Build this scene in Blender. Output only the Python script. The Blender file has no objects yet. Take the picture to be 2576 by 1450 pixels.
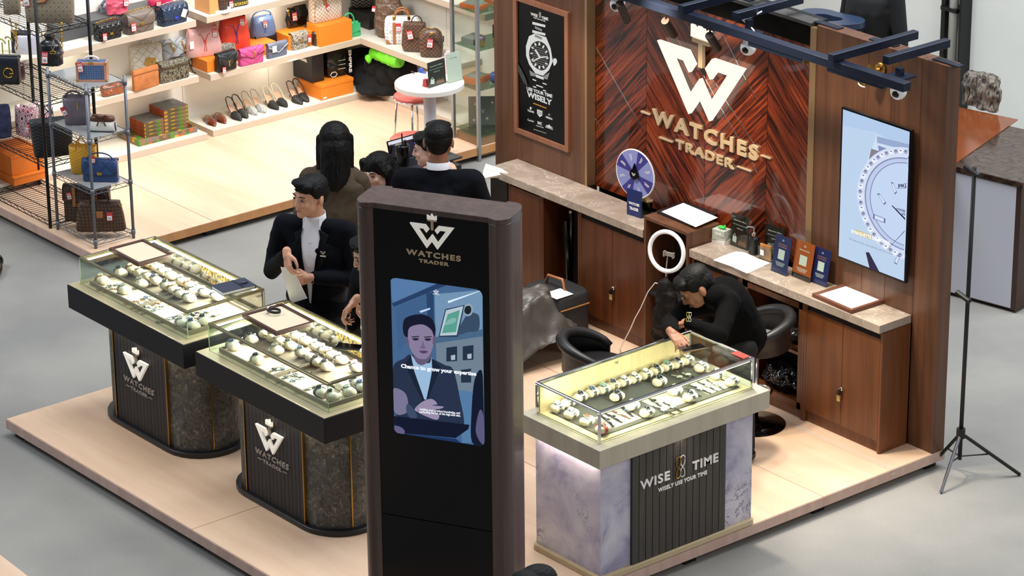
import bpy,bmesh,math,random
import numpy as np
from mathutils import Matrix,Vector,Euler
random.seed(7)
D=bpy.data;SC=bpy.context.scene;COL=SC.collection
PI=math.pi;ZP=0.11
# ------------------------------------------------------------------ camera
W_,H_,F_=2576.0,1450.0,8027.0
yaw,pit,rol=math.radians(140.817),math.radians(21.816),math.radians(-0.5986)
fw=Vector((math.cos(yaw)*math.cos(pit),math.sin(yaw)*math.cos(pit),-math.sin(pit)))
rt=Vector((math.sin(yaw),-math.cos(yaw),0));up=rt.cross(fw)
rt2=rt*math.cos(rol)+up*math.sin(rol);up2=rt2.cross(fw)
CAM=Vector((11.655,-12.670,8.010))
cd=D.cameras.new('camera');cam=D.objects.new('camera',cd);COL.objects.link(cam)
cd.sensor_fit='HORIZONTAL';cd.sensor_width=36.0;cd.lens=36.0*F_/W_
cd.clip_start=0.5;cd.clip_end=200
cam.matrix_world=Matrix(((rt2.x,up2.x,-fw.x,CAM.x),(rt2.y,up2.y,-fw.y,CAM.y),(rt2.z,up2.z,-fw.z,CAM.z),(0,0,0,1)))
SC.camera=cam
SC.view_settings.view_transform='Standard';SC.view_settings.look='None'
SC.view_settings.gamma=1.0;SC.view_settings.exposure=0.0;SC.view_settings.use_curve_mapping=False
# ------------------------------------------------------------------ light of the hall
wd=D.worlds.new('hall_light');SC.world=wd;wd.use_nodes=True
bg=wd.node_tree.nodes['Background'];bg.inputs[0].default_value=(0.80,0.88,1.0,1);bg.inputs[1].default_value=0.24
def lamp(name,typ,loc,energy,color=(1,1,1),size=1.0,size_y=None,aim=None,spot=None,blend=0.5,radius=0.05,spread=None):
 l=D.lights.new(name,typ);l.energy=energy;l.color=color
 if typ=='AREA':
  l.shape='RECTANGLE' if size_y else 'DISK';l.size=size
  if size_y:l.size_y=size_y
  if spread:l.spread=spread
 elif typ=='SPOT':
  l.spot_size=math.radians(spot or 60);l.spot_blend=blend;l.shadow_soft_size=radius
 elif typ=='POINT':l.shadow_soft_size=radius
 o=D.objects.new(name,l);COL.objects.link(o);o.location=loc
 if aim is not None:
  o.rotation_euler=(Vector(aim)-Vector(loc)).to_track_quat('-Z','Y').to_euler()
 return o
lamp('hall_ceiling_light','AREA',(-2.5,-1.5,9.0),560,(0.97,0.98,1.0),5.0,4.0,aim=(-2.5,-1.5,0))
lamp('hall_skylight','AREA',(1.5,6.5,9.5),620,(0.88,0.94,1.0),5.0,3.0,aim=(1.0,3.0,0))
lamp('hall_window_light','AREA',(-8.0,-8.0,8.0),430,(0.84,0.92,1.0),3.0,3.0,aim=(-4.0,-4.0,0.5))
lamp('side_fill_light','AREA',(8.5,-2.0,6.5),230,(1.0,0.96,0.92),3.0,3.0,aim=(0.0,-2.2,0.5))  # added fill light, lifts the upright faces turned to the camera
lamp('partition_fill_light','AREA',(-1.5,1.6,7.5),420,(0.95,0.98,1.0),5.0,2.0,aim=(-2.5,4.6,1.2))  # added fill light that brightens the white partition
lamp('bag_booth_spotlight','SPOT',(-5.6,0.0,3.6),270,(1.0,0.95,0.90),spot=95,blend=0.8,radius=0.25,aim=(-7.6,0.4,0.6))
lamp('bag_booth_floor_spotlight','SPOT',(-6.4,-0.6,4.2),95,(1.0,0.96,0.92),spot=85,blend=0.9,radius=0.3,aim=(-6.5,-0.2,0.1))
lamp('counter_spotlight','SPOT',(-0.9,-1.1,3.3),170,(1.0,0.86,0.66),spot=75,blend=0.6,radius=0.08,aim=(-0.7,-0.35,0.7))
lamp('counter_spotlight','SPOT',(-2.9,-1.2,3.2),120,(1.0,0.86,0.68),spot=60,blend=0.7,radius=0.08,aim=(-2.9,-0.1,0.9))
lamp('poster_spotlight','SPOT',(-3.2,-1.3,3.1),75,(1.0,0.86,0.70),spot=50,blend=0.8,radius=0.08,aim=(-3.6,0.0,1.6))
lamp('floor_spotlight','SPOT',(-0.6,-1.15,3.3),260,(1.0,0.88,0.70),spot=52,blend=0.8,radius=0.08,aim=(-0.45,-0.75,0.1))
lamp('floor_spotlight','SPOT',(-2.0,-1.1,3.3),110,(1.0,0.87,0.68),spot=50,blend=0.8,radius=0.08,aim=(-2.0,-0.9,0.1))
# ------------------------------------------------------------------ pixel <-> place
def ray(px,py):
 return(rt2*((px-W_/2)/F_)-up2*((py-H_/2)/F_)+fw)
def at(px,py,x=None,y=None,z=None):
 d=ray(px,py)
 t=(z-CAM.z)/d.z if z is not None else((y-CAM.y)/d.y if y is not None else(x-CAM.x)/d.x)
 return CAM+d*t
def zat(px,py,p):
 d=ray(px,py)
 A=np.array([[d.x,0],[d.y,0],[d.z,-1.0]]);b=np.array([p[0]-CAM.x,p[1]-CAM.y,-CAM.z])
 return float(np.linalg.lstsq(A,b,rcond=None)[0][1])
def on_plane(px,py,M):
 """pixel to (u, v) on the front plane (local x, z) of matrix M"""
 Mi=M.inverted();o=Mi@CAM;d=Mi.to_3x3()@ray(px,py);t=-o.y/d.y
 p=o+d*t;return(p.x,p.z)
def spot(bl,br,z,top=None,d=0.1):
 """front bottom edge seen between two points on a surface of height z"""
 a=at(bl[0],bl[1],z=z);b=at(br[0],br[1],z=z);r=b-a;w=r.length
 ang=math.atan2(r.y,r.x);back=Vector((-math.sin(ang),math.cos(ang),0))
 h=(zat(top[0],top[1],(a+b)/2)-z)if top else 0.1
 return(a+b)/2+back*(d/2),ang,w,h
def srgb(h):
 h=h.lstrip('#');c=[int(h[i:i+2],16)/255 for i in(0,2,4)]
 return tuple((v/12.92 if v<=0.04045 else((v+0.055)/1.055)**2.4)for v in c)+(1.0,)
# ------------------------------------------------------------------ materials
MATS={}
class NT:
 def __init__(s,name):
  s.m=D.materials.new(name);s.m.use_nodes=True;s.t=s.m.node_tree
  s.b=s.t.nodes['Principled BSDF']
 def n(s,typ,**kw):
  o=s.t.nodes.new(typ)
  for k,v in kw.items():
   if k.startswith('i_'):
    key=k[2:];key=int(key)if key.isdigit()else key.replace('_',' ')
    o.inputs[key].default_value=v
   else:setattr(o,k,v)
  return o
 def l(s,a,b):s.t.links.new(a,b)
 def coords(s,scale=(1,1,1),rot=(0,0,0),loc=(0,0,0)):
  tc=s.n('ShaderNodeTexCoord');mp=s.n('ShaderNodeMapping')
  mp.inputs['Scale'].default_value=scale;mp.inputs['Rotation'].default_value=rot;mp.inputs['Location'].default_value=loc
  s.l(tc.outputs['Object'],mp.inputs['Vector']);return mp.outputs[0]
 def ramp(s,fac,stops):
  r=s.n('ShaderNodeValToRGB');e=r.color_ramp.elements
  while len(e)<len(stops):e.new(0.5)
  for i,(p,c)in enumerate(stops):e[i].position=p;e[i].color=c if len(c)==4 else tuple(c)+(1,)
  s.l(fac,r.inputs[0]);return r.outputs[0]
 def bump(s,fac,strength=0.3,dist=0.01):
  b=s.n('ShaderNodeBump');b.inputs['Strength'].default_value=strength;b.inputs['Distance'].default_value=dist
  s.l(fac,b.inputs['Height']);s.l(b.outputs[0],s.b.inputs['Normal'])
def pbr(name,col,rough=0.5,metal=0.0,noise=0.0,nscale=8.0,bump=0.0,bscale=60.0,emit=None,estr=1.0,alpha=None,coat=0.0,trans=0.0,spec=0.5,sheen=0.0):
 if name in MATS:return MATS[name]
 t=NT(name);b=t.b;c=srgb(col)if isinstance(col,str)else tuple(col)
 b.inputs['Base Color'].default_value=c;b.inputs['Roughness'].default_value=rough
 b.inputs['Metallic'].default_value=metal;b.inputs['Specular IOR Level'].default_value=spec
 if coat:b.inputs['Coat Weight'].default_value=coat;b.inputs['Coat Roughness'].default_value=0.08
 if trans:b.inputs['Transmission Weight'].default_value=trans
 if sheen:b.inputs['Sheen Weight'].default_value=sheen
 if alpha is not None:b.inputs['Alpha'].default_value=alpha
 if emit:b.inputs['Emission Color'].default_value=srgb(emit)if isinstance(emit,str)else emit;b.inputs['Emission Strength'].default_value=estr
 if noise:
  v=t.coords();nz=t.n('ShaderNodeTexNoise',i_Scale=nscale,i_Detail=5.0)
  t.l(v,nz.inputs['Vector'])
  lo=tuple(x*(1-noise)for x in c[:3])+(1,);hi=tuple(min(1,x*(1+noise))for x in c[:3])+(1,)
  t.l(t.ramp(nz.outputs[0],[(0.3,lo),(0.7,hi)]),b.inputs['Base Color'])
 if bump:
  v=t.coords();nz=t.n('ShaderNodeTexNoise',i_Scale=bscale,i_Detail=4.0);t.l(v,nz.inputs['Vector']);t.bump(nz.outputs[0],bump,0.004)
 MATS[name]=t.m;return t.m
def wood(name,dark,light,axis='z',scale=9.0,rough=0.45,stretch=0.06,bump=0.05,rot=(0,0,0),detail=6.0,spread=(0.3,0.7),coat=0.0):
 if name in MATS:return MATS[name]
 t=NT(name);s={'x':(stretch,1,1),'y':(1,stretch,1),'z':(1,1,stretch)}[axis]
 tc=t.n('ShaderNodeTexCoord');m1=t.n('ShaderNodeMapping');m1.inputs['Rotation'].default_value=rot
 m2=t.n('ShaderNodeMapping');m2.inputs['Scale'].default_value=s
 t.l(tc.outputs['Object'],m1.inputs[0]);t.l(m1.outputs[0],m2.inputs[0])
 nz=t.n('ShaderNodeTexNoise',i_Scale=scale,i_Detail=detail,i_Roughness=0.65,i_Distortion=0.3);t.l(m2.outputs[0],nz.inputs['Vector'])
 t.l(t.ramp(nz.outputs[0],[(spread[0],srgb(dark)),(spread[1],srgb(light))]),t.b.inputs['Base Color'])
 t.b.inputs['Roughness'].default_value=rough
 if coat:t.b.inputs['Coat Weight'].default_value=coat;t.b.inputs['Coat Roughness'].default_value=0.05
 if bump:t.bump(nz.outputs[0],bump,0.002)
 MATS[name]=t.m;return t.m
def glass(name,tint='#eef6f2',refl=0.035,rough=0.02):
 if name in MATS:return MATS[name]
 t=NT(name);t.t.nodes.remove(t.b);out=[n for n in t.t.nodes if n.type=='OUTPUT_MATERIAL'][0]
 tr=t.n('ShaderNodeBsdfTransparent');tr.inputs[0].default_value=srgb(tint)
 gl=t.n('ShaderNodeBsdfGlossy');gl.inputs['Roughness'].default_value=rough
 lw=t.n('ShaderNodeLayerWeight');lw.inputs[0].default_value=0.5
 pw=t.n('ShaderNodeMath',operation='POWER',i_1=4.0);t.l(lw.outputs['Facing'],pw.inputs[0]);fr=t.n('ShaderNodeMath',operation='MULTIPLY_ADD',i_1=0.6,i_2=refl);t.l(pw.outputs[0],fr.inputs[0])
 mx=t.n('ShaderNodeMixShader');t.l(fr.outputs[0],mx.inputs[0]);t.l(tr.outputs[0],mx.inputs[1]);t.l(gl.outputs[0],mx.inputs[2]);t.l(mx.outputs[0],out.inputs[0])
 MATS[name]=t.m;return t.m
def emis(name,col,s=1.0):
 if name in MATS:return MATS[name]
 t=NT(name);t.b.inputs['Base Color'].default_value=(0,0,0,1);t.b.inputs['Roughness'].default_value=0.4
 t.b.inputs['Emission Color'].default_value=srgb(col);t.b.inputs['Emission Strength'].default_value=s
 t.b.inputs['Specular IOR Level'].default_value=0.2
 MATS[name]=t.m;return t.m
# ------------------------------------------------------------------ mesh builder
def rotm(ax,deg):return Matrix.Rotation(math.radians(deg),4,ax)
def T(x,y,z):return Matrix.Translation((x,y,z))
RX90=rotm('X',90)
class MB:
 def __init__(s,M=None):s.v=[];s.f=[];s.M=M or Matrix.Identity(4)
 def add(s,vs,fs,M=None):
  M=s.M@M if M is not None else s.M;o=len(s.v)
  s.v+=[tuple(M@Vector(p))for p in vs];s.f+=[tuple(i+o for i in f)for f in fs];return s
 def box(s,x0,y0,z0,x1,y1,z1,M=None):
  vs=[(x,y,z)for z in(z0,z1)for y in(y0,y1)for x in(x0,x1)]
  return s.add(vs,[(0,2,3,1),(4,5,7,6),(0,1,5,4),(2,6,7,3),(0,4,6,2),(1,3,7,5)],M)
 def cbox(s,cx,cy,cz,w,d,h,M=None):return s.box(cx-w/2,cy-d/2,cz-h/2,cx+w/2,cy+d/2,cz+h/2,M)
 def prism(s,poly,y0,y1,M=None):
  """polygon in local x,z (seen from the front, -y) extruded from y0 to y1"""
  n=len(poly);A=sum(poly[i][0]*poly[(i+1)%n][1]-poly[(i+1)%n][0]*poly[i][1]for i in range(n))
  if A<0:poly=poly[::-1]
  vs=[(p[0],min(y0,y1),p[1])for p in poly]+[(p[0],max(y0,y1),p[1])for p in poly]
  fs=[tuple(range(n)),tuple(range(2*n-1,n-1,-1))]+[(i+n,(i+1)%n+n,(i+1)%n,i)for i in range(n)]
  return s.add(vs,fs,M)
 def slab(s,poly,z0,z1,M=None):
  return s.prism([(p[0],p[1])for p in poly],-z1,-z0,(M or Matrix.Identity(4))@rotm('X',-90))
 def tube(s,pts,r,n=8,M=None,closed=False,cap=True):
  P=[Vector(p)for p in pts];R=r if isinstance(r,(list,tuple))else[r]*len(P);m=len(P)
  vs=[];fs=[];prev=None
  for i,p in enumerate(P):
   a=P[(i-1)%m]if(closed or i>0)else p;b=P[(i+1)%m]if(closed or i<m-1)else p
   t=(b-a).normalized()if(b-a).length>1e-9 else Vector((0,0,1))
   if prev is None:
    u=t.orthogonal().normalized()
   else:
    u=(prev-t*prev.dot(t));u=u.normalized()if u.length>1e-6 else t.orthogonal().normalized()
   prev=u;w=t.cross(u)
   for k in range(n):
    an=2*PI*k/n;vs.append(tuple(p+(u*math.cos(an)+w*math.sin(an))*R[i]))
  for i in range(m if closed else m-1):
   for k in range(n):
    j=(i+1)%m;fs.append((i*n+k,i*n+(k+1)%n,j*n+(k+1)%n,j*n+k))
  if not closed and cap:fs+=[tuple(range(n-1,-1,-1)),tuple(range((m-1)*n,m*n))]
  return s.add(vs,fs,M)
 def lathe(s,prof,n=24,M=None,sx=1.0,sy=1.0,cap=True):
  vs=[];fs=[];m=len(prof)
  for r,z in prof:
   for k in range(n):
    a=2*PI*k/n;vs.append((r*math.cos(a)*sx,r*math.sin(a)*sy,z))
  for i in range(m-1):
   for k in range(n):fs.append((i*n+k,i*n+(k+1)%n,(i+1)*n+(k+1)%n,(i+1)*n+k))
  if cap:fs+=[tuple(range(n-1,-1,-1)),tuple(range((m-1)*n,m*n))]
  return s.add(vs,fs,M)
 def ell(s,c,r,n=16,m=10,M=None,R=None):
  if not isinstance(r,(tuple,list)):r=(r,r,r)
  vs=[(0,0,-1)];fs=[]
  for j in range(1,m):
   ph=-PI/2+PI*j/m
   for k in range(n):
    a=2*PI*k/n;vs.append((math.cos(ph)*math.cos(a),math.cos(ph)*math.sin(a),math.sin(ph)))
  vs.append((0,0,1));L=len(vs)-1
  for k in range(n):fs.append((0,1+(k+1)%n,1+k))
  for j in range(m-2):
   for k in range(n):fs.append((1+j*n+k,1+j*n+(k+1)%n,1+(j+1)*n+(k+1)%n,1+(j+1)*n+k))
  for k in range(n):fs.append((L,1+(m-2)*n+k,1+(m-2)*n+(k+1)%n))
  X=T(*c)@(R or Matrix.Identity(4))@Matrix.Diagonal((r[0],r[1],r[2],1))
  return s.add(vs,fs,(M@X)if M is not None else X)
 def cap(s,a,b,ra,rb,n=12,M=None):
  """tapered capsule"""
  a=Vector(a);b=Vector(b);s.tube([a,b],[ra,rb],n,M);s.ell(a,ra,n,8,M);s.ell(b,rb,n,8,M);return s
 def build(s,name,mat,parent=None,bevel=0.0,smooth=False,seg=2,sub=0):
  me=D.meshes.new(name);me.from_pydata(s.v,[],s.f);me.materials.append(mat);me.update()
  if smooth:me.polygons.foreach_set('use_smooth',[True]*len(me.polygons))
  o=D.objects.new(name,me);COL.objects.link(o)
  if parent is not None:o.parent=parent
  if bevel:
   b=o.modifiers.new('bevel','BEVEL');b.width=bevel;b.segments=seg;b.limit_method='ANGLE';b.angle_limit=math.radians(40)
   if seg>1 and not smooth:
    me.polygons.foreach_set('use_smooth',[True]*len(me.polygons))
    b.harden_normals=True
  if sub:
   u=o.modifiers.new('sub','SUBSURF');u.levels=sub;u.render_levels=sub
  return o
def blob(mb,name,mat,parent=None,voxel=0.006,smooth_it=4,dec=None,smf=0.6):
 """fuse overlapping solids into one continuous skin"""
 me=D.meshes.new(name);me.from_pydata(mb.v,[],mb.f);me.update()
 o=D.objects.new(name,me);COL.objects.link(o)
 r=o.modifiers.new('r','REMESH');r.mode='VOXEL';r.voxel_size=voxel;r.use_smooth_shade=True
 if smooth_it:q=o.modifiers.new('s','SMOOTH');q.iterations=smooth_it;q.factor=smf
 if dec:q=o.modifiers.new('d','DECIMATE');q.ratio=dec
 dg=bpy.context.evaluated_depsgraph_get();dg.update()
 m2=D.meshes.new_from_object(o.evaluated_get(dg));o.modifiers.clear();o.data=m2;m2.name=name
 D.meshes.remove(me);m2.materials.clear();m2.materials.append(mat)
 m2.polygons.foreach_set('use_smooth',[True]*len(m2.polygons))
 if parent is not None:o.parent=parent
 return o
def cloth_fold(o,amp=0.01,scale=8.0,depth=2,zs=1.0):
 """real folds pushed into a skin"""
 from mathutils import noise
 me=o.data;nm=[v.normal.copy()for v in me.vertices]
 for v,n in zip(me.vertices,nm):
  k=noise.ridged_multi_fractal(Vector((v.co.x,v.co.y,v.co.z*zs))*scale,1.0,2.0,depth,1.0,2.0)-1.0
  v.co+=n*k*amp
 me.update();return o
# ------------------------------------------------------------------ things
def thing(name,label,cat,loc=(0,0,0),rotz=0.0,group=None):
 o=D.objects.new(name,None);COL.objects.link(o);o.location=loc;o.rotation_euler=(0,0,rotz)
 o.empty_display_size=0.05
 o['label']=label;o['category']=cat
 if group:o['group']=group
 bpy.context.view_layer.update()
 return o
def tag(o,label,cat,group=None,kind=None):
 o['label']=label;o['category']=cat
 if group:o['group']=group
 if kind:o['kind']=kind
 return o
def struct(o,label=None):
 o['kind']='structure'
 if label:o['label']=label
 return o
def dup(root,loc,rotz,label,group=None,scale=None):
 r=root.copy();COL.objects.link(r);r.location=loc;r.rotation_euler=(0,0,rotz);r['label']=label
 if group:r['group']=group
 if scale:r.scale=scale
 for ch in KIDS(root):
  c=ch.copy();COL.objects.link(c);c.parent=r
  for g in KIDS(ch):
   d=g.copy();COL.objects.link(d);d.parent=c
 return r
_kc={}
def KIDS(o):return[c for c in D.objects if c.parent==o]if o.name not in _kc else _kc[o.name]
def WM(o):return T(*o.location)@rotm('Z',math.degrees(o.rotation_euler.z))
# ------------------------------------------------------------------ lettering
_tx={}
def glyphs(s,bold=0.0,depth=0.0,spacing=1.0,shear=0.0):
 k=(s,bold,depth,spacing,shear)
 if k in _tx:return _tx[k]
 cu=D.curves.new('t','FONT');cu.body=s;cu.size=1.0;cu.offset=bold;cu.extrude=0.5 if depth else 0.0
 cu.space_character=spacing;cu.resolution_u=3;cu.shear=shear;cu.fill_mode='BOTH' if depth else 'FRONT'
 ob=D.objects.new('t',cu);me=ob.to_mesh()
 vs=[tuple(v.co)for v in me.vertices];fs=[tuple(p.vertices)for p in me.polygons]
 ob.to_mesh_clear();D.objects.remove(ob);D.curves.remove(cu);_tx[k]=(vs,fs);return _tx[k]
def text(mb,s,x,z,h,y=0.0,d=0.002,w=None,bold=0.02,spacing=1.0,align='c',M=None,shear=0.0,rot=0.0):
 """lettering on the front plane: x centre, z baseline, cap height h, face at y-d"""
 vs,fs=glyphs(s,bold,1.0,spacing,shear)
 if not vs:return mb
 xs=[v[0]for v in vs];x0,x1=min(xs),max(xs);k=h/0.69
 kx=(w/(x1-x0))if w else k
 ox={'c':(x0+x1)/2,'l':x0,'r':x1}[align]
 R=(M or Matrix.Identity(4))@T(x,y,z)@rotm('Y',-rot)
 return mb.add([((v[0]-ox)*kx,-d/2-v[2]*d,v[1]*k)for v in vs],fs,R)
LOGO=[(-538,0),(-155,0),(-69,-106),(-133,-191),(-205,-100),(-343,-100),(-133,-397),(0,-215),(133,-397),(343,-100),(205,-100),(133,-191),(69,-106),(155,0),(538,0),(130,-563),(0,-390),(-130,-563)]
CROWN=[(-113,137),(-113,245),(-46,200),(0,284),(46,200),(113,245),(113,137)]
TEE=[(-106,91),(-106,126),(106,126),(106,91),(26,91),(26,-118),(-26,-118),(-26,91)]
def sc(poly,k,x=0,z=0):return[(p[0]*k+x,p[1]*k+z)for p in poly]
def logo(parent,x,z,width,mW,mT,mX,y=0.0,dW=0.02,dash=True,names=('logo_emblem','logo_crown','logo_stem','lettering'),off=0.0,dash2=False):
 k=width/1076.0
 MB().prism(sc(LOGO,k,x,z),y-off-dW,y-off).build(names[0],mW,parent)
 MB().prism(sc(CROWN,k,x,z),y-off-dW,y-off).build(names[1],mW,parent)
 MB().prism(sc(TEE,k,x,z),y-off-dW*0.8,y-off).build(names[2],mT,parent)
 m=MB();text(m,'WATCHES',x+15*k,z-783*k,122*k,y,dW*0.5,w=1332*k,bold=0.035,spacing=1.25)
 text(m,'TRADER',x+20*k,z-936*k,76*k,y,dW*0.5,w=730*k,bold=0.035,spacing=1.2)
 ds=[]
 if dash:ds+=[(-560,-385,-898),(425,600,-898)]
 if dash2:ds+=[(-800,-680,-722),(712,832,-722)]
 for a,b,c in ds:
  m.prism([(x+a*k,z+(c+(3 if a>0 else 9))*k+0),(x+b*k,z+(c+6)*k),(x+b*k,z+(c-6)*k),(x+a*k,z+(c-6)*k)],y-dW*0.5,y)
 m.build(names[3],mX,parent)
def hourglass(parent,x,z,h,mG,mS,y=0.0,d=0.006,name='hourglass_emblem'):
 """two linked hourglass outlines, one gold and one pale"""
 def half(sg,mat,nm):
  m=MB();k=h/2.0
  def cv(pts,r=0.055):
   P=[(x+sg*p[0]*k,y-d*0.6,z+p[1]*k)for p in pts];m.tube(P,r*k,6)
  cv([(0.0,0.84),(0.10,0.95),(0.30,0.98),(0.46,0.86),(0.46,0.72)])
  cv([(0.46,0.60),(0.46,0.35),(0.38,0.15),(0.22,0.0),(0.05,-0.22),(0.0,-0.5),(0.0,-0.78),(0.2,-0.90),(0.42,-0.86),(0.46,-0.78),(0.46,-0.5),(0.38,-0.22),(0.22,-0.02),(0.08,0.18),(0.01,0.4),(0.0,0.84)])
  m.build(nm,mat,parent)
 half(-1,mG,name);half(1,mS,name)
# ================================================================== SETTING
carpet=NT('grey_carpet');v=carpet.coords()
n1=carpet.n('ShaderNodeTexNoise',i_Scale=260.0,i_Detail=3.0);n2=carpet.n('ShaderNodeTexNoise',i_Scale=0.9,i_Detail=4.0)
carpet.l(v,n1.inputs['Vector']);carpet.l(v,n2.inputs['Vector'])
c1=carpet.ramp(n1.outputs[0],[(0.3,srgb('#7c7b78')),(0.7,srgb('#a7a6a2'))]);c2=carpet.ramp(n2.outputs[0],[(0.35,(0.80,0.80,0.80)),(0.65,(1.08,1.06,1.03))])
mx=carpet.n('ShaderNodeMixRGB',blend_type='MULTIPLY',i_0=1.0);carpet.l(c1,mx.inputs[1]);carpet.l(c2,mx.inputs[2]);carpet.l(mx.outputs[0],carpet.b.inputs['Base Color'])
carpet.b.inputs['Roughness'].default_value=1.0;carpet.b.inputs['Specular IOR Level'].default_value=0.1;carpet.bump(n1.outputs[0],0.6,0.004)
CARPET=carpet.m
BOARD=wood('pale_beech_board','#d0ad90','#e2c5aa','x',5.0,0.45,0.12,0.01)
EDGE=wood('platform_edge_band','#a9906f','#bfa98a','x',8.0,0.5,0.1)
EDGEP=wood('pinkish_edge_band','#b9988a','#cdb0a2','z',14.0,0.5,0.2)
WALNUT=wood('walnut_laminate','#4a2e20','#704a33','z',16.0,0.38,0.035,0.02)
WALNUT2=wood('deep_walnut_laminate','#46230f','#6a3a1e','z',18.0,0.36,0.04,0.02)
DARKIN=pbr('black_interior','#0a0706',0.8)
GOLDT=pbr('champagne_trim','#a88a66',0.32,0.6)
BLACKM=pbr('matt_black','#0b0b0d',0.45)
BLACKG=pbr('gloss_black','#060607',0.15)
CHROME=pbr('chrome','#d8d8da',0.12,1.0)
BRASS=pbr('brushed_brass','#b08a45',0.3,1.0)
WHITE=pbr('white_paper','#f4f3f1',0.7)
WHITEP=pbr('white_plastic','#e6e6e6',0.3)
GREYM=pbr('grey_metal','#7d8288',0.4,0.7)
LETTER=pbr('champagne_letter','#c9b290',0.35,0.25)
LETTERG=pbr('grey_letter','#9b948b',0.4,0.3)
LOGOW=emis('lit_white_logo','#fff3dc',1.25)
LOGOK=pbr('white_acrylic','#f3f2ec',0.35,emit='#fff4e0',estr=0.25)
GLASS=glass('clear_glass','#eff5f1')
GLASSG=glass('green_edge_glass','#b9cfc0')
floor=MB().box(-30,-20,-0.05,15,25,0.0).build('floor',CARPET);struct(floor,'grey carpet floor of the hall')
def deck(name,x0,x1,y0,y1,nx,ny,zt,mt,label,side=None):
 root=D.objects.new(name,None);COL.objects.link(root);root['kind']='structure';root['label']=label
 m=MB();g=0.004
 xs=nx;ys=ny
 for i in range(len(xs)-1):
  for j in range(len(ys)-1):
   m.box(xs[i]+g/2,ys[j]+g/2,0.045,xs[i+1]-g/2,ys[j+1]-g/2,zt)
 m.build('deck_boards',mt,root,bevel=0.002,seg=1)
 e=MB();t=0.004
 e.box(x0+0.003,y0-t,0.047,x1-0.003,y0-0.0005,zt-0.003)
 e.build('edge_band',EDGEP,root);e=MB();e.box(x1+0.0005,y0+0.003,0.047,x1+t,y1-0.003,zt-0.003)
 e.build('edge_band',side or EDGEP,root)
 f=MB()
 for i in range(len(xs)):
  for j in range(len(ys)):
   X=min(max(xs[i],x0+0.08),x1-0.08);Y=min(max(ys[j],y0+0.08),y1-0.08);MB().cbox(X,Y,0.0225,0.09,0.09,0.045).build('foot',BLACKM,root)
 return root
deck('floor_platform',-4.0,0.0,-3.88,0.11,[-4,-2,0],[-3.88,-1.885,-0.89,0.11],ZP,BOARD,'raised beech platform of the watch booth')
deck('floor_platform',-12.0,-6.0,-1.98,3.4,[-12,-10,-8,-6],[-1.98,-0.99,0.99,2.2,3.4],0.11,BOARD,'raised beech platform of the handbag booth',wood('orange_brown_edge','#a87448','#c08a58','z',10,0.5,0.3))
# ---- back wall of the watch booth
WZ=2.497
wallb=D.objects.new('wall_back',None);COL.objects.link(wallb);struct(wallb,'walnut back wall of the watch booth')
def planked(name,x0,x1,y0,y1,z0,z1,mat,parent,seams=()):
 m=MB();xs=[x0]+[s for s in seams if x0<s<x1]+[x1];g=0.0025
 for a,b in zip(xs[:-1],xs[1:]):m.box(a+(g if a!=x0 else 0),y0,z0,b,y1,z1)
 return m.build(name,mat,parent)
planked('side_panel',-4.05,-3.125,0.0,0.10,ZP,WZ,WALNUT,wallb)
planked('side_panel',-1.045,0.0,0.0,0.10,ZP,WZ,WALNUT,wallb,(-0.62,-0.43,-0.20))
MB().box(-3.125,-0.004,0.93,-3.105,0.068,WZ-0.02).build('trim_strip',GOLDT,wallb)
MB().box(-1.095,-0.004,0.93,-1.045,0.068,WZ-0.02).build('trim_strip',GOLDT,wallb)
MB().box(-3.104,0.10,ZP,-1.096,0.14,WZ).build('backing_board',BLACKM,wallb)
MB().box(-3.104,0.0,WZ-0.02,-1.096,0.0995,WZ).build('top_rail',pbr('weathered_grey_board','#3c3a38',0.7,noise=0.4),wallb)
MB().box(-3.104,-0.0,ZP+0.002,-1.096,0.068,0.89).build('lower_board',DARKIN,wallb)
HANG=45.0
MB().box(-3.102,0.052,2.335,-1.098,0.0695,WZ-0.022).build('shade_board',pbr('shade_black','#050505',0.7,spec=0.1),wallb)  # added black board, stands in for the shade along the panel tops
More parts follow.
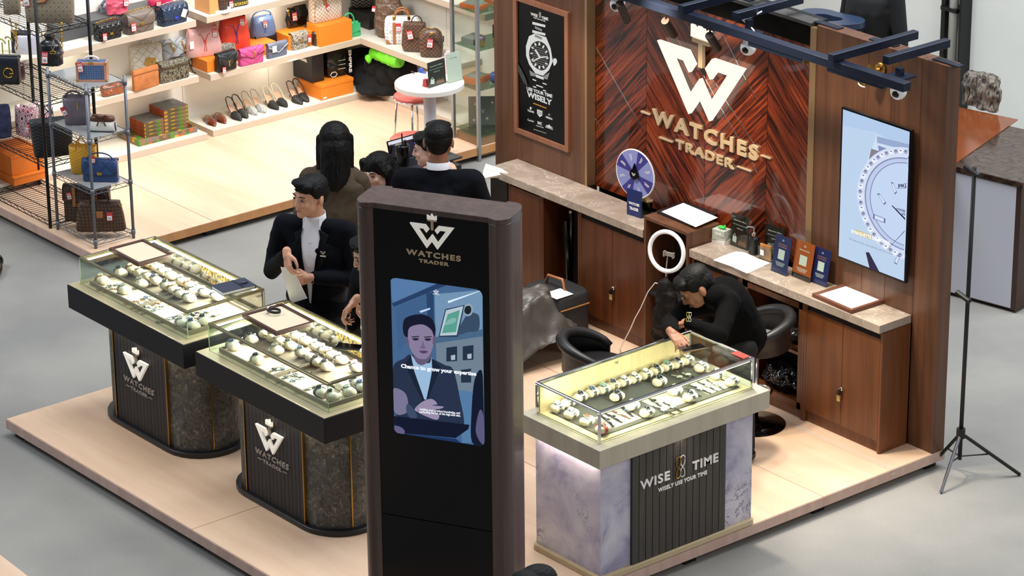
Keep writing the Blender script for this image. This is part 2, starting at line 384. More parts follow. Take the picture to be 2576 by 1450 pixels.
for i,(a,b,sg)in enumerate([(-3.104,-2.615,1),(-2.615,-2.068,-1),(-2.068,-1.520,1),(-1.520,-1.096,-1)]):
 nm='rosewood_herringbone_%s'%('falling' if sg>0 else 'rising')
 if nm not in MATS:
  t=NT(nm);tc=t.n('ShaderNodeTexCoord');m1=t.n('ShaderNodeMapping');m1.inputs['Rotation'].default_value=(0,math.radians(-sg*HANG),0)
  m2=t.n('ShaderNodeMapping');m2.inputs['Scale'].default_value=(1,1,0.045)
  t.l(tc.outputs['Object'],m1.inputs[0]);t.l(m1.outputs[0],m2.inputs[0])
  nz=t.n('ShaderNodeTexNoise',i_Scale=34.0,i_Detail=8.0,i_Roughness=0.68,i_Distortion=0.9);t.l(m2.outputs[0],nz.inputs['Vector'])
  n3=t.n('ShaderNodeTexNoise',i_Scale=3.0,i_Detail=2.0);t.l(m2.outputs[0],n3.inputs['Vector'])
  c=t.ramp(nz.outputs[0],[(0.40,srgb('#120502')),(0.46,srgb('#4c1a0b')),(0.54,srgb('#7c3216')),(0.70,srgb('#9c4a26'))])
  c3=t.ramp(n3.outputs[0],[(0.3,(0.6,0.6,0.6)),(0.7,(1.1,1.1,1.1))])
  mxx=t.n('ShaderNodeMixRGB',blend_type='MULTIPLY',i_0=1.0);t.l(c,mxx.inputs[1]);t.l(c3,mxx.inputs[2]);t.l(mxx.outputs[0],t.b.inputs['Base Color'])
  t.b.inputs['Roughness'].default_value=0.28;t.b.inputs['Coat Weight'].default_value=0.85;t.b.inputs['Coat Roughness'].default_value=0.03
  MATS[nm]=t.m
 g=0.0015
 MB().box(a+g,0.070,0.92,b-g,0.0995,WZ-0.022).build('herringbone_panel',MATS[nm],wallb)
m=MB();tg=math.tan(math.radians(36))
def inlay(x0,z0,x1,z1):
 dx,dz=x1-x0,z1-z0;L=math.hypot(dx,dz);nx,nz_=-dz/L*0.0028,dx/L*0.0028
 m.prism([(x0+nx,z0+nz_),(x1+nx,z1+nz_),(x1-nx,z1-nz_),(x0-nx,z0-nz_)],0.0678,0.0705)
for(pa,pb)in[((1500,121),(1622,334)),((1498,298),(1515,332)),((1803,55),(1906,257)),((1767,157),(1906,380)),((1770,190),(1904,434)),((1500,20),(1560,120)),((1628,260),(1755,90))][:5]:
 A=at(*pa,y=0.07);B=at(*pb,y=0.07);inlay(A.x,A.z,B.x,B.z)
m.build('metal_inlay',CHROME,wallb)
WW=pbr('glossy_white_partition','#d9dbd6',0.16,noise=0.05,nscale=1.0)
wp=MB().box(-10.0,4.6,0,6.0,4.7,4.2).build('wall_right',WW);struct(wp,'glossy white partition behind the booth')
pp=thing('drain_pipe','grey vertical pipe fixed to the white partition behind the walnut wall','pipe',(at(2398,60,y=4.5).x,4.5,0))
MB().tube([(0,0,0.0),(0,0,4.2)],0.035,12).build('pipe',pbr('cream_pipe','#c9c8c0',0.4),pp,smooth=True)
MB().box(-0.11,-0.02,0,-0.07,0.095,4.2).build('rail',BLACKM,pp)
for z in(1.0,2.0,2.6,3.2):MB().cbox(-0.02,0.02,z,0.16,0.12,0.03).build('bracket',BLACKM,pp)
m=MB();m.box(0.075,-0.02,0,0.095,0.095,4.2);m.build('rail',BLACKM,pp)
# ================================================================== COUNTERS
STONE=NT('taupe_marble');v=STONE.coords();nz=STONE.n('ShaderNodeTexNoise',i_Scale=5.0,i_Detail=6.0,i_Distortion=1.0);STONE.l(v,nz.inputs['Vector'])
vo=STONE.n('ShaderNodeTexVoronoi',feature='DISTANCE_TO_EDGE',i_Scale=3.2);nd=STONE.n('ShaderNodeVectorMath',operation='ADD');STONE.l(v,nd.inputs[0]);STONE.l(nz.outputs[1],nd.inputs[1]);STONE.l(nd.outputs[0],vo.inputs['Vector'])
b0=STONE.ramp(nz.outputs[0],[(0.3,srgb('#8f8072')),(0.7,srgb('#afa092'))]);b1=STONE.ramp(vo.outputs[0],[(0.0,(1,1,1)),(0.018,(0,0,0))])
mx=STONE.n('ShaderNodeMixRGB',blend_type='MIX');mx.inputs[2].default_value=srgb('#d9cdbd');STONE.l(b1,mx.inputs[0]);STONE.l(b0,mx.inputs[1]);STONE.l(mx.outputs[0],STONE.b.inputs['Base Color'])
STONE.b.inputs['Roughness'].default_value=0.3;STONE=STONE.m
CT=0.932
def worktop(x0,x1,label):
 o=MB().box(0,0,0,x1-x0,0.262,0.052).build('worktop',STONE,None,bevel=0.002,seg=1)
 o.location=(x0,-0.264,CT-0.052);tag(o,label,'worktop');return o
worktop(-1.838,-0.205,'taupe marble worktop under the acrylic signs at the right')
worktop(-3.815,-2.268,'long taupe marble worktop left of the raised shelf box')
DOORW=wood('warm_walnut_door','#552f18','#7a4826','z',18.0,0.36,0.04,0.02)
KEYB=pbr('cream_key_tag','#cdb877',0.4,0.3)
def lock(parent,x,z,y,tagc,nm='lock'):
 o=MB().lathe([(0.012,0),(0.014,0.006),(0.010,0.012)],16,T(x,y,z)@rotm('X',90)).build(nm,CHROME,parent,smooth=True)
 MB().cbox(x+0.003,y-0.016,z-0.006,0.006,0.012,0.02).cbox(x-0.004,y-0.02,z-0.022,0.022,0.010,0.026).build('key',BLACKM,o)
 MB().cbox(x-0.008,y-0.016,z-0.055,0.024,0.004,0.045).build('key_tag',tagc,o)
def cabinet(name,label,x0,x1,y0=-0.242,y1=-0.002,zt=0.878,kind='doors',sideR=True,cat='cabinet',seam=None,mat=None):
 mat=mat or DOORW
 t=thing(name,label,cat,((x0+x1)/2,y1,ZP));w=x1-x0;h=zt-ZP;d=y1-y0;s=0.018
 b=MB();b.box(-w/2,-d,0,-w/2+s,0,h);b.box(w/2-s,-d,0,w/2,0,h);b.box(-w/2,-0.01,0,w/2,0,h);b.box(-w/2+s,-d+0.01,h-s,w/2-s,-0.01,h)
 b.box(-w/2+s,-d+0.012,0.062,w/2-s,-0.01,0.075);b.box(-w/2+s,-d+0.018,0.0,w/2-s,-d+0.034,0.062)
 b.build('carcass',mat,t,bevel=0.001,seg=1)
 return t,w,h,d,s
t,w,h,d,s=cabinet('cupboard','walnut cupboard with two closed doors and keys at the right end of the counter',-0.842,-0.198)
mid=0.0
for a,b in((-w/2+s+0.002,mid-0.0015),(mid+0.0015,w/2-s-0.002)):
 MB().box(a,-d+0.001,0.078,b,-d+0.012,h-0.042).build('door',DOORW,t)
MB().box(-w/2+s,-d+0.012,h-0.042,w/2-s,-d+0.02,h-s).build('gap_rail',DARKIN,t)
lock(t,mid+0.002,0.315,-d,KEYB)
t,w,h,d,s=cabinet('shelf_unit','walnut open shelf unit holding black bags under the right worktop',-1.40,-0.844)
f=MB();f.box(-w/2+s,-d,0.062,-w/2+s+0.045,-d+0.018,h-0.02);f.box(w/2-s-0.03,-d,0.062,w/2-s,-d+0.018,h-0.02);f.box(-w/2+s,-d,0.062,w/2-s,-d+0.018,0.105);f.box(-w/2+s,-d,h-0.055,w/2-s,-d+0.018,h-0.02)
f.build('front_frame',DOORW,t)
MB().box(-w/2+s,-d+0.019,0.40,w/2-s,-0.011,0.418).build('shelf',DOORW,t)
MB().box(-w/2+s,-0.016,0.08,w/2-s,-0.0105,h-s).build('back_lining',DARKIN,t)
t,w,h,d,s=cabinet('cupboard','walnut cupboard behind the bending man under the right worktop',-1.836,-1.402)
MB().box(-w/2+s+0.002,-d+0.001,0.078,w/2-s-0.002,-d+0.012,h-0.042).build('door',DOORW,t)
MB().box(-w/2+s,-d+0.012,h-0.042,w/2-s,-d+0.02,h-s).build('gap_rail',DARKIN,t)
t=thing('shelf_box','tall walnut box with a dark open front between the two marble worktops','shelf',(-2.052,-0.002,ZP))
b=MB();hh=1.034-ZP;w=0.41;d=0.262
b.box(-w/2,-d,0,-w/2+0.02,0,hh-0.0);b.box(w/2-0.02,-d,0,w/2,0,hh);b.box(-w/2+0.02,-d,hh-0.022,w/2-0.02,0,hh);b.box(-w/2+0.02,-0.012,0,w/2-0.02,0,hh-0.022);b.box(-w/2+0.02,-d,0,w/2-0.02,-0.012,0.05)
b.build('carcass',WALNUT,t,bevel=0.001,seg=1)
MB().box(-w/2+0.02,-0.02,0.05,w/2-0.02,-0.0125,hh-0.022).build('back_lining',DARKIN,t)
MB().box(-w/2+0.02,-d+0.02,0.40,w/2-0.02,-0.021,0.415).build('shelf',DARKIN,t)
tag(MB().cbox(0,0,0,0.05,0.003,0.11,rotm('Y',12)).build('green_leaflet',pbr('green_white_leaflet','#9cc48a',0.6,noise=0.4,nscale=40)),'green and white leaflet inside the raised shelf box beside the ring light','leaflet').location=(-1.90,-0.235,0.60)
t,w,h,d,s=cabinet('cupboard','dark walnut cupboard with a key under the left marble worktop',-2.90,-2.262,mat=WALNUT2)
for a,b in((-w/2+s+0.002,-0.0015),(0.0015,w/2-s-0.002)):MB().box(a,-d+0.001,0.078,b,-d+0.012,h-0.042).build('door',WALNUT2,t)
MB().box(-w/2+s,-d+0.012,h-0.042,w/2-s,-d+0.02,h-s).build('gap_rail',DARKIN,t)
lock(t,0.012,0.335,-d,KEYB)
t,w,h,d,s=cabinet('shelf_unit','dark open bay holding black tripods under the left marble worktop',-3.28,-2.902,mat=WALNUT2)
MB().box(-w/2+s,-0.018,0.08,w/2-s,-0.0105,h-s).build('back_lining',DARKIN,t)
t,w,h,d,s=cabinet('cupboard','dark walnut cupboard nearest the left end of the marble worktop',-3.62,-3.282,mat=WALNUT2)
MB().box(-w/2+s+0.002,-d+0.001,0.078,w/2-s-0.002,-d+0.012,h-0.02).build('door',WALNUT2,t)
MB().box(-0.355,-0.24,0,-0.18,0,0.766).build('end_support',BLACKM,t)
# ================================================================== KIOSKS
SLATE=NT('mottled_slate');v=SLATE.coords((1,1,0.8));nz=SLATE.n('ShaderNodeTexNoise',i_Scale=34.0,i_Detail=8.0,i_Roughness=0.75,i_Distortion=1.2);n2=SLATE.n('ShaderNodeTexNoise',i_Scale=4.0,i_Detail=3.0)
SLATE.l(v,nz.inputs['Vector']);SLATE.l(v,n2.inputs['Vector'])
a_=SLATE.ramp(nz.outputs[0],[(0.36,srgb('#2b2a27')),(0.55,srgb('#5f5d57')),(0.72,srgb('#a5a297'))]);b_=SLATE.ramp(n2.outputs[0],[(0.35,(0.55,0.55,0.55)),(0.65,(1.1,1.1,1.08))])
mx=SLATE.n('ShaderNodeMixRGB',blend_type='MULTIPLY',i_0=1.0);SLATE.l(a_,mx.inputs[1]);SLATE.l(b_,mx.inputs[2]);SLATE.l(mx.outputs[0],SLATE.b.inputs['Base Color'])
SLATE.b.inputs['Roughness'].default_value=0.6;SLATE.bump(nz.outputs[0],0.5,0.004);SLATE=SLATE.m
MARB=NT('lilac_marble');v=MARB.coords();nz=MARB.n('ShaderNodeTexNoise',i_Scale=3.4,i_Detail=8.0,i_Roughness=0.62,i_Distortion=0.6);MARB.l(v,nz.inputs['Vector'])
n2=MARB.n('ShaderNodeTexNoise',i_Scale=6.0,i_Detail=9.0,i_Roughness=0.7,i_Distortion=1.6);MARB.l(v,n2.inputs['Vector'])
a_=MARB.ramp(nz.outputs[0],[(0.34,srgb('#8f8aa6')),(0.48,srgb('#bab4c6')),(0.7,srgb('#d8d2d8'))])
ab=MARB.n('ShaderNodeMath',operation='SUBTRACT',i_1=0.5);MARB.l(n2.outputs[0],ab.inputs[0]);ab2=MARB.n('ShaderNodeMath',operation='ABSOLUTE');MARB.l(ab.outputs[0],ab2.inputs[0])
n4=MARB.n('ShaderNodeTexNoise',i_Scale=2.6,i_Detail=2.0);MARB.l(v,n4.inputs['Vector'])
vein=MARB.ramp(ab2.outputs[0],[(0.0,(1,1,1)),(0.022,(0,0,0))]);gate=MARB.ramp(n4.outputs[0],[(0.52,(0,0,0)),(0.62,(1,1,1))])
mg=MARB.n('ShaderNodeMixRGB',blend_type='MULTIPLY',i_0=1.0);MARB.l(vein,mg.inputs[1]);MARB.l(gate,mg.inputs[2])
mx=MARB.n('ShaderNodeMixRGB');mx.inputs[2].default_value=srgb('#1d1838');MARB.l(mg.outputs[0],mx.inputs[0]);MARB.l(a_,mx.inputs[1]);MARB.l(mx.outputs[0],MARB.b.inputs['Base Color'])
MARB.b.inputs['Roughness'].default_value=0.25;MARB=MARB.m
NAVYB=pbr('blue_black_lacquer','#0d0e15',0.5,spec=0.3,bump=0.1,bscale=200)
TAUPE=pbr('satin_taupe_top','#b8a98a',0.32,0.2)
OLIVE=pbr('olive_champagne_frame','#8d8669',0.22,0.75)
SLATB=wood('black_slat_wood','#151416','#26242a','z',30.0,0.55,0.05)
SLATG=wood('charcoal_oak','#35312d','#4a453e','z',40.0,0.5,0.04,0.1)
ASH=wood('pale_grey_ash','#b3a892','#c8bda8','z',14.0,0.45,0.05)
ASHIN=wood('cream_maple','#d6c79c','#e6d9b0','z',18.0,0.5,0.06)
LED=emis('warm_led_strip','#ffe9c4',9.0)
TRAYM=pbr('taupe_tray_cloth','#85796a',0.85)
TRAYG=pbr('grey_tray_cloth','#54534c',0.9)
CREAM=pbr('cream_suede','#efe4d0',0.8)
MIRR=pbr('smoked_mirror','#7a7c7c',0.10,0.85)
GOLDL=pbr('gold_foil_letter','#d8b96a',0.25,0.8,emit='#c9a24e',estr=0.25)
STEEL=pbr('polished_steel','#cfd1d4',0.18,1.0)
GOLDW=pbr('rose_gold','#d8a873',0.22,1.0)
def stadium(hw,r,n=14):
 P=[]
 for i in range(n+1):a=-PI/2+PI*i/n;P.append((hw+r*math.cos(a),r*math.sin(a)))
 for i in range(n+1):a=PI/2+PI*i/n;P.append((-hw+r*math.cos(a),r*math.sin(a)))
 return P
def case_frame(t,x0,x1,y0,y1,z0,z1,mat,w=0.02,th=0.014,posts=False):
 m=MB();m.box(x0,y0,z1-th,x1,y0+w,z1);m.box(x0,y1-w,z1-th,x1,y1,z1);m.box(x0,y0+w,z1-th,x0+w,y1-w,z1);m.box(x1-w,y0+w,z1-th,x1,y1-w,z1)
 m.build('top_frame',mat,t,bevel=0.0015,seg=1)
 g=MB();e=0.006
 g.box(x0+w,y0+w,z1-th+0.002,x1-w,y1-w,z1-0.003);g.build('glass_top',GLASS,t)
 for nm,b in(('glass_front',(x0+0.004,y0+0.001,z0,x1-0.004,y0+0.006,z1-th)),('glass_side',(x0+0.001,y0+0.007,z0,x0+0.006,y1-0.007,z1-th)),('glass_side',(x1-0.006,y0+0.007,z0,x1-0.001,y1-0.007,z1-th))):
  MB().box(*b).build(nm,GLASS,t)
 if posts:
  for(px,py)in((x0,y0),(x1-0.014,y0),(x1-0.014,y1-0.014),(x0,y1-0.014)):MB().box(px,py,z0,px+0.014,py+0.014,z1-th).build('corner_post',mat,t,bevel=0.001,seg=1)
 else:
  for(px,py)in((x0,y0),(x1-0.003,y0),(x1-0.003,y1-0.003),(x0,y1-0.003)):MB().box(px,py,z0,px+0.003,py+0.003,z1-th).build('glass_edge',pbr('green_glass_edge','#9dbb8c',0.2),t)
def left_kiosk(cx,label):
 t=thing('display_counter',label,'display counter',(cx,-3.15,ZP))
 MB().slab(stadium(0.285,0.262),0.0,0.032).build('plinth',pbr('black_plinth','#1a1a1e',0.35),t,bevel=0.006,seg=2)
 MB().slab(stadium(0.285,0.225,20),0.032,0.665).build('stone_body',SLATE,t,bevel=0.001,seg=1)
 m=MB();n=15;x=-0.275;w=0.55/n
 for i in range(n):m.box(x+i*w+0.0015,-0.237,0.034,x+(i+1)*w-0.0015,-0.228,0.665)
 m.box(-0.277,-0.229,0.034,0.277,-0.2255,0.665)
 m.build('slatted_panel',SLATB,t)
 for sx in(-0.283,0.283):MB().box(sx-0.004,-0.243,0.034,sx+0.004,-0.2255,0.665).build('brass_strip',BRASS,t)
 a=math.radians(-18);MB(T(0.285,0,0)@rotm('Z',-18)).box(0.2255,-0.004,0.034,0.232,0.004,0.665).build('brass_strip',BRASS,t)
 MB().box(-0.622,-0.328,0.665,0.622,0.332,0.8145).build('slab',NAVYB,t,bevel=0.003)
 MB().box(-0.617,-0.323,0.8147,0.617,0.327,0.817).build('slab_top',TAUPE,t)
 logo(t,-0.02,0.505,0.262,LOGOK,LETTERG,LETTERG,y=-0.237,dW=0.016,off=0.004)
 case_frame(t,-0.575,0.575,-0.262,0.285,0.817,0.990,OLIVE)
 MB().box(-0.566,0.268,0.818,0.566,0.278,0.974).build('back_panel',MIRR,t)
 m=MB();text(m,'WATCHES',0.10,0.915,0.040,0.268,0.002,w=0.34,bold=0.03);text(m,'TRADER',0.10,0.868,0.024,0.268,0.002,w=0.18,bold=0.03)
 m.box(-0.035,0.2665,0.878,-0.005,0.268,0.880);m.box(0.205,0.2665,0.878,0.235,0.268,0.880)
 m.build('gold_lettering',GOLDL,t)
 m=MB();m.prism(sc(LOGO,0.045/1076,0.50,0.905),0.2665,0.268);m.prism(sc(CROWN,0.045/1076,0.50,0.905),0.2665,0.268);m.build('small_emblem',LOGOK,t)
 m=MB();m.box(-0.55,0.252,0.966,0.55,0.264,0.974);m.box(-0.553,-0.235,0.966,-0.541,0.25,0.974);m.build('led_strip',LED,t)
 for(a,b)in((-0.53,-0.005),(0.0,0.525)):
  m=MB();y0,y1,z0,z1=-0.225,0.235,0.818,0.842
  m.box(a,y0,z0,b,y1,z0+0.006);m.box(a,y0,z0+0.006,b,y0+0.010,z1);m.box(a,y1-0.010,z0+0.006,b,y1,z1);m.box(a,y0+0.01,z0+0.006,a+0.010,y1-0.01,z1);m.box(b-0.010,y0+0.01,z0+0.006,b,y1-0.01,z1)
  m.box(a+0.01,-0.045,z0+0.006,b-0.01,-0.037,z1-0.004);m.box((a+b)/2-0.004,y0+0.01,z0+0.006,(a+b)/2+0.004,-0.046,z1-0.004)
  m.build('display_tray',TRAYM,t,bevel=0.001,seg=1)
  for(u0,u1)in((a+0.014,(a+b)/2-0.008),((a+b)/2+0.008,b-0.014)):MB().box(u0,y0+0.016,z0+0.0062,u1,-0.052,z0+0.009).build('tray_pad',CREAM,t)
 for(sx,c)in((-0.30,1),(0.30,1)):
  l=lamp('led_strip_light','AREA',(cx+sx,-2.93,ZP+0.962),12.0,(1.0,0.90,0.74),0.5,0.02,aim=(cx+sx,-3.2,ZP+0.8))
 lamp('under_slab_light','AREA',(cx,-3.43,ZP+0.655),1.2,(1.0,0.85,0.6),1.0,0.03,aim=(cx,-3.39,0.1))
 return t
K1=left_kiosk(-3.235,'curved grey stone display counter with a glass case, farther left on the platform')
K2=left_kiosk(-1.870,'curved grey stone display counter with a glass case, nearest the tall screen pillar')
# --- the pale kiosk on the right
t=thing('display_counter','square display counter of lilac marble and charcoal slats under a pale ash slab','display counter',(-0.29,-2.0,ZP),PI/2)
KR=t
def rrect(hx,hy,r,n=5):
 P=[]
 for cx,cy,a0 in((hx-r,-hy+r,-90),(hx-r,hy-r,0),(-hx+r,hy-r,90),(-hx+r,-hy+r,180)):
  for i in range(n+1):a=math.radians(a0+90*i/n);P.append((cx+r*math.cos(a),cy+r*math.sin(a)))
 return P
MB().slab(rrect(0.583,0.295,0.05),0,0.035).build('plinth',wood('pale_plinth','#b5a07c','#cbb793','x',10,0.5),t,bevel=0.004)
m=MB();m.box(-0.558,-0.27,0.035,0.558,0.27,0.71);m.build('marble_body',MARB,t)
m=MB();m.box(-0.345,-0.274,0.036,0.345,-0.2705,0.71);n=14;w=0.69/n
for i in range(n):m.box(-0.345+i*w+0.0022,-0.286,0.036,-0.345+(i+1)*w-0.0022,-0.274,0.71)
m.build('slatted_panel',SLATG,t)
MB().box(-0.622,-0.336,0.711,0.622,0.33,0.82).build('slab',ASH,t,bevel=0.002,seg=1)
m=MB();text(m,'WISE',-0.185,0.475,0.050,-0.286,0.007,w=0.215,bold=0.02,spacing=1.15);text(m,'TIME',0.185,0.475,0.050,-0.286,0.007,w=0.19,bold=0.02,spacing=1.15)
m.build('lettering',pbr('white_letter','#e9e6e2',0.35),t);m=MB();text(m,'WISELY USE YOUR TIME',0.02,0.42,0.022,-0.286,0.004,w=0.36,bold=0.03,spacing=1.1);m.build('tagline_lettering',pbr('white_letter','#e9e6e2',0.35),t)
hourglass(t,0.0,0.522,0.135,BRASS,pbr('silver_letter','#dcdce0',0.25,0.4),y=-0.286,d=0.008)
case_frame(t,-0.565,0.565,-0.268,0.262,0.82,1.008,CHROME,w=0.015,th=0.013,posts=True)
MB().box(-0.548,0.243,0.821,0.548,0.252,0.993).build('back_panel',ASHIN,t)
MB().box(-0.01,0.236,0.965,0.01,0.2425,0.979).build('cam_lock',STEEL,t)
m=MB();m.box(-0.55,-0.25,0.8205,0.55,0.2425,0.826);m.build('case_floor',ASHIN,t)
for(a,b)in((-0.505,-0.17),(-0.165,0.17),(0.175,0.505)):
 m=MB();y0,y1=-0.215,0.20;z0=0.8262
 m.box(a,y0,z0,b,y1,z0+0.008);m.build('display_tray',TRAYG,t,bevel=0.002,seg=1)
 MB().box(a+0.125,y0+0.03,z0+0.0082,b-0.02,y0+0.20,z0+0.010).build('tray_pad',pbr('cream_pad','#ddd2b2',0.8),t)
m=MB();m.box(-0.54,-0.2555,0.985,0.54,-0.2475,0.994);m.build('led_strip',emis('warm_led_strip_right','#ffe9b8',5.0),t)
m=MB();m.box(-0.547,-0.24,0.985,-0.539,0.23,0.994);m.build('led_strip',emis('warm_led_strip_right','#ffe9b8',5.0),t)
lamp('led_strip_light','AREA',(-0.06,-2.0,ZP+0.98),6.5,(1.0,0.88,0.62),1.0,0.02,aim=(-0.3,-2.0,ZP+0.85))
lamp('led_strip_light','AREA',(-0.29,-2.53,ZP+0.98),2.6,(1.0,0.88,0.62),0.4,0.02,aim=(-0.29,-2.2,ZP+0.85))
lamp('under_slab_light','AREA',(0.02,-2.0,ZP+0.70),1.1,(1.0,0.84,0.70),0.02,1.0,aim=(0.0,-2.0,0.1))
lamp('under_slab_light','AREA',(-0.29,-2.595,ZP+0.70),0.8,(1.0,0.84,0.74),0.5,0.03,aim=(-0.29,-2.57,0.1))
tag(MB().cbox(0,0,0.0005,0.10,0.05,0.001).cbox(0.02,0.0,0.0012,0.04,0.03,0.0004).build('sticker',pbr('red_white_sticker','#b8423a',0.4,noise=0.6,nscale=90)),'red and white sticker on the rear corner of the pale glass case','sticker').location=(-0.10,-1.47,ZP+1.009)
# ================================================================== WATCHES
DIALS={'black':pbr('black_dial','#14161a',0.2),'blue':pbr('blue_dial','#2c4a7a',0.2),'white':pbr('white_dial','#e9e7e0',0.25),'green':pbr('green_dial','#8fb8a0',0.25),'brown':pbr('brown_dial','#6b4a34',0.25)}
STRAPS={'steel':STEEL,'gold':GOLDW,'black leather':pbr('black_leather_strap','#17171a',0.5),'brown leather':pbr('brown_leather_strap','#6a4a38',0.5),'red':pbr('red_rubber_strap','#c8372e',0.45),'two-tone':pbr('two_tone_bracelet','#d9c9a0',0.2,0.9)}
def watch_parts(t,strap,dial,cushion=True,caseM=None,sq=False):
 cm=caseM or(GOLDW if strap=='gold' else STEEL);sm=STRAPS[strap]
 if cushion:
  m=MB();P=[]
  for i in range(9):
   a=PI*i/8;P.append((0.0001+math.sin(a)**0.45,-math.cos(a)))
  X=T(0.004,0,0.028)@rotm('X',-18)@Matrix.Diagonal((0.036,0.043,0.027,1))@rotm('Y',90)
  m.lathe([(r,z)for r,z in P],18,X,cap=False);m.build('cushion',CREAM,t,smooth=True)
  m=MB();R=T(-0.006,0,0.028)@rotm('X',-18);n=22;w=0.0095
  for k in range(n):
   a0=2*PI*k/n;a1=2*PI*(k+0.86)/n
   vs=[]
   for a in(a0,a1):
    for rr in(0.0,0.0035):
     for s in(-w,w):vs.append((s,(0.0425+rr)*math.cos(a),(0.0270+rr)*math.sin(a)))
   m.add(vs,[(0,1,3,2),(4,6,7,5),(0,4,5,1),(2,3,7,6),(0,2,6,4),(1,5,7,3)],R)
  m.build('strap',sm,t)
  X=T(-0.006,0,0.028)@rotm('X',-18)@rotm('X',34)@T(0,0,0.029)
 else:
  m=MB()
  for s in(-1,1):
   for k in range(8):
    y=s*(0.020+k*0.0085);w=0.0095-k*0.0003;m.box(-w,y-0.0038,0.0,w,y+0.0038,0.004+0.002*math.sin(k))
  m.build('strap',sm,t)
  X=T(0,0,0.002)
 if sq:
  MB().box(-0.015,-0.019,0,0.015,0.019,0.008,X).build('watch_case',cm,t,bevel=0.002)
  MB().box(-0.011,-0.014,0.0081,0.011,0.014,0.0088,X).build('dial',DIALS[dial],t)
 else:
  m=MB();m.lathe([(0.017,0),(0.0195,0.003),(0.0195,0.006),(0.0165,0.009),(0.0150,0.0088)],24,X,cap=True);m.cbox(0.0205,0,0.0045,0.004,0.005,0.005,X)
  m.build('watch_case',cm,t)
  MB().lathe([(0.0148,0.0089),(0.0148,0.0094)],24,X).build('dial',DIALS[dial],t)
  m=MB();m.cbox(0.003,0.003,0.0096,0.009,0.0012,0.0003,X@rotm('Z',35));m.cbox(-0.002,0.003,0.0096,0.0012,0.010,0.0003,X@rotm('Z',20));m.build('hands',pbr('bright_hands','#dedede',0.2)if dial in('black','blue','brown')else BLACKG,t)
PROTO={}
ORD=['first','second','third','fourth','fifth','sixth','seventh','eighth','ninth','tenth','eleventh','twelfth','thirteenth']
FIN={'steel':'steel','gold':'gold','black leather':'black-strapped','brown leather':'brown-strapped','red':'red-strapped','two-tone':'two-tone'}
def put_watch(x,y,z,rz,strap,dial,cushion,place,group,sq=False):
 key=(strap,dial,cushion,sq);
 lab='%s %s%s-dial watch, %s'%(FIN[strap],'square ' if sq else '',dial,place)
 if key not in PROTO:
  t=thing('wristwatch',lab,'watch',(x,y,z),rz,group);watch_parts(t,strap,dial,cushion,sq=sq);PROTO[key]=t;bpy.context.view_layer.update()
  _kc[t.name]=[c for c in t.children]
  for c in t.children:_kc[c.name]=[]
  return t
 return dup(PROTO[key],(x,y,z),rz,lab,group)
def watch_rows(off,s,z,rows,rz,casename,group,kinds,sqn=()):
 for rname,pts,cush in rows:
  for i,p in enumerate(pts):
   q=at(off[0]+p[0]*s,off[1]+p[1]*s,z=z+(0.022 if cush else 0.0))
   k=kinds[(i*3+len(rname))%len(kinds)]if len(p)<3 else p[2]
   place='%s %s, %s'%(ORD[i],rname,casename)
   put_watch(q.x,q.y,z,rz+(0.0 if cush else random.uniform(-0.3,0.3)),k[0],k[1],cush,place,group,sq=(len(k)>2))
ks=[('steel','white'),('steel','black'),('two-tone','white'),('steel','blue'),('gold','white')]
kd=[('steel','black'),('black leather','black'),('steel','white'),('steel','blue'),('two-tone','black')]
ZT1=ZP+0.824
BL=('black leather','black');SW=('steel','white')
watch_rows((160,560),0.2345,ZT1,[('along rear row',[(925,450),(1000,490),(1075,535),(1150,575),(1275,640),(1355,680),(1435,720),(1515,760),(1640,800)],True),('along middle row',[(610,545),(735,515),(810,550),(895,590),(985,630),(1105,690),(1175,730),(1255,775),(1345,815)],True),('by left corner',[(415,625),(650,730)],True),('beside middle row',[(828,660),(1395,745)],True),('in front corner',[(1270,1085),(1385,1110),(1510,1065)],True),('on left pad',[(490,695),(550,715),(605,670)],False),('front left pad, near row',[(790,850),(845,885),(905,912),(975,950)],False),('front left pad, far row',[(885,815),(940,850),(1000,868),(1060,905)],False),('front right pad, near row',[(1130,1045),(1180,1035),(1330,1030),(1430,1030)],False),('front right pad, far row',[(1250,1010),(1340,985),(1430,965),(1530,965),(1610,1000)],False)],0.0,'far left case','watches in the farther left case',ks)
watch_rows((480,740),0.2621,ZT1,[('along rear row',[(940,385),(1015,415),(1100,455),(1205,510),(1280,550),(1350,590),(1440,635),(1590,710)],True),('along middle row',[(700,390),(780,425),(850,460),(950,500),(1065,570),(1215,660),(1300,700)],True),('near left end',[(405,505),(575,440),(640,640),(820,545)],True),('in front right corner',[(1250,955),(1355,990),(1515,945),(1590,860),(1640,900)],True),('front pad, near row',[(800,735),(850,775),(915,810),(985,840)],False),('front pad, far row',[(880,730),(940,760),(1000,790),(1060,800)],False),('beside front right cushions',[(1130,920),(1190,905),(1240,890)],False)],0.0,'case beside screen pillar','watches in the case beside the screen pillar',kd)
q=at(480+1150*0.2621,740+615*0.2621,z=ZT1+0.02)
t=thing('watch_cushion','empty cream cushion among the watches in the case beside the screen pillar','cushion',(q.x,q.y,ZT1));MB().ell((0,0,0.024),(0.04,0.032,0.024)).build('cushion',CREAM,t,smooth=True)
q=at(480+1440*0.2621,740+890*0.2621,z=ZT1+0.02)
dup(t,(q.x,q.y,ZT1),0,'empty cream cushion at the front right of the case beside the screen pillar')
ZT2=ZP+0.8345
kr=[('steel','white'),('steel','black'),('steel','blue'),('steel','white')]
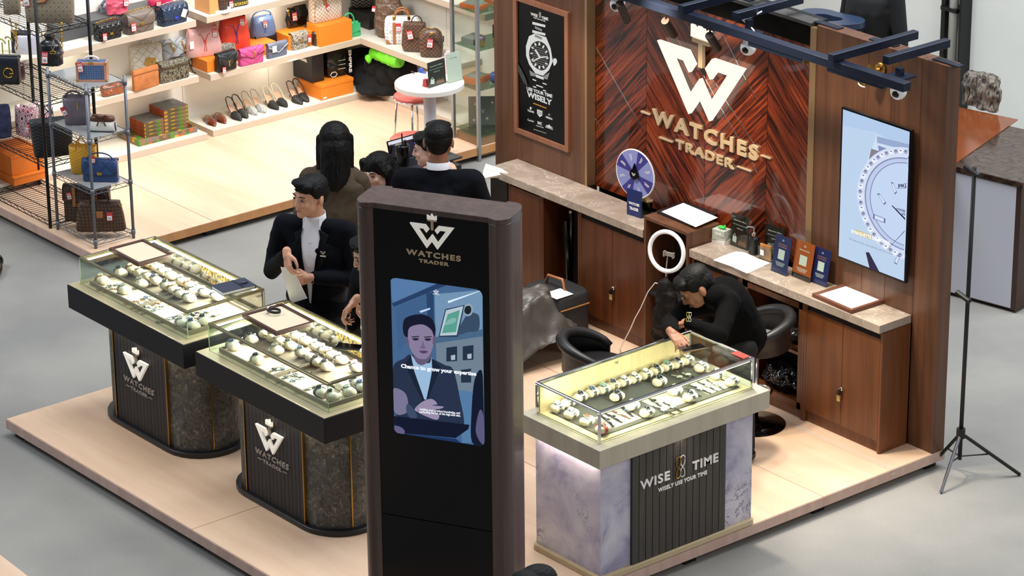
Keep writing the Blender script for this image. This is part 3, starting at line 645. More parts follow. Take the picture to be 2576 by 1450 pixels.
watch_rows((1300,780),0.3242,ZT2,[('from left along back row',[(395,728,('steel','black')),(490,685,('steel','black')),(580,650,('steel','blue')),(668,625,('steel','green')),(742,595,('two-tone','black')),(828,568,('steel','white')),(908,543,('steel','white')),(995,512,('steel','white')),(1078,480,('steel','black')),(1162,450,('steel','green')),(1242,427,('steel','black',1)),(1318,400,('steel','white',1))],True),('down right side',[(1430,455,('steel','white',1)),(1550,512,SW),(1668,565,('steel','white',1))],True),('down left side',[(312,765,('steel','green')),(420,815,SW),(542,870,('steel','brown',1)),(665,930,('red','brown'))],True),('down second tray edge',[(775,680,BL),(893,752,SW),(1008,805,('steel','black'))],True),('down third tray edge',[(1105,565,('steel','black')),(1225,635,SW),(1342,685,('steel','black'))],True),('on left pad',[(745,840,BL),(800,815,('brown leather','white')),(850,790,('black leather','blue')),(700,865,BL)],False),('on centre pad',[(1060,715,('steel','black')),(1140,785,SW),(1210,760,('steel','green'))],False),('on right pad',[(1360,640,SW),(1420,620,SW),(1480,600,SW),(1540,585,SW)],False),('behind right pad',[(1265,530,SW),(1330,512,SW)],False)],PI/2,'pale kiosk case','watches in the pale kiosk case',kr)
# ================================================================== THINGS LYING ON THE CASES
CREAMF=pbr('cream_felt','#cfc3a8',0.9)
BROWNF=pbr('brown_tray_frame','#4a2c22',0.4)
def show_tray(label,cx,cy,w,d,rz,z,felt=None,fr=None,frw=0.018,hh=0.024):
 t=thing('presentation_tray',label,'tray',(cx,cy,z),rz)
 m=MB();m.box(-w/2,-d/2,0,w/2,-d/2+frw,hh);m.box(-w/2,d/2-frw,0,w/2,d/2,hh);m.box(-w/2,-d/2+frw,0,-w/2+frw,d/2-frw,hh);m.box(w/2-frw,-d/2+frw,0,w/2,d/2-frw,hh)
 m.build('frame',fr or BROWNF,t,bevel=0.002)
 MB().box(-w/2+frw,-d/2+frw,0.001,w/2-frw,d/2-frw,hh-0.010).build('felt',felt or CREAMF,t)
 return t
def quad_spot(pl,pf,pr,z):
 a=at(*pl,z=z);b=at(*pf,z=z);c=at(*pr,z=z);cen=(a+c)/2;w=(b-a);dd=(c-b)
 return cen.x,cen.y,w.length,dd.length,math.atan2(w.y,w.x)
x,y,w,d,rz=quad_spot((273,625),(347,664),(436,641),ZP+0.99+0.02)
show_tray('brown framed presentation tray with bare cream felt on the farther left case',x,y,w,d,rz,ZP+0.9905)
x,y,w,d,rz=quad_spot((615,795),(701,842),(789,807),ZP+0.99+0.02)
show_tray('brown framed presentation tray with a watch on its felt, on the case beside the pillar',x,y,w,d,rz,ZP+0.9905)
q=at(690,780,z=ZP+1.03)
t=thing('wristwatch','black-strapped steel watch standing in the presentation tray','watch',(q.x,q.y,ZP+1.005),math.radians(20))
MB(T(0,0,0.020)).tube([(0.002+0.036*math.cos(a),0.026*math.sin(a),0)for a in[2*PI*k/20 for k in range(20)]],0.004,6,M=Matrix.Diagonal((1,1,2.4,1)),closed=True).build('strap',STRAPS['black leather'],t,smooth=True)
MB().lathe([(0.018,-0.004),(0.020,0),(0.017,0.006)],20,T(-0.036,-0.004,0.02)@rotm('Y',-90)).build('watch_case',STEEL,t)
MB().lathe([(0.014,0.0061),(0.014,0.0068)],20,T(-0.036,-0.004,0.02)@rotm('Y',-90)).build('dial',DIALS['black'],t)
x,y,w,d,rz=quad_spot((535,727),(565,746),(641,722),ZP+0.995)
t=thing('notebook','navy leather notebook with a strap on the farther left case','notebook',(x,y,ZP+0.9905),rz)
NAVL=pbr('navy_leather','#1d2b45',0.35)
m=MB();m.box(-w/2,-d/2,0,w/2,d/2,0.003);m.box(-w/2,-d/2,0.019,w/2,d/2,0.022);m.box(-w/2,d/2-0.003,0.003,w/2,d/2,0.019);m.build('cover',NAVL,t,bevel=0.001)
MB().box(-w/2+0.003,-d/2+0.003,0.0031,w/2-0.004,d/2-0.0035,0.0189).build('pages',WHITE,t)
m=MB();m.box(-w*0.02,d*0.15,0.0221,w*0.10,d*0.4,0.025);m.box(-w/2-0.001,d*0.12,0.0222,w*0.5+0.001,d*0.17,0.0235);m.build('strap',BLACKM,t)
MB().cbox(w*0.04,d*0.30,0.0265,0.012,0.022,0.003).build('clasp',STEEL,t)
q=at(878,871,z=ZP+1.0)
t=thing('phone','black phone lying on the case right against the screen pillar','phone',(q.x,q.y,ZP+0.9905),math.radians(35));MB().cbox(0,0,0.005,0.15,0.073,0.010).build('body',BLACKM,t,bevel=0.004);MB().cbox(0,0,0.0104,0.142,0.066,0.0006).build('screen',BLACKG,t)
# ================================================================== SCREEN PILLAR
TZ=2.37;tw=math.radians(28.813)
TA=at(937,509.7,z=TZ);TB=at(1228,548,z=TZ)
mid=(TA+TB)/2;HWT=(TB-TA).length/2
PIL=wood('walnut_pillar_veneer','#3d2e29','#594640','z',22.0,0.42,0.03,0.03,coat=0.1)
tot=thing('screen_pillar','tall walnut advertising pillar with a portrait screen and white emblem','advertising pillar',(mid.x,mid.y,ZP),tw)
H=TZ-ZP;LO=0.105;DEP=0.24
def lobe(sg):
 x0=HWT;P=[(x0,0.0)]
 for i in range(9):
  a=-PI/2+PI/2*i/8;P.append((x0+0.02+(LO-0.02)*math.cos(a)if False else x0+LO*(0.45+0.55*math.cos(a)),-0.018+0.085+0.085*math.sin(a)))
 for i in range(9):
  a=PI/2*i/8;P.append((x0+LO*(0.45+0.55*math.cos(a)),DEP-0.067+0.085*math.sin(a)))
 P.append((x0,DEP+0.018));P.append((x0,DEP))
 return[(sg*p[0],p[1])for p in P]
for sg in(-1,1):
 MB().slab(lobe(sg),0.0,H-0.0305).build('side_post',PIL,tot,bevel=0.002,seg=1)
MB().slab(lobe(1)+lobe(-1)[::-1],H-0.03,H).build('top_board',PIL,tot,bevel=0.002,seg=1)
MB().box(-HWT+0.001,0.026,0.0,HWT-0.001,DEP-0.01,H-0.031).build('core',BLACKM,tot)
BP=pbr('black_acrylic_face','#040408',0.3,spec=0.25)
WMT=T(mid.x,mid.y,ZP)@rotm('Z',28.813)
def tp(px,py):return on_plane(px,py,WMT)
s0=tp(978,699)[1];s1=tp(1217,1127)[1];sx0=tp(985,900)[0];sx1=tp(1215,920)[0]
hb=tp(940,672)[1]
MB().box(-HWT+0.001,0.003,hb+0.002,HWT-0.001,0.0255,H-0.031).build('header_panel',BP,tot)
SCRX0,SCRX1,SCRZ0,SCRZ1=sx0,sx1,s1-0.0,s0
m=MB();X0,X1=-HWT+0.001,HWT-0.001
m.box(X0,0.008,0.50,SCRX0,0.0255,hb);m.box(SCRX1,0.008,0.50,X1,0.0255,hb);m.box(SCRX0,0.008,SCRZ1,SCRX1,0.0255,hb);m.box(SCRX0,0.008,0.50,SCRX1,0.0255,SCRZ0)
m.build('screen_bezel',BP,tot)
MB().box(X0,0.006,0.0,X1,0.0255,0.496).build('lower_panel',BP,tot)
lw=tp(1143,577)[0]-tp(1032,562)[0];lx,lz=(tp(1143,572)[0]+tp(1032,561)[0])/2,(tp(1143,572)[1]+tp(1032,561)[1])/2
logo(tot,lx,lz,lw,LOGOK,LETTER,LETTER,y=0.003,dW=0.012,dash=False)
scr=MB().box(SCRX0,0.014,SCRZ0,SCRX1,0.0255,SCRZ1).build('screen',emis('screen_backdrop','#4a6f9c',0.8),tot)
_em={}
def em(c,s=0.8):
 if(c,s)not in _em:_em[(c,s)]=emis('screen_tone_%02d'%len(_em),c,s)
 return _em[(c,s)]
class Pic:
 def __init__(s,parent,M,off,scl,ysurf,clip=None):s.p=parent;s.M=M;s.off=off;s.s=scl;s.y=ysurf;s.k=0;s.clip=clip
 def uv(s,p):
  u,v=on_plane(s.off[0]+p[0]*s.s,s.off[1]+p[1]*s.s,s.M)
  if s.clip:u=min(max(u,s.clip[0]),s.clip[1]);v=min(max(v,s.clip[2]),s.clip[3])
  return(u,v)
 def poly(s,pts,c,strength=0.8,name='picture_shape',mat=None):
  s.k+=1;y=s.y-0.00012*s.k;P=[s.uv(p)for p in pts]
  return MB().prism(P,y-0.0001,y).build(name,mat or em(c,strength),s.p)
 def curve(s,pts,n=5):
  out=[];m=len(pts)
  for i in range(m):
   p0,p1,p2,p3=pts[(i-1)%m],pts[i],pts[(i+1)%m],pts[(i+2)%m]
   for k in range(n):
    t=k/n;out.append(tuple(0.5*(2*p1[j]+(p2[j]-p0[j])*t+(2*p0[j]-5*p1[j]+4*p2[j]-p3[j])*t*t+(3*p1[j]-p0[j]-3*p2[j]+p3[j])*t**3)for j in(0,1)))
  return out
 def soft(s,pts,c,strength=0.8,name='picture_shape',mat=None):return s.poly(s.curve(pts),c,strength,name,mat)
WMTs=WMT@T(0,0.014,0)
def onscr(px,py):return on_plane(px,py,WMTs)
P=Pic(scr,WMTs,(960,680),0.3171,0.0138,(SCRX0+0.001,SCRX1-0.001,SCRZ0+0.001,SCRZ1-0.001))
P.poly([(55,50),(440,100),(90,260),(60,200)],'#5e86b8',name='picture_ceiling')
P.poly([(440,100),(520,105),(100,290),(80,265)],'#2a4570',name='picture_beam')
P.poly([(355,185),(412,170),(418,560),(365,420)],'#2b4a74',name='picture_post')
P.poly([(110,300),(355,190),(360,430),(130,640)],'#456a98',name='picture_glass')
P.poly([(420,190),(800,120),(800,500),(430,560)],'#7ea2c4',name='picture_niche')
P.poly([(525,245),(800,140),(800,160),(530,262)],'#d8eeff',1.0,name='picture_light_bar')
P.poly([(300,325),(385,298),(385,312),(310,338)],'#c4dcf4',1.0,name='picture_light_bar')
P.poly([(430,530),(800,470),(802,520),(432,578)],'#4f7093',name='picture_shelf')
P.poly([(432,580),(802,525),(812,1000),(440,960)],'#8397aa',0.7,name='picture_wall')
P.poly([(505,310),(660,275),(605,530),(452,530)],'#2b4664',name='picture_frame')
P.poly([(512,318),(648,284),(596,515),(462,520)],'#c9dbe6',name='picture_mount')
P.poly([(525,350),(622,315),(590,490),(480,500)],'#5fae9f',name='picture_watch_photo')
P.soft([(500,430),(545,385),(590,380),(585,410),(540,430)],'#8fc4b8',name='picture_watch_photo')
P.soft([(600,505),(680,350),(740,340),(775,370),(770,475),(690,490)],'#3c536e',name='picture_stand')
P.soft([(650,315),(665,275),(700,265),(722,290),(718,345),(685,365),(655,345)],'#9fb6c6',name='picture_watch')
P.soft([(658,315),(670,288),(700,283),(712,305),(708,335),(685,350),(662,338)],'#1a2430',name='picture_watch_dial')
for(a,b)in((515,615),(645,605)):
 P.poly([(a,b),(a+85,b-12),(a+85,b+105),(a,b+110)],'#25364e',name='picture_box');P.poly([(a+35,b+62),(a+70,b+55),(a+70,b+95),(a+38,b+98)],'#bccad8',name='picture_box_light')
P.poly([(630,790),(712,780),(712,890),(632,892)],'#25364e',name='picture_box')
P.poly([(610,950),(720,965),(715,1370),(640,1370)],'#5b87b4',name='picture_glass')
P.soft([(95,760),(180,700),(235,668),(390,700),(500,750),(570,790),(620,1000),(655,1230),(560,1260),(240,1230),(120,1160),(85,960)],'#2b3956',0.7,name='picture_jacket')
P.poly([(235,665),(290,745),(385,735),(400,690),(405,780),(360,1025),(335,1025),(255,800)],'#a9cdf0',name='picture_shirt')
P.soft([(258,690),(262,620),(385,640),(382,710),(330,752),(285,738)],'#7b6f92',0.6,name='picture_neck')
P.soft([(205,500),(215,440),(300,400),(400,440),(415,530),(405,620),(370,690),(330,705),(280,690),(228,620)],'#9c8fb2',0.72,name='picture_face')
P.soft([(185,525),(205,515),(222,590),(205,585)],'#7a6b90',0.65,name='picture_ear')
P.soft([(412,520),(430,520),(425,570),(408,585)],'#7a6b90',0.65,name='picture_ear')
P.soft([(170,450),(185,385),(250,355),(330,350),(400,385),(430,460),(420,525),(395,470),(330,430),(250,440),(215,470),(208,530),(180,510)],'#141a34',0.7,name='picture_hair')
for a,b in((272,0),(370,2)):
 P.soft([(a-28,545+b),(a,535+b),(a+28,545+b),(a,558+b)],'#3a3252',0.6,name='picture_eye');P.poly([(a-32,525+b),(a+28,520+b),(a+30,527+b),(a-30,532+b)],'#1c1e38',0.6,name='picture_brow')
P.soft([(318,600),(330,560),(342,600),(355,615),(330,622),(305,615)],'#83769c',0.66,name='picture_nose')
P.soft([(300,642),(335,636),(372,645),(335,660)],'#6a4a6e',0.66,name='picture_mouth')
P.poly([(190,745),(235,668),(262,800),(345,1035),(330,1040),(225,830)],'#1d2a45',0.6,name='picture_lapel')
P.poly([(400,700),(470,765),(440,850),(362,1035),(358,1020),(405,800)],'#1d2a45',0.6,name='picture_lapel')
P.soft([(265,1100),(330,1040),(400,1020),(445,1060),(400,1070),(490,1080),(480,1095),(420,1110),(460,1150),(440,1185),(360,1160),(300,1130)],'#b0a2c4',0.72,name='picture_hand')
P.soft([(90,945),(150,945),(200,990),(215,1080),(200,1130),(130,1145),(95,1090)],'#8d88ac',0.7,name='picture_hand')
P.soft([(205,1060),(250,1090),(285,1160),(240,1180),(200,1120)],'#46587a',0.7,name='picture_watch')
P.poly([(100,1155),(700,1225),(690,1260),(590,1330),(110,1290)],'#0c1a38',0.6,name='picture_tray')
P.poly([(104,1290),(590,1335),(640,1390),(108,1330)],'#1d3a70',0.7,name='picture_tray_side')
P.soft([(100,1235),(160,1245),(188,1285),(150,1320),(105,1310)],'#77719c',0.66,name='picture_hand')
P.soft([(740,870),(800,800),(812,1100),(815,1390),(720,1360),(715,1150)],'#101c38',0.6,name='picture_sleeve')
P.soft([(780,1110),(812,1160),(815,1380),(750,1280)],'#6e6a94',0.66,name='picture_hand')
WT=emis('screen_white','#f4f8ff',1.0)
def ptext(s,a,b,px_h,w=True,bold=0.03,mat=WT,name='picture_caption',P=P):
 P.k+=1;u0,v0=P.uv(a);u1,v1=P.uv(b);L=math.hypot(u1-u0,v1-v0);ang=math.degrees(math.atan2(v1-v0,u1-u0))
 m=MB();y=P.y-0.00012*P.k;text(m,s,(u0+u1)/2,(v0+v1)/2,px_h,y,0.0001,w=L if w else None,bold=bold,rot=ang);return m.build(name,mat,P.p)
kz=(SCRZ1-SCRZ0)/1300
ptext('Chance to grow your expertise',(158,770),(755,835),26*kz*1.15,bold=0.045)
ptext('building your product knowledge, and',(308,1108),(626,1140),15*kz*1.15);ptext('perfecting the art of the high-end sale.',(305,1128),(630,1160),15*kz*1.15)
ux,vz=P.uv((435,162));m=MB();k=(P.uv((458,165))[0]-P.uv((412,160))[0])/1076
for pl in(LOGO,CROWN,TEE):m.prism(sc(pl,k,ux,vz),0.0080,0.0082)
m.build('picture_emblem',WT,scr)
ptext('WATCHES',(408,188),(463,194),6*kz)
m=MB()
for cx_,cz_,sx,sz in((SCRX0,SCRZ0,1,1),(SCRX1,SCRZ0,-1,1),(SCRX0,SCRZ1,1,-1),(SCRX1,SCRZ1,-1,-1)):
 r=0.03;m.prism([(cx_,cz_)]+[(cx_+sx*(r-r*math.sin(a)),cz_+sz*(r-r*math.cos(a)))for a in[PI/2*i/6 for i in range(7)]],0.0045,0.0079)
m.build('bezel_corner',BP,tot)
lamp('screen_glow','AREA',tuple(WMT@Vector((0.03,-0.03,(SCRZ0+SCRZ1)/2))),0.8,(0.45,0.62,1.0),0.45,0.8,aim=tuple(WMT@Vector((0.03,-1.0,(SCRZ0+SCRZ1)/2))))
# ================================================================== WALL SIGNS AND SCREENS
WALL=T(0,0.07,0)
def wpt(px,py):return on_plane(px,py,WALL)
a=at(1653,103,y=0.02);b=at(1870,173,y=0.02)
sx,sz,sw=(a.x+b.x)/2,(a.z+b.z)/2,b.x-a.x
sg=thing('wall_sign','large lit white crowned emblem with champagne lettering on the rosewood panel','sign',(0,0.07,0))
logo(sg,sx,sz,sw,LOGOW,LETTER,LETTER,y=-0.0015,dW=0.03,dash=True,off=0.02,dash2=True)
m=MB()
for(u,v)in((-340,-60),(340,-60),(0,-300),(0,200),(0,0)):m.cbox(sx+u*sw/1076,-0.011,sz+v*sw/1076,0.02,0.019,0.02)
m.build('sign_mount',BLACKM,sg)
lamp('sign_spot_light','SPOT',(sx+0.25,-0.9,2.8),190,(1.0,0.80,0.55),spot=42,blend=0.9,radius=0.05,aim=(sx+0.22,0.07,sz-0.15))
lamp('sign_spot_light','SPOT',(sx-0.75,-1.0,2.7),30,(1.0,0.80,0.58),spot=50,blend=0.9,radius=0.05,aim=(sx-0.6,0.07,1.3))
# ---- poster
FR=wood('light_walnut_frame','#7a4e38','#94634a','z',16,0.4)
c1=at(1297,332.7,y=-0.015);c2=at(1431,384.5,y=-0.015);c3=at(1425.8,30.3,y=-0.015)
PX0,PX1,PZ0,PZ1=c1.x-0.01,c2.x,(c1.z+c2.z)/2,c3.z
po=thing('framed_poster','walnut framed black poster of a steel watch on the left wall panel','poster',(0,-0.0005,0))
fw_=0.035
m=MB();m.box(PX0,-0.022,PZ0,PX1,0,PZ0+fw_);m.box(PX0,-0.022,PZ1-fw_,PX1,0,PZ1);m.box(PX0,-0.022,PZ0+fw_,PX0+fw_,0,PZ1-fw_);m.box(PX1-fw_,-0.022,PZ0+fw_,PX1,0,PZ1-fw_)
m.build('frame',FR,po,bevel=0.002)
PB=pbr('black_poster_print','#08090a',0.25,spec=0.25,noise=0.5,nscale=2.5)
MB().box(PX0+fw_,-0.008,PZ0+fw_,PX1-fw_,-0.001,PZ1-fw_).build('print',PB,po)
WPR=emis('poster_white','#f2f2ee',0.75);GPR=emis('poster_grey','#a9a9a6',0.6);OPR=emis('poster_orange','#f0a04a',0.8);DPR=pbr('poster_dark','#15171a',0.3)
WPo=T(0,-0.0085,0)
Q=Pic(po,WPo,(1290,0),0.2759,-0.0081,(PX0+fw_,PX1-fw_,PZ0+fw_,PZ1-fw_))
Q.poly([(120,420),(148,330),(200,305),(305,340),(345,440),(365,560),(330,640),(275,692),(205,668),(150,590),(122,510)],0,mat=WPR,name='printed_watch')
Q.soft([(368,540),(395,535),(402,570),(375,600)],0,mat=WPR,name='printed_crown')
Q.soft([(150,470),(178,400),(235,375),(300,410),(335,490),(335,570),(300,630),(250,640),(190,600),(158,540)],0,mat=DPR,name='printed_dial')
for k in range(9):y=430+k*20;Q.poly([(178,y-14),(318,y+30),(318,y+34),(178,y-10)],0,mat=GPR,name='printed_line')
for k in range(12):
 a=2*PI*k/12;cx,cy=245+74*math.cos(a),508+108*math.sin(a)+22*math.cos(a);c2_,s2_=math.cos(a),math.sin(a)
 Q.poly([(cx-9*s2_-12*c2_,cy+7*c2_-14*s2_),(cx+9*s2_-12*c2_,cy-7*c2_-14*s2_),(cx+6*s2_+10*c2_,cy-5*c2_+14*s2_),(cx-6*s2_+10*c2_,cy+5*c2_+14*s2_)],0,mat=WPR,name='printed_marker')
Q.poly([(180,558),(250,515),(322,512),(322,520),(252,530),(186,565)],0,mat=WPR,name='printed_hand');Q.poly([(200,455),(215,450),(258,520),(246,528)],0,mat=WPR,name='printed_hand')
for k in range(4):
 y=205+k*38;Q.poly([(205 if k%2 else 182,y-8),(270 if k%2 else 300,y+22),(270 if k%2 else 300,y+44),(205 if k%2 else 182,y+16)],0,mat=(GPR if k%2 else WPR),name='printed_link')
Q.poly([(155,640),(205,668),(275,700),(340,660),(320,725),(230,700),(165,690)],0,mat=GPR,name='printed_lug')
Q.poly([(215,680),(285,705),(285,728),(215,702)],0,mat=WPR,name='printed_link')
for(x0,y0,x1)in((184,718,218),(276,752,312),(218,770,280),(190,782,218),(280,816,308)):Q.poly([(x0,y0),(x1,y0+(x1-x0)*0.36),(x1,y0+(x1-x0)*0.36+10),(x0,y0+10)],0,mat=WPR,name='printed_dash')
def qt(s,a,b,h,mat=WPR,bold=0.04,P=None):
 return ptext(s,a,b,h,True,bold,mat,'printed_lettering',P or Q)
k_=(PZ1-PZ0)/1250
qt('WISE',(167,135),(232,158),24*k_);qt('TIME',(268,172),(328,186),24*k_);qt('WISELY USE YOUR TIME',(192,162),(302,198),9*k_)
qt('USE YOUR TIME',(132,818),(366,892),28*k_);qt('WISELY',(134,875),(362,962),48*k_)
Q.poly([(192,936),(312,982),(312,990),(192,944)],0,mat=OPR,name='printed_rule')
qt('TUDOR',(140,1012),(200,1032),16*k_);qt('OMEGA',(305,1072),(368,1094),16*k_);qt('Cartier',(140,1098),(200,1116),18*k_,bold=0.01);qt('IWC',(232,1130),(272,1144),26*k_);qt('and many other brands',(196,1180),(310,1218),9*k_,bold=0.0)
Q.poly([(228,995),(275,1012),(275,1052),(252,1068),(228,1035)],0,mat=WPR,name='printed_shield');qt('TAG',(233,1018),(271,1032),9*k_,DPR);qt('HEUER',(233,1034),(271,1048),8*k_,DPR)
Q.poly([(162,972),(178,978),(178,990),(170,1000),(162,992)],0,mat=WPR,name='printed_shield')
Q.poly([(305,1140),(335,1140),(340,1130),(345,1146),(372,1165),(340,1162)],0,mat=WPR,name='printed_wings');qt('BREITLING',(306,1160),(372,1184),11*k_)
Q.poly([(218,1140),(288,1162),(288,1167),(218,1145)],0,mat=WPR,name='printed_rule')
P2=[(math.cos(a)*8+338,math.sin(a)*11+1047)for a in[PI*0.75+1.5*PI*k/10 for k in range(11)]]+[(math.cos(a)*5+338,math.sin(a)*7+1047)for a in[PI*2.25-1.5*PI*k/10 for k in range(11)]]
Q.poly(P2,0,mat=WPR,name='printed_omega')
Q.soft([(40,560),(90,640),(130,730),(138,780),(100,740),(55,640)],0,mat=pbr('poster_dim','#3a3b3c',0.3),name='printed_reflection')
u_,v_=Q.uv((248,137))
hourglass(po,u_,v_,50*k_,OPR,WPR,y=-0.0086,d=0.001,name='printed_hourglass')
# ---- wall television
tv=thing('wall_television','portrait television showing a diamond set watch on the right wall panel','television',(0,-0.0005,0))
c=[at(*p,y=-0.045)for p in((2115,270.8),(2289.4,324.2),(2108,650.6),(2281,713))]
VX0,VX1,VZ0,VZ1=(c[0].x+c[2].x)/2,(c[1].x+c[3].x)/2,(c[2].z+c[3].z)/2,(c[0].z+c[1].z)/2
MB().box(VX0+0.05,-0.02,VZ0+0.1,VX1-0.05,0,VZ1-0.1).build('wall_mount',BLACKM,tv)
MB().box(VX0,-0.043,VZ0,VX1,-0.0205,VZ1).build('casing',BLACKM,tv,bevel=0.003)
m=MB();bz=0.012
m.box(VX0,-0.045,VZ0,VX1,-0.0432,VZ0+bz);m.box(VX0,-0.045,VZ1-bz,VX1,-0.0432,VZ1);m.box(VX0,-0.045,VZ0+bz,VX0+bz,-0.0432,VZ1-bz);m.box(VX1-bz,-0.045,VZ0+bz,VX1,-0.0432,VZ1-bz);m.build('bezel',BLACKG,tv)
ts=MB().box(VX0+bz,-0.0443,VZ0+bz,VX1-bz,-0.0431,VZ1-bz).build('screen',emis('tv_backdrop','#c4dbf6',0.92),tv)
V=Pic(ts,T(0,-0.0445,0),(2090,250),0.3310,-0.0444,(VX0+bz,VX1-bz,VZ0+bz,VZ1-bz))
V.poly([(80,70),(600,235),(600,420),(350,250),(90,200)],'#b7d0f0',0.95)
def ring(rx,ry,cx=590,cy=800,a0=90,a1=275,n=26):return[(cx+rx*math.cos(math.radians(a))*1.0,cy-ry*math.sin(math.radians(a))+(rx*math.cos(math.radians(a)))*0.22)for a in[a0+(a1-a0)*i/n for i in range(n+1)]]
V.poly([(345,270),(600,350),(600,560),(375,480),(250,640),(215,800),(205,790),(240,560),(330,330)],'#d3e4fa',0.95)
V.poly([(352,280),(600,345),(600,395),(352,330)],'#9fb2d8',0.9);V.poly([(360,350),(600,440),(600,470),(365,395)],'#8894c0',0.9);V.poly([(370,400),(480,410),(600,440),(600,520),(372,480)],'#b3bfe0',0.9)
V.poly([(308,375),(370,395),(372,470),(290,462)],'#938c9c',0.8);V.poly([(290,455),(372,470),(330,515),(280,520)],'#12164e',0.8);V.poly([(490,405),(600,440),(600,455),(490,420)],'#2a2c6e',0.8)
V.poly(ring(390,430)+[(600,1400),(610,800)],'#d7e2f8',0.97,name='picture_bezel')
for k in range(30):
 a=math.radians(93+k*6.0);rx,ry=362,398;cx,cy=590+rx*math.cos(a),800-ry*math.sin(a)+rx*math.cos(a)*0.22
 V.soft([(cx-17,cy),(cx,cy-18),(cx+17,cy),(cx,cy+18)],'#f2f7ff' if k%2 else '#a3a9c6',1.0,name='picture_diamond');V.poly([(cx-6,cy-12),(cx+8,cy-4),(cx+3,cy+2),(cx-9,cy-6)],'#5d628a',0.8,name='picture_facet')
V.poly(ring(325,355)+[(600,1370),(610,800)],'#8b97c0',0.9,name='picture_ring');V.poly(ring(315,345)+[(600,1370),(610,800)],'#c2d0f0',0.95,name='picture_ring')
V.poly(ring(285,318)+[(600,1370),(610,800)],'#7f8bb8',0.9,name='picture_ring');V.poly(ring(279,312)+[(600,1370),(610,800)],'#c9dbf8',0.95,name='picture_dial')
for pts in(((465,625),(482,630),(512,705),(495,722)),((360,715),(378,712),(430,785),(415,802)),((332,868),(425,905),(422,940),(330,905)),((515,1180),(535,1190),(510,1255),(490,1240)),((560,640),(600,640),(600,680),(510,675))):
 V.poly(pts,'#6f79a4',0.85,name='picture_marker');cx,cy=sum(p[0]for p in pts)/4,sum(p[1]for p in pts)/4;V.poly([(cx+(p[0]-cx)*0.75,cy+(p[1]-cy)*0.75)for p in pts],'#dbe8ff',0.95,name='picture_marker')
V.poly([(470,805),(480,805),(600,910),(600,925)],'#1a1c4a',0.7,name='picture_hand');V.poly([(430,1150),(435,1142),(600,1005),(600,1012)],'#2d3164',0.7,name='picture_hand')
V.poly([(275,1160),(300,1160),(380,1310),(305,1300)],'#3a2f52',0.7)
TVW=emis('tv_caption_white','#ffffff',1.0);TVD=emis('tv_caption_dark','#3a4480',0.7);YEL=emis('tv_caption_yellow','#d8c88a',0.9)
V.poly([(192,985),(322,1028),(320,1066),(190,1022)],0,mat=YEL,name='caption_highlight')
kv=(VZ1-VZ0)/1150
ptext('10 BAGUETTE DIAMONDS',(165,1010),(460,1105),24*kv,bold=0.04,mat=TVW,P=V);ptext('10 diamonds beautifully set by hand',(150,1062),(478,1180),14*kv,bold=0.0,mat=emis('tv_caption_grey','#8d97b8',0.7),P=V)
ptext('FRI',(525,665),(590,672),22*kv,mat=TVD,P=V);ptext('OYSTER',(508,838),(590,862),16*kv,mat=TVD,P=V);ptext('DATE',(548,875),(600,890),16*kv,mat=TVD,P=V)
lamp('tv_glow','AREA',((VX0+VX1)/2,-0.07,(VZ0+VZ1)/2),1.6,(0.72,0.84,1.0),0.5,0.85,aim=((VX0+VX1)/2,-1.0,(VZ0+VZ1)/2))
# ================================================================== LIGHTING TRACK
BAR=pbr('navy_black_steel','#1a2236',0.35,0.4)
tr=thing('lighting_track','black steel lighting frame with arms along the top of the back wall','lighting track',(0,0,0))
MB().box(-4.3,-0.53,2.50,0.16,-0.47,2.55).build('track',BAR,tr,bevel=0.002,seg=1)
for px,py in((1604,-22),(1730,17),(1877,32),(2103,141)):
 q=at(px,py,z=2.58);MB().box(q.x-0.022,-0.56 if px!=1877 else-0.42,2.552,q.x+0.022,0.12,2.60).build('arm',BAR,tr,bevel=0.002,seg=1)
q=at(2263,140,z=2.58);MB().box(q.x-0.022,-0.36,2.552,q.x+0.022,0.14,2.60).build('arm',BAR,tr,bevel=0.002,seg=1)
for i,x in enumerate((-3.6,-2.9,-2.3,-1.75,-1.0,-0.55,-0.05)):MB().cbox(x,0.05,2.501,0.20,0.05,0.006).build('fixing_plate',BAR,tr)
CAMW=pbr('white_camera_shell','#ececec',0.3)
def sec_cam(px,py,label,armx=None,yy=-0.34,cable=False):
 q=at(px,py,y=yy);t=thing('security_camera',label,'security camera',(q.x,yy,q.z))
 top=2.551-q.z
 MB().cbox(0,0,(0.075+top)/2,0.035,0.035,top-0.075).build('drop_post',BAR,t);MB().cbox(0,0,0.070,0.13,0.13,0.012).build('mount_plate',BAR,t)
 MB().lathe([(0.001,0.064),(0.04,0.063),(0.042,0.045),(0.035,0.03),(0.034,0.02)],20).build('base',CAMW,t,smooth=True)
 MB().ell((0,-0.005,-0.018),(0.047,0.047,0.047),20,14).build('shell',CAMW,t,smooth=True)
 MB(T(0,-0.005,-0.018)@rotm('Z',20)).ell((0,-0.028,-0.004),(0.026,0.024,0.026)).build('lens',BLACKG,t,smooth=True)
 if cable:MB().tube([(0.0,0.1,top+0.03),(-0.05,0.06,top-0.01),(-0.09,0.03,top-0.03),(-0.06,0.0,0.14),(0.03,0,0.10),(0.05,0.0,0.085),(0.03,0,0.076)],0.005,6).build('cable',CAMW,t,smooth=True)
sec_cam(1555,3,'white ball security camera at the far left end of the lighting frame')
sec_cam(1884,112,'white ball security camera with a loose white cable under the frame',cable=True)
sec_cam(2262,222,'white ball security camera above the television')
SPB=pbr('bronze_black_spot','#2a1d16',0.5,0.3)
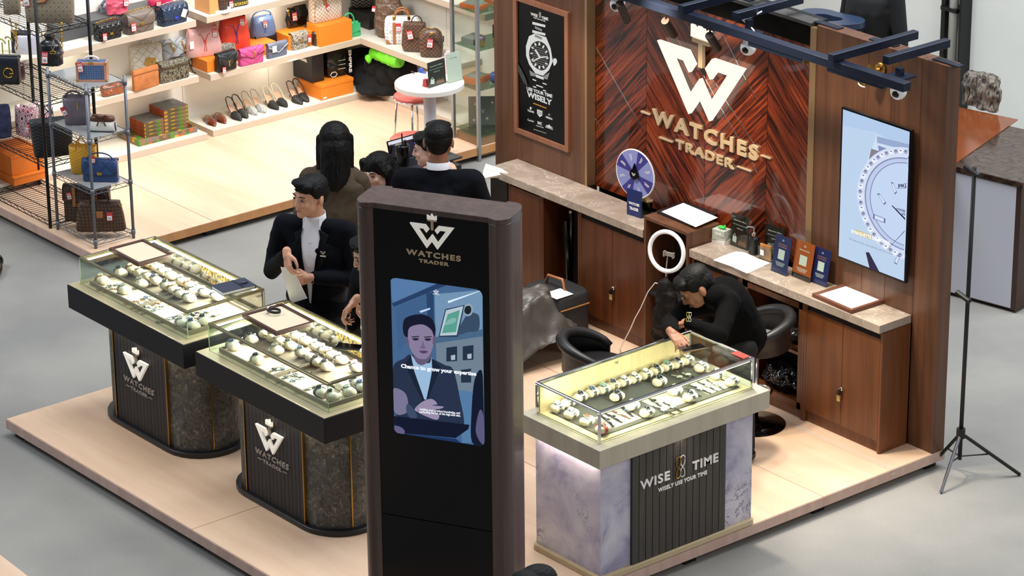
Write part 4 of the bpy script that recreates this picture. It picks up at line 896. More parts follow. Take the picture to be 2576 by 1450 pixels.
def track_spot(a,b,label,z0=2.50,yy=-0.50,r=0.026):
 A=at(*a,y=yy);B=at(*b,y=yy+0.10);t=thing('track_spotlight',label,'spotlight',(A.x,yy,z0))
 a_=Vector((0,0,A.z-z0));b_=Vector((B.x-A.x,0.10,B.z-z0));dr=(b_-a_).normalized()
 MB().cbox(0,0,-0.006,0.09,0.03,0.012).build('adapter',BLACKM,t);MB().tube([(0,0,-0.012),(0,0,a_.z)],0.006,8).build('stem',BLACKM,t)
 MB().tube([a_-dr*0.015,b_],r,16).build('barrel',SPB,t,bevel=0.002);MB().tube([b_-dr*0.002,b_+dr*0.0015],r*0.75,16).build('lens',emis('spot_lens','#ffe6bf',3.0),t)
track_spot((1560,12),(1577,52),'dark cylindrical spotlight beside the leftmost security camera')
track_spot((1675,55),(1696,88),'dark cylindrical spotlight aimed at the wall left of the crown')
track_spot((1786,92),(1806,122),'dark cylindrical spotlight hanging just right of the white crown')
def bar_light(a,b,label,brass=False):
 A=at(*a,y=-0.50);B=at(*b,y=-0.50);z=(A.z+B.z)/2;t=thing('bar_light',label,'light',((A.x+B.x)/2,-0.50,z));L=B.x-A.x
 MB().box(-L/2,-0.022,-0.016,L/2,0.022,0.016).build('housing',BAR,t,bevel=0.004)
 for s in(-0.3,0.3):MB().cbox(s*L,0,(2.499-z+0.016)/2,0.03,0.02,max(0.004,2.499-z-0.016)).build('clip',BLACKM,t)
 MB().box(-L/2+0.01,-0.014,-0.0175,L/2-0.01,0.014,-0.0162).build('diffuser',emis('bar_diffuser','#ffe8c8',2.0),t)
 if brass:MB().cbox(L/2+0.005,0,0,0.01,0.044,0.032).build('end_cap',BRASS,t)
bar_light((1888,108),(2026,151),'slim dark bar light with a brass end under the middle of the frame',True)
bar_light((2086,170),(2226,218),'slim dark bar light under the right end of the frame')
bs=at(2218,172,y=0.0);t=thing('wall_spotlight','small brass spotlight glowing on the wall above the television','spotlight',(bs.x,-0.0005,bs.z))
MB().lathe([(0.038,0),(0.038,0.014),(0.034,0.018)],24,rotm('X',90)).build('rose',BRASS,t,smooth=True)
MB().tube([(0,-0.018,0),(-0.02,-0.06,-0.005)],0.008,10).build('joint',BRASS,t)
MB().tube([(0.0,-0.075,0.025),(-0.052,-0.10,-0.085)],0.027,20).build('barrel',BRASS,t,smooth=False)
MB().tube([(-0.053,-0.1005,-0.0865),(-0.0545,-0.101,-0.090)],0.024,20).build('lens',emis('hot_lens','#ffedc0',14.0),t)
lamp('wall_spot_beam','SPOT',(bs.x-0.06,-0.13,bs.z-0.12),22,(1.0,0.83,0.56),spot=75,blend=0.8,radius=0.02,aim=(bs.x-0.15,-0.15,1.0))
# ================================================================== ON THE WORKTOPS
def leaning_card(label,bl,br,top,z,face,draw=None,lean=10,tk=0.004,acr=True,cat='sign',name='acrylic_sign'):
 c,ang,w,h=spot(bl,br,z,top,0.0)
 t=thing(name,label,cat,(c.x,c.y,z),ang);L=math.radians(lean);h=h/math.cos(L)*0.98
 R=rotm('X',-lean)
 MB(R).box(-w/2,-tk/2,0.004,w/2,tk/2,h).build('card',face,t)
 if acr:
  m=MB(R);m.box(-w/2-0.002,-tk/2-0.002,0.001,w/2+0.002,-tk/2-0.0006,h+0.003);m.build('acrylic_cover',GLASS,t)
  MB().box(-w/2-0.002,-0.001,0,w/2+0.002,0.05,0.003).build('foot',GLASS,t)
 if draw:draw(t,R,w,h,-tk/2)
 return t
LBL=pbr('card_white_ink','#f0f0f0',0.5);OIN=pbr('card_orange_ink','#e08a5a',0.5)
def promo(title,ink,foot=None):
 def f(t,R,w,h,y):
  m=MB(R)
  m.prism(sc(LOGO,w*0.14/1076,0,h*0.90),y-0.0004,y);m.prism(sc(CROWN,w*0.14/1076,0,h*0.90),y-0.0004,y);m.build('emblem',LBL,t)
  for i,s in enumerate(title):m=MB(R);text(m,s,0,h*(0.76-0.06*i),h*0.032,y,0.0004,w=w*0.55,bold=0.02);m.build('title_lettering',ink,t)
  m=MB(R);m.box(-w*0.2,y-0.0004,h*0.38,w*0.2,y,h*0.64);m.build('white_label',LBL,t)
  m=MB(R)
  for i in range(4):m.box(-w*(0.3-0.03*i),y-0.0004,h*(0.29-0.028*i),w*(0.3-0.03*i),y,h*(0.30-0.028*i))
  m.build('small_print',LBL,t)
  if foot:MB(R).box(-w/2,y-0.0004,0.006,w/2,y,h*0.14).build('footer_band',foot,t)
 return f
NAVYC=pbr('navy_card','#2c3070',0.35);ORC=pbr('orange_card','#c4602c',0.4);DKC=pbr('dark_brown_card','#2a2320',0.35)
leaning_card('navy acrylic sign with a white label, left of the orange one',(1939.5,681),(1978,696.5),(1950,597),CT,NAVYC,promo(['We Value','Your Feedback'],OIN))
leaning_card('orange acrylic sign with a dark footer between two navy signs',(1991,695),(2036,713),(2006,612),CT,ORC,promo(['Unlock Event-Only Offers'],LBL,DKC))
leaning_card('navy acrylic sign beside the framed tray, right of the orange one',(2039,709),(2078,724),(2059,629),CT,NAVYC,promo(['Join The Watches','Trader Community'],OIN))
def dark_promo(t,R,w,h,y):
 for i,(s,ww,hh)in enumerate((('Expertise Offers',0.72,0.035),('Expert Luxury Handbag Cleaning',0.8,0.02),('WITH US',0.35,0.03))):m=MB(R);text(m,s,0,h*(0.80-0.12*i),h*hh,y,0.0004,w=w*ww,bold=0.02);m.build('title_lettering',LBL,t)
 m=MB(R);m.prism([(-w*0.4,h*0.15),(-w*0.18,h*0.12),(-w*0.16,h*0.3),(-w*0.38,h*0.33)],y-0.0004,y);m.tube([(-w*0.35,y-0.0004,h*0.33),(-w*0.28,y-0.0004,h*0.40),(-w*0.2,y-0.0004,h*0.31)],0.0015,5);m.build('printed_handbag',LBL,t)
 m=MB(R)
 for k in range(7):m.prism([(-w*0.05+k*w*0.065,h*0.08),(w*0.0+k*w*0.065,h*0.08),(w*0.0+k*w*0.065,h*(0.2+0.05*(k%3))),(-w*0.05+k*w*0.065,h*(0.18+0.04*(k%2)))],y-0.0004,y)
 m.build('printed_products',pbr('copper_ink','#a8684a',0.5),t)
BRC=pbr('brown_black_card','#2b211d',0.3)
leaning_card('dark brown promotional card standing left of the soap dispenser',(1838,616),(1880,632),(1835,541),CT,BRC,dark_promo,lean=3)
leaning_card('dark card in a clear brochure holder behind the first navy sign',(1922,640),(1969,655),(1924,569),CT,BRC,dark_promo,lean=5)
q=at(1925,655,z=CT);t=thing('brochure_holder','clear acrylic brochure pocket holding cards between dispenser and navy sign','brochure holder',(q.x,q.y+0.02,CT),0.05)
m=MB();m.box(-0.055,-0.03,0,0.055,-0.027,0.085);m.box(-0.055,-0.027,0,-0.052,0.0,0.085);m.box(0.052,-0.027,0,0.055,0.0,0.085);m.box(-0.055,-0.027,0,0.055,0.0,0.003);m.build('pocket',GLASS,t)
MB().box(-0.045,-0.022,0.004,0.045,-0.012,0.10).build('cards',pbr('orange_brown_cards','#b8763a',0.5,noise=0.6,nscale=20),t)
MB().box(-0.035,-0.0306,0.03,-0.005,-0.0301,0.065).build('white_label',LBL,t)
q=at(1893,640,z=CT);t=thing('soap_dispenser','black ribbed soap dispenser with a chrome pump','soap dispenser',(q.x,q.y+0.01,CT))
m=MB();m.lathe([(0.030,0),(0.032,0.004),(0.032,0.105),(0.026,0.116),(0.014,0.120)],28);m.build('bottle',pbr('smoked_ribbed_glass','#1d1e20',0.12),t)
for k in range(28):a=2*PI*k/28;m=m if k else MB();m.cbox(0.0322*math.cos(a),0.0322*math.sin(a),0.055,0.003,0.003,0.09)
m.build('ribs',pbr('smoked_ribbed_glass','#1d1e20',0.12),t)
MB().lathe([(0.015,0.120),(0.015,0.138),(0.006,0.142),(0.006,0.165),(0.010,0.168),(0.010,0.180)],20).tube([(0,0,0.176),(-0.035,-0.018,0.174),(-0.042,-0.022,0.166)],0.004,8).build('pump',CHROME,t,smooth=False)
GRB=pbr('pale_grey_carton','#b9bfb4',0.5)
q=at(1806,612,z=CT);t=thing('wipes_box','grey box of wipes beside the dark brown card','box',(q.x,q.y+0.03,CT),0.15)
MB().box(-0.05,-0.035,0,0.05,0.035,0.022).build('lower_pack',WHITEP,t);MB(rotm('Z',8)).box(-0.048,-0.035,0.0225,0.048,0.035,0.048).build('middle_pack',GRB,t)
MB().box(-0.048,-0.036,0.0485,0.048,0.036,0.088).build('carton',GRB,t,bevel=0.002);m=MB();text(m,'GR·NE',0,0.058,0.016,-0.036,0.0005,w=0.05);m.build('lettering',WHITE,t)
tag(MB().ell((0,0,0.010),(0.028,0.016,0.010)).box(0.022,-0.003,0.002,0.034,0.003,0.03).build('tape_roll',pbr('bright_green_plastic','#3fcf4a',0.3),smooth=True),'small bright green plastic item lying on the box of wipes','plastic item').location=(q.x+0.0,q.y+0.03,CT+0.0885)
def paper(label,pts,z,th=0.0012,name='paper_sheet',mat=None,curl=0.0,obj=None):
 P=[at(px,py,z=z)for px,py in pts];c=sum(P,Vector())/len(P)
 o=MB().slab([(p.x-c.x,p.y-c.y)for p in P],0,th).build(name,mat or WHITE);o.location=(c.x,c.y,z);tag(o,label,'paper');return o
paper('large curled white paper sheet lying on the worktop behind the bending man',[(1794,655),(1824,642),(1850,633.5),(1871,635),(1893,644),(1905,651),(1938,662),(1880,689),(1862,681),(1840,671)],CT+0.0008)
LAP=pbr('black_laptop','#1c1b1c',0.3)
P_=[at(px,py,z=1.035)for px,py in((1652,537),(1720,512),(1806,544),(1738,572))]
c=sum(P_,Vector())/4;t=thing('laptop','closed dark laptop on the raised walnut shelf box','laptop',(c.x,c.y,1.0345));MB().slab([(p.x-c.x,p.y-c.y)for p in P_],0.001,0.012).build('base',LAP,t,bevel=0.002);MB().slab([(p.x-c.x,p.y-c.y)for p in P_],0.0125,0.019).build('lid',LAP,t,bevel=0.002)
paper('white paper sheet lying on the closed laptop',[(1664,533),(1719,511),(1806,548),(1750,572)],1.0545)
x,y,w,d,rz=quad_spot((2048,740),(2147,783),(2224,751),CT+0.025)
show_tray('walnut framed tray with a white sheet at the right end of the worktop',x,y,w,d,rz,CT+0.0005,felt=WHITE,fr=pbr('walnut_tray_frame','#6a4030',0.35),frw=0.022)
wc=at(1598.5,437.5,y=-0.13);wl=at(1559,435,y=-0.13);wr=at(1638,440,y=-0.13);wt=at(1600,380,y=-0.13);wb_=at(1600,499,y=-0.13)
Rw=(wt.z-wb_.z)/2
t=thing('prize_wheel','blue and lilac prize wheel on a navy stand on the left worktop','prize wheel',(wc.x,-0.13,CT),0.12)
zc=wc.z-CT
NW=pbr('wheel_navy','#3f3c8c',0.35);LW=pbr('wheel_lilac','#8b93cf',0.35)
MB(T(0,0,zc)@RX90).lathe([(Rw,-0.004),(Rw,0.004)],48).build('disc',LW,t)
for k in range(4):
 a0=math.radians(22.5+90*k+22.5-0);m=MB(T(0,0,zc));pts=[(0,0)]+[(Rw*0.985*math.cos(a0+math.radians(36*j/8)),Rw*0.985*math.sin(a0+math.radians(36*j/8)))for j in range(9)];m.prism(pts,-0.0050,-0.0042);m.build('segment',NW,t)
m=MB(T(0,0,zc));
m.tube([(Rw*math.cos(a),0,Rw*math.sin(a))for a in[2*PI*k/48 for k in range(48)]],0.006,6,closed=True);m.build('rim',WHITEP,t,smooth=True)
MB(T(0,0,zc)@RX90).lathe([(0.034,0.0051),(0.034,0.018)],24).build('hub',BLACKG,t);MB(T(0,0,zc)).prism([(-0.016,0.025),(0.016,0.025),(0.004,0.075)],-0.018,-0.008).build('pointer',BLACKG,t)
MB(T(0,0,zc+0.008)).prism(sc(LOGO,0.034/1076),-0.0186,-0.0181).build('emblem',LBL,t)
for k in range(8):
 a=math.radians(45*k+18);m=MB(T(0,0,zc)@rotm('Y',-math.degrees(a)));m.box(Rw*0.55,-0.0056,0.002,Rw*0.85,-0.0051,0.006);m.box(Rw*0.6,-0.0056,-0.007,Rw*0.82,-0.0051,-0.003);m.build('segment_print',LBL,t)
c,ang,w,h=spot((1574,534),(1617,545),CT,None,0.0)
zt_=zc-Rw*0.8
m=MB();m.box(-w/2*0.9,-0.012,0,w/2*0.9,-0.007,zt_+0.02);m.build('stand',pbr('navy_stand_print','#1b2b66',0.3),t)
m=MB();text(m,'WATCHES',0,zt_*0.48,0.016,-0.012,0.001,w=w*0.68,bold=0.04);text(m,'TRADER',0,zt_*0.26,0.018,-0.012,0.001,w=w*0.58,bold=0.05);m.build('lettering',LBL,t)
MB(T(w*0.44,0,0)@rotm('Z',90)).prism([(-0.006,0),(0.10,0),(0,zt_)],-0.0015,0.0015).build('side_brace',GLASSG,t)
q=at(1667,512,z=CT+0.035)
t=thing('drink_cup','dark cup with a gold patterned lid and black straw behind the shelf box','cup',(-2.42 if q.x<-9 else q.x,min(q.y,-0.045),CT))
MB().lathe([(0.028,0),(0.040,0.085)],24).build('cup',BLACKG,t);MB().lathe([(0.042,0.085),(0.042,0.092),(0.03,0.096),(0.001,0.097)],24).build('lid',pbr('gold_patterned_lid','#c9a878',0.25,0.5,noise=0.6,nscale=60),t)
MB().tube([(-0.012,0,0.09),(-0.012,0,0.21)],0.003,8).build('straw',BLACKM,t)
o=MB()
pts=[(1217,427,CT+0.001),(1262,425,CT+0.001),(1279,436,CT+0.001),(1222,412,CT+0.001)]
P_=[at(px,py,z=z)for px,py,z in pts];c=sum(P_,Vector())/4
m=MB();m.slab([(P_[i].x-c.x,P_[i].y-c.y)for i in(0,2,1,3)],0.0005,0.0025);m.add([(P_[0].x-c.x,P_[0].y-c.y-0.004,0.0022),(P_[2].x-c.x,P_[2].y-c.y-0.004,0.0022),(P_[2].x-c.x-0.05,P_[2].y-c.y-0.03,-0.035),(P_[0].x-c.x+0.02,P_[0].y-c.y-0.03,-0.05)],[(0,1,2,3),(3,2,1,0)])
o=m.build('plastic_film',pbr('crumpled_white_film','#e4e2dc',0.35));o.location=(c.x,c.y,CT);tag(o,'white plastic film curling off the left end of the long marble worktop','plastic film')
# ================================================================== HANDBAG BOOTH: WALLS AND SHELVES
CREAMW=pbr('cream_wall_panel','#efeade',0.5)
SHELFM=pbr('pale_shelf_laminate','#d9d3c6',0.45)
SHELFE=pbr('beige_shelf_edge','#c2b3a0',0.5)
BX=-7.50;BWX=-7.88;SY=1.45;SWY=1.83
wl=D.objects.new('wall_left',None);COL.objects.link(wl);struct(wl,'cream panelled back wall of the handbag booth')
ys=[-4.6,-2.6,-1.35,0.03,0.83,1.53,SWY]
for a,b in zip(ys[:-1],ys[1:]):MB().box(BWX-0.05,a+0.002,ZP+0.001,BWX,b-0.002,2.6).build('wall_panel',CREAMW,wl)
wr=D.objects.new('wall_side',None);COL.objects.link(wr);struct(wr,'cream side wall of the handbag booth')
for a,b in((BWX,-6.9),(-6.9,-6.02)):MB().box(a+0.002,SWY,ZP+0.001,b-0.002,SWY+0.05,2.6).build('wall_panel',CREAMW,wr)
def shelf(x0,y0,x1,y1,ztop,th,label,edge):
 t=thing('display_shelf',label,'shelf',((x0+x1)/2,(y0+y1)/2,ztop-th))
 w,d=x1-x0,y1-y0
 MB().box(-w/2,-d/2,0,w/2,d/2,th-0.0012).build('shelf_core',SHELFE,t,bevel=0.001,seg=1)
 MB().box(-w/2+0.001,-d/2+0.001,th-0.0011,w/2-0.001,d/2-0.001,th).build('shelf_top',SHELFM,t)
 return t
shelf(BWX+0.001,0.04,BX,SWY-0.002,0.16,0.049,'low cream plinth carrying the row of heeled shoes',1)
shelf(BX+0.002,SY+0.11,-6.04,SWY-0.002,0.16,0.049,'low cream plinth behind the round white table',1)
shelf(BWX+0.001,0.04,BX,SWY-0.002,0.605,0.05,'cream shelf with the pink, red, blue and green handbags',1)
shelf(BX+0.002,SY,-6.47,SWY-0.002,0.605,0.05,'cream side shelf carrying the brown checked handbags',1)
shelf(BWX+0.001,0.03,BX,SWY-0.002,1.06,0.05,'highest cream shelf cut by the top of the picture',1)
shelf(BX+0.002,SY+0.2,-6.2,SWY-0.002,1.05,0.05,'upper side shelf above the brown handbags',1)
shelf(BWX+0.001,-2.55,BX,-0.065,1.055,0.05,'cream shelf with black, taupe and navy quilted bags',1)
shelf(BWX+0.001,-2.55,BX,-0.065,0.62,0.05,'cream shelf with the white quilted bag and tan clutch',1)
shelf(BWX+0.001,-2.55,BX+0.02,-0.025,0.16,0.049,'low cream plinth under the woven box stacks',1)
for(x,y,z,sx,sy,e)in((-7.72,0.8,0.548,0.05,1.4,5),(-7.72,0.8,1.0,0.05,1.4,6),(-7.72,-1.0,1.0,0.05,1.6,4),(-7.72,-1.0,0.565,0.05,1.6,4),(-7.72,0.2,1.9,0.1,3.5,12)):
 lamp('shelf_strip_light','AREA',(x,y,z),e,(1.0,0.90,0.74),sx,sy,aim=(x+0.05,y,0))
# ------------------------------------------------------------------ pattern materials
def pat(name,kind,c1,c2,s=30.0,rough=0.45,c3=None,bump=0.0,metal=0.0,coat=0.0):
 if name in MATS:return MATS[name]
 t=NT(name);tc=t.n('ShaderNodeTexCoord');sp=t.n('ShaderNodeSeparateXYZ');t.l(tc.outputs['Object'],sp.inputs[0])
 X,Y,Z=sp.outputs
 def M(op,a,b=None):
  n=t.n('ShaderNodeMath',operation=op)
  for i,q in enumerate((a,b)):
   if q is None:continue
   if isinstance(q,(int,float)):n.inputs[i].default_value=q
   else:t.l(q,n.inputs[i])
  return n.outputs[0]
 XY=M('ADD',X,Y)
 if kind=='quilt':
  u=M('PINGPONG',M('MULTIPLY',M('ADD',XY,Z),s),1.0);v=M('PINGPONG',M('MULTIPLY',M('SUBTRACT',XY,Z),s),1.0)
  f=M('MINIMUM',u,v);col=t.ramp(f,[(0.0,srgb(c2)),(0.18,srgb(c1))]);t.bump(M('POWER',f,0.5),0.8,0.006)
 elif kind=='chev':
  f=M('PINGPONG',M('MULTIPLY',M('ADD',Z,M('MULTIPLY',M('ABSOLUTE',X),-0.6)),s),1.0);col=t.ramp(f,[(0.0,srgb(c2)),(0.25,srgb(c1))]);t.bump(M('POWER',f,0.5),0.7,0.005)
 elif kind=='check':
  ck=t.n('ShaderNodeTexChecker',i_Scale=s);cm=t.n('ShaderNodeCombineXYZ');t.l(XY,cm.inputs[0]);t.l(Z,cm.inputs[1]);cm.inputs[2].default_value=0.01
  t.l(cm.outputs[0],ck.inputs[0]);ck.inputs[1].default_value=srgb(c1);ck.inputs[2].default_value=srgb(c2)
  nz=t.n('ShaderNodeTexNoise',i_Scale=14.0);t.l(tc.outputs['Object'],nz.inputs['Vector']);mx=t.n('ShaderNodeMixRGB',blend_type='MULTIPLY',i_0=1.0)
  t.l(ck.outputs[0],mx.inputs[1]);t.l(t.ramp(nz.outputs[0],[(0.3,(0.85,0.85,0.85)),(0.7,(1.1,1.1,1.1))]),mx.inputs[2]);col=mx.outputs[0]
 elif kind=='mono':
  vo=t.n('ShaderNodeTexVoronoi',i_Scale=s);vo.inputs['Randomness'].default_value=0.15;cm=t.n('ShaderNodeCombineXYZ');t.l(XY,cm.inputs[0]);t.l(Z,cm.inputs[1]);t.l(cm.outputs[0],vo.inputs['Vector'])
  col=t.ramp(vo.outputs[0],[(0.0,srgb(c2)),(0.12,srgb(c1)),(0.2,srgb(c2)),(0.3,srgb(c1))])
 elif kind=='oblique':
  nz=t.n('ShaderNodeTexNoise',i_Scale=s,i_Detail=2.0);mp=t.n('ShaderNodeMapping');mp.inputs['Scale'].default_value=(1.0,1.0,0.55);mp.inputs['Rotation'].default_value=(0,0.35,0)
  t.l(tc.outputs['Object'],mp.inputs[0]);t.l(mp.outputs[0],nz.inputs['Vector']);col=t.ramp(nz.outputs[0],[(0.44,srgb(c1)),(0.52,srgb(c2))])
 elif kind=='lattice':
  u=M('PINGPONG',M('MULTIPLY',M('ADD',XY,Z),s),1.0);v=M('PINGPONG',M('MULTIPLY',M('SUBTRACT',XY,Z),s),1.0);f=M('MINIMUM',u,v)
  g=M('MULTIPLY',u,v);a=t.ramp(f,[(0.0,srgb(c2)),(0.09,srgb(c1))]);b=t.ramp(g,[(0.42,(1,1,1)),(0.5,srgb(c3 or c1))])
  mx=t.n('ShaderNodeMixRGB',blend_type='MULTIPLY',i_0=1.0);t.l(a,mx.inputs[1]);t.l(b,mx.inputs[2]);col=mx.outputs[0]
 elif kind=='goy':
  f=M('FRACT',M('ADD',M('MULTIPLY',Z,s),M('MULTIPLY',M('PINGPONG',M('MULTIPLY',XY,s),1.0),0.9)));col=t.ramp(f,[(0.0,srgb(c2)),(0.22,srgb(c2)),(0.3,srgb(c1))])
 elif kind=='tribal':
  vo=t.n('ShaderNodeTexVoronoi',i_Scale=s);vo.inputs['Randomness'].default_value=0.35;t.l(tc.outputs['Object'],vo.inputs['Vector'])
  col=t.ramp(M('PINGPONG',vo.outputs[0],0.22),[(0.0,srgb('#efe9ea')),(0.05,srgb(c1)),(0.10,srgb(c1)),(0.115,srgb('#efe9ea')),(0.16,srgb('#efe9ea')),(0.175,srgb('#121212')),(0.2,srgb('#121212'))])
 elif kind=='plaid':
  vx=t.n('ShaderNodeTexVoronoi',i_Scale=s,distance='CHEBYCHEV');vx.inputs['Randomness'].default_value=0.25;mp=t.n('ShaderNodeMapping');mp.inputs['Scale'].default_value=(1,1,1.2);t.l(tc.outputs['Object'],mp.inputs[0]);t.l(mp.outputs[0],vx.inputs['Vector'])
  hs=t.n('ShaderNodeSeparateColor');t.l(vx.outputs['Color'],hs.inputs[0]);r=t.n('ShaderNodeValToRGB');r.color_ramp.interpolation='CONSTANT'
  st=[(0.0,'#6a5c38'),(0.18,'#4f8a2c'),(0.34,'#8a6a5c'),(0.50,'#d8a02c'),(0.62,'#9a6a48'),(0.76,'#cc5a24'),(0.88,'#77706a')]
  e=r.color_ramp.elements
  while len(e)<len(st):e.new(0.5)
  for i,(p,c)in enumerate(st):e[i].position=p;e[i].color=srgb(c)
  t.l(hs.outputs[0],r.inputs[0]);col=r.outputs[0]
 t.l(col,t.b.inputs['Base Color']);t.b.inputs['Roughness'].default_value=rough
 if coat:t.b.inputs['Coat Weight'].default_value=coat;t.b.inputs['Coat Roughness'].default_value=0.12
 MATS[name]=t.m;return t.m
def lea(name,c,rough=0.42,coat=0.15,noise=0.12):return pbr(name,c,rough,coat=coat,noise=noise,nscale=12)
GOLD=pbr('gold_hardware','#d6a94a',0.25,1.0);SILV=pbr('silver_hardware','#c9c9c9',0.25,1.0)
REDTAG=pbr('red_tag','#c33a3e',0.5);TAGW=pbr('tag_white','#ece9e6',0.6);INK=pbr('tag_ink','#1a1a1e',0.6)
TANL=lea('tan_leather','#a66a3c');BLKL=lea('black_leather','#101012',0.35);ORBOX=pbr('orange_carton','#e07f1f',0.55);ORBOXD=pbr('deep_orange_carton','#d9731c',0.55)
# ------------------------------------------------------------------ bag shapes
def loft(mb,secs,n=28,p=3.0,cap=True,M=None):
 """rounded-rectangle sections (z, half width, half depth, dx, dy)"""
 vs=[];fs=[]
 for s_ in secs:
  z,hw,hd=s_[:3];dx=s_[3]if len(s_)>3 else 0;dy=s_[4]if len(s_)>4 else 0
  for k in range(n):
   a=2*PI*k/n;c,s=math.cos(a),math.sin(a)
   vs.append((dx+hw*math.copysign(abs(c)**(2/p),c),dy+hd*math.copysign(abs(s)**(2/p),s),z))
 m=len(secs)
 for i in range(m-1):
  for k in range(n):fs.append((i*n+k,i*n+(k+1)%n,(i+1)*n+(k+1)%n,(i+1)*n+k))
 if cap:fs+=[tuple(range(n-1,-1,-1)),tuple(range((m-1)*n,m*n))]
 return mb.add(vs,fs,M)
def arc(cx,z0,hw,hh,y=0.0,n=12,a0=0,a1=180):
 return[(cx+hw*math.cos(math.radians(a0+(a1-a0)*i/n)),y,z0+hh*math.sin(math.radians(a0+(a1-a0)*i/n)))for i in range(n+1)]
def price(t,x,z,y,s=0.036,rot=0.0,num='28',tall=False,head=True):
 h=s*(1.9 if tall else 1.5);M=T(x,y-0.002,z)@rotm('Y',rot)@rotm('X',-6)
 o=MB(M).box(-s/2,-0.0008,-h,s/2,0,0).build('price_tag',REDTAG,t)
 MB(M).box(-s*0.40,-0.0012,-h*0.93,s*0.40,-0.00085,-h*0.42).build('tag_label',TAGW,o)
 if head:m=MB(M);text(m,'SALE',0,-h*0.33,h*0.2,-0.00085,0.0004,w=s*0.8,bold=0.01);m.build('tag_lettering',TAGW,o)
 m=MB(M);text(m,num,0,-h*0.84,h*0.24,-0.00125,0.0004,w=s*0.55,bold=0.01);m.build('tag_number',INK,o)
def chain(t,pts,r=0.0035,mat=None,name='chain',parent=None):
 """alternate links along a path"""
 m=MB();P=[Vector(p)for p in pts];seg=[];L=0
 for a,b in zip(P[:-1],P[1:]):seg.append((L,a,b));L+=(b-a).length
 n=max(3,int(L/(r*3.4)))
 for i in range(n):
  d=(i+0.5)*L/n
  for l0,a,b in seg:
   if l0<=d<=l0+(b-a).length+1e-9:break
  dr=(b-a).normalized();c=a+dr*(d-l0);o=dr.orthogonal().normalized();q=dr.cross(o)
  if i%2:o=q
  m.tube([c+dr*r*2.1*math.cos(2*PI*k/8)+o*r*1.1*math.sin(2*PI*k/8)for k in range(8)],r*0.42,4,closed=True)
 return m.build(name,mat or GOLD,t)
class Bag:
 def __init__(s,kindname,label,bl,br,top,z,d=0.08,off=(0,0),sc_=1.0,hk=1.0,group=None,dy=0):
  f=lambda p:(off[0]+p[0]*sc_,off[1]+p[1]*sc_)
  c,a,w,h=spot(f(bl),f(br),z,f(top),d)
  if c.y>-1.3 or c.x<-7.55:
   c0=c.copy();c.x=max(c.x,BWX+d/2+0.006);c.y=min(c.y,SWY-d/2-0.006)
  elif z<2 and 'KX0' in globals()and c.x<KX1+0.12:
   c.x=min(max(c.x,KX0+0.09),KX1-0.09);c.y=min(max(c.y,KY0+d/2+0.02),KY1-d/2-0.02)
  h=zat(f(top)[0],f(top)[1],c)-z;s.w,s.h,s.d=w,h*hk,d
  s.t=thing(kindname,label,'handbag',(c.x,c.y,z),a,group)
def flap_bag(b,mat,flap=None,fl=0.55,clasp=GOLD,chainm=None,strap=None,vee=False,thick=0.004,rounded=0.012,handle=None):
 t,w,h,d=b.t,b.w,b.h,b.d
 m=MB();loft(m,[(0,w/2-0.006,d/2-0.004),(0.006,w/2,d/2),(h*0.5,w/2,d/2*0.97),(h*0.93,w/2-0.002,d/2*0.8),(h*0.99,w/2-0.006,d/2*0.62)],32,6.0);m.build('body',mat,t,smooth=False,bevel=0.0)
 zf=h*(1-fl);prof=[(d/2*0.75,h*0.90),(d/2*0.62,h+thick*0.8),(0,h+thick*1.6),(-d/2*0.62,h+thick*0.9),(-d/2*0.86-thick,h*0.93),(-d/2-thick*1.2,h*0.7),(-d/2-thick*1.4,zf+0.01),(-d/2-thick*1.3,zf)]
 vs=[];fs=[];nx=12
 for i,(y,z)in enumerate(prof):
  for k in range(nx+1):
   u=-1+2*k/nx;zz=z;ww=w/2+0.0015
   if i>=5:
    f=(i-4)/3
    if vee:zz=z+(h*fl*0.75)*abs(u)**1.2*f*(1.0 if i>5 else 0.5)if i==7 else z+(h*fl*0.55)*abs(u)*f*0.6
    else:zz=z+(0.02 if i==7 else 0.006)*abs(u)**6
   vs.append((u*ww,y,zz))
 N=len(prof)
 vs+=[(p[0],p[1]+(thick if i>=4*(nx+1)else 0.0),p[2]-(0 if i>=4*(nx+1)else thick))for i,p in enumerate(vs)]
 o=N*(nx+1)
 for i in range(N-1):
  for k in range(nx):a=i*(nx+1)+k;fs+=[(a,a+1,a+nx+2,a+nx+1),(a+o,a+nx+1+o,a+nx+2+o,a+1+o)]
 for i in range(N-1):
  for k in(0,nx):a=i*(nx+1)+k;fs.append((a,a+nx+1,a+nx+1+o,a+o)if k==0 else(a+nx+1,a,a+o,a+nx+1+o))
 for k in range(nx):a=(N-1)*(nx+1)+k;fs.append((a,a+1,a+1+o,a+o))
 MB().add(vs,fs).build('flap',flap or mat,t,smooth=True)
 if clasp:MB().cbox(0,-d/2-thick*1.5-0.003,zf+h*0.05+0.004,w*0.14,0.005,h*0.13).build('clasp',clasp,t,bevel=0.0015)
 if chainm:chain(t,[(-w/2-0.004,0,h*0.82),(-w/2+0.01,-0.01,h+0.012),(-w*0.2,-0.012,h+0.02),(w*0.25,-0.012,h+0.022),(w/2-0.01,-0.005,h+0.014),(w/2+0.004,0,h*0.82)],0.0048,chainm)
 if handle:MB().tube(arc(0,h+0.003,w*0.22,h*0.32),0.004,8).build('handle',handle,t,smooth=True)
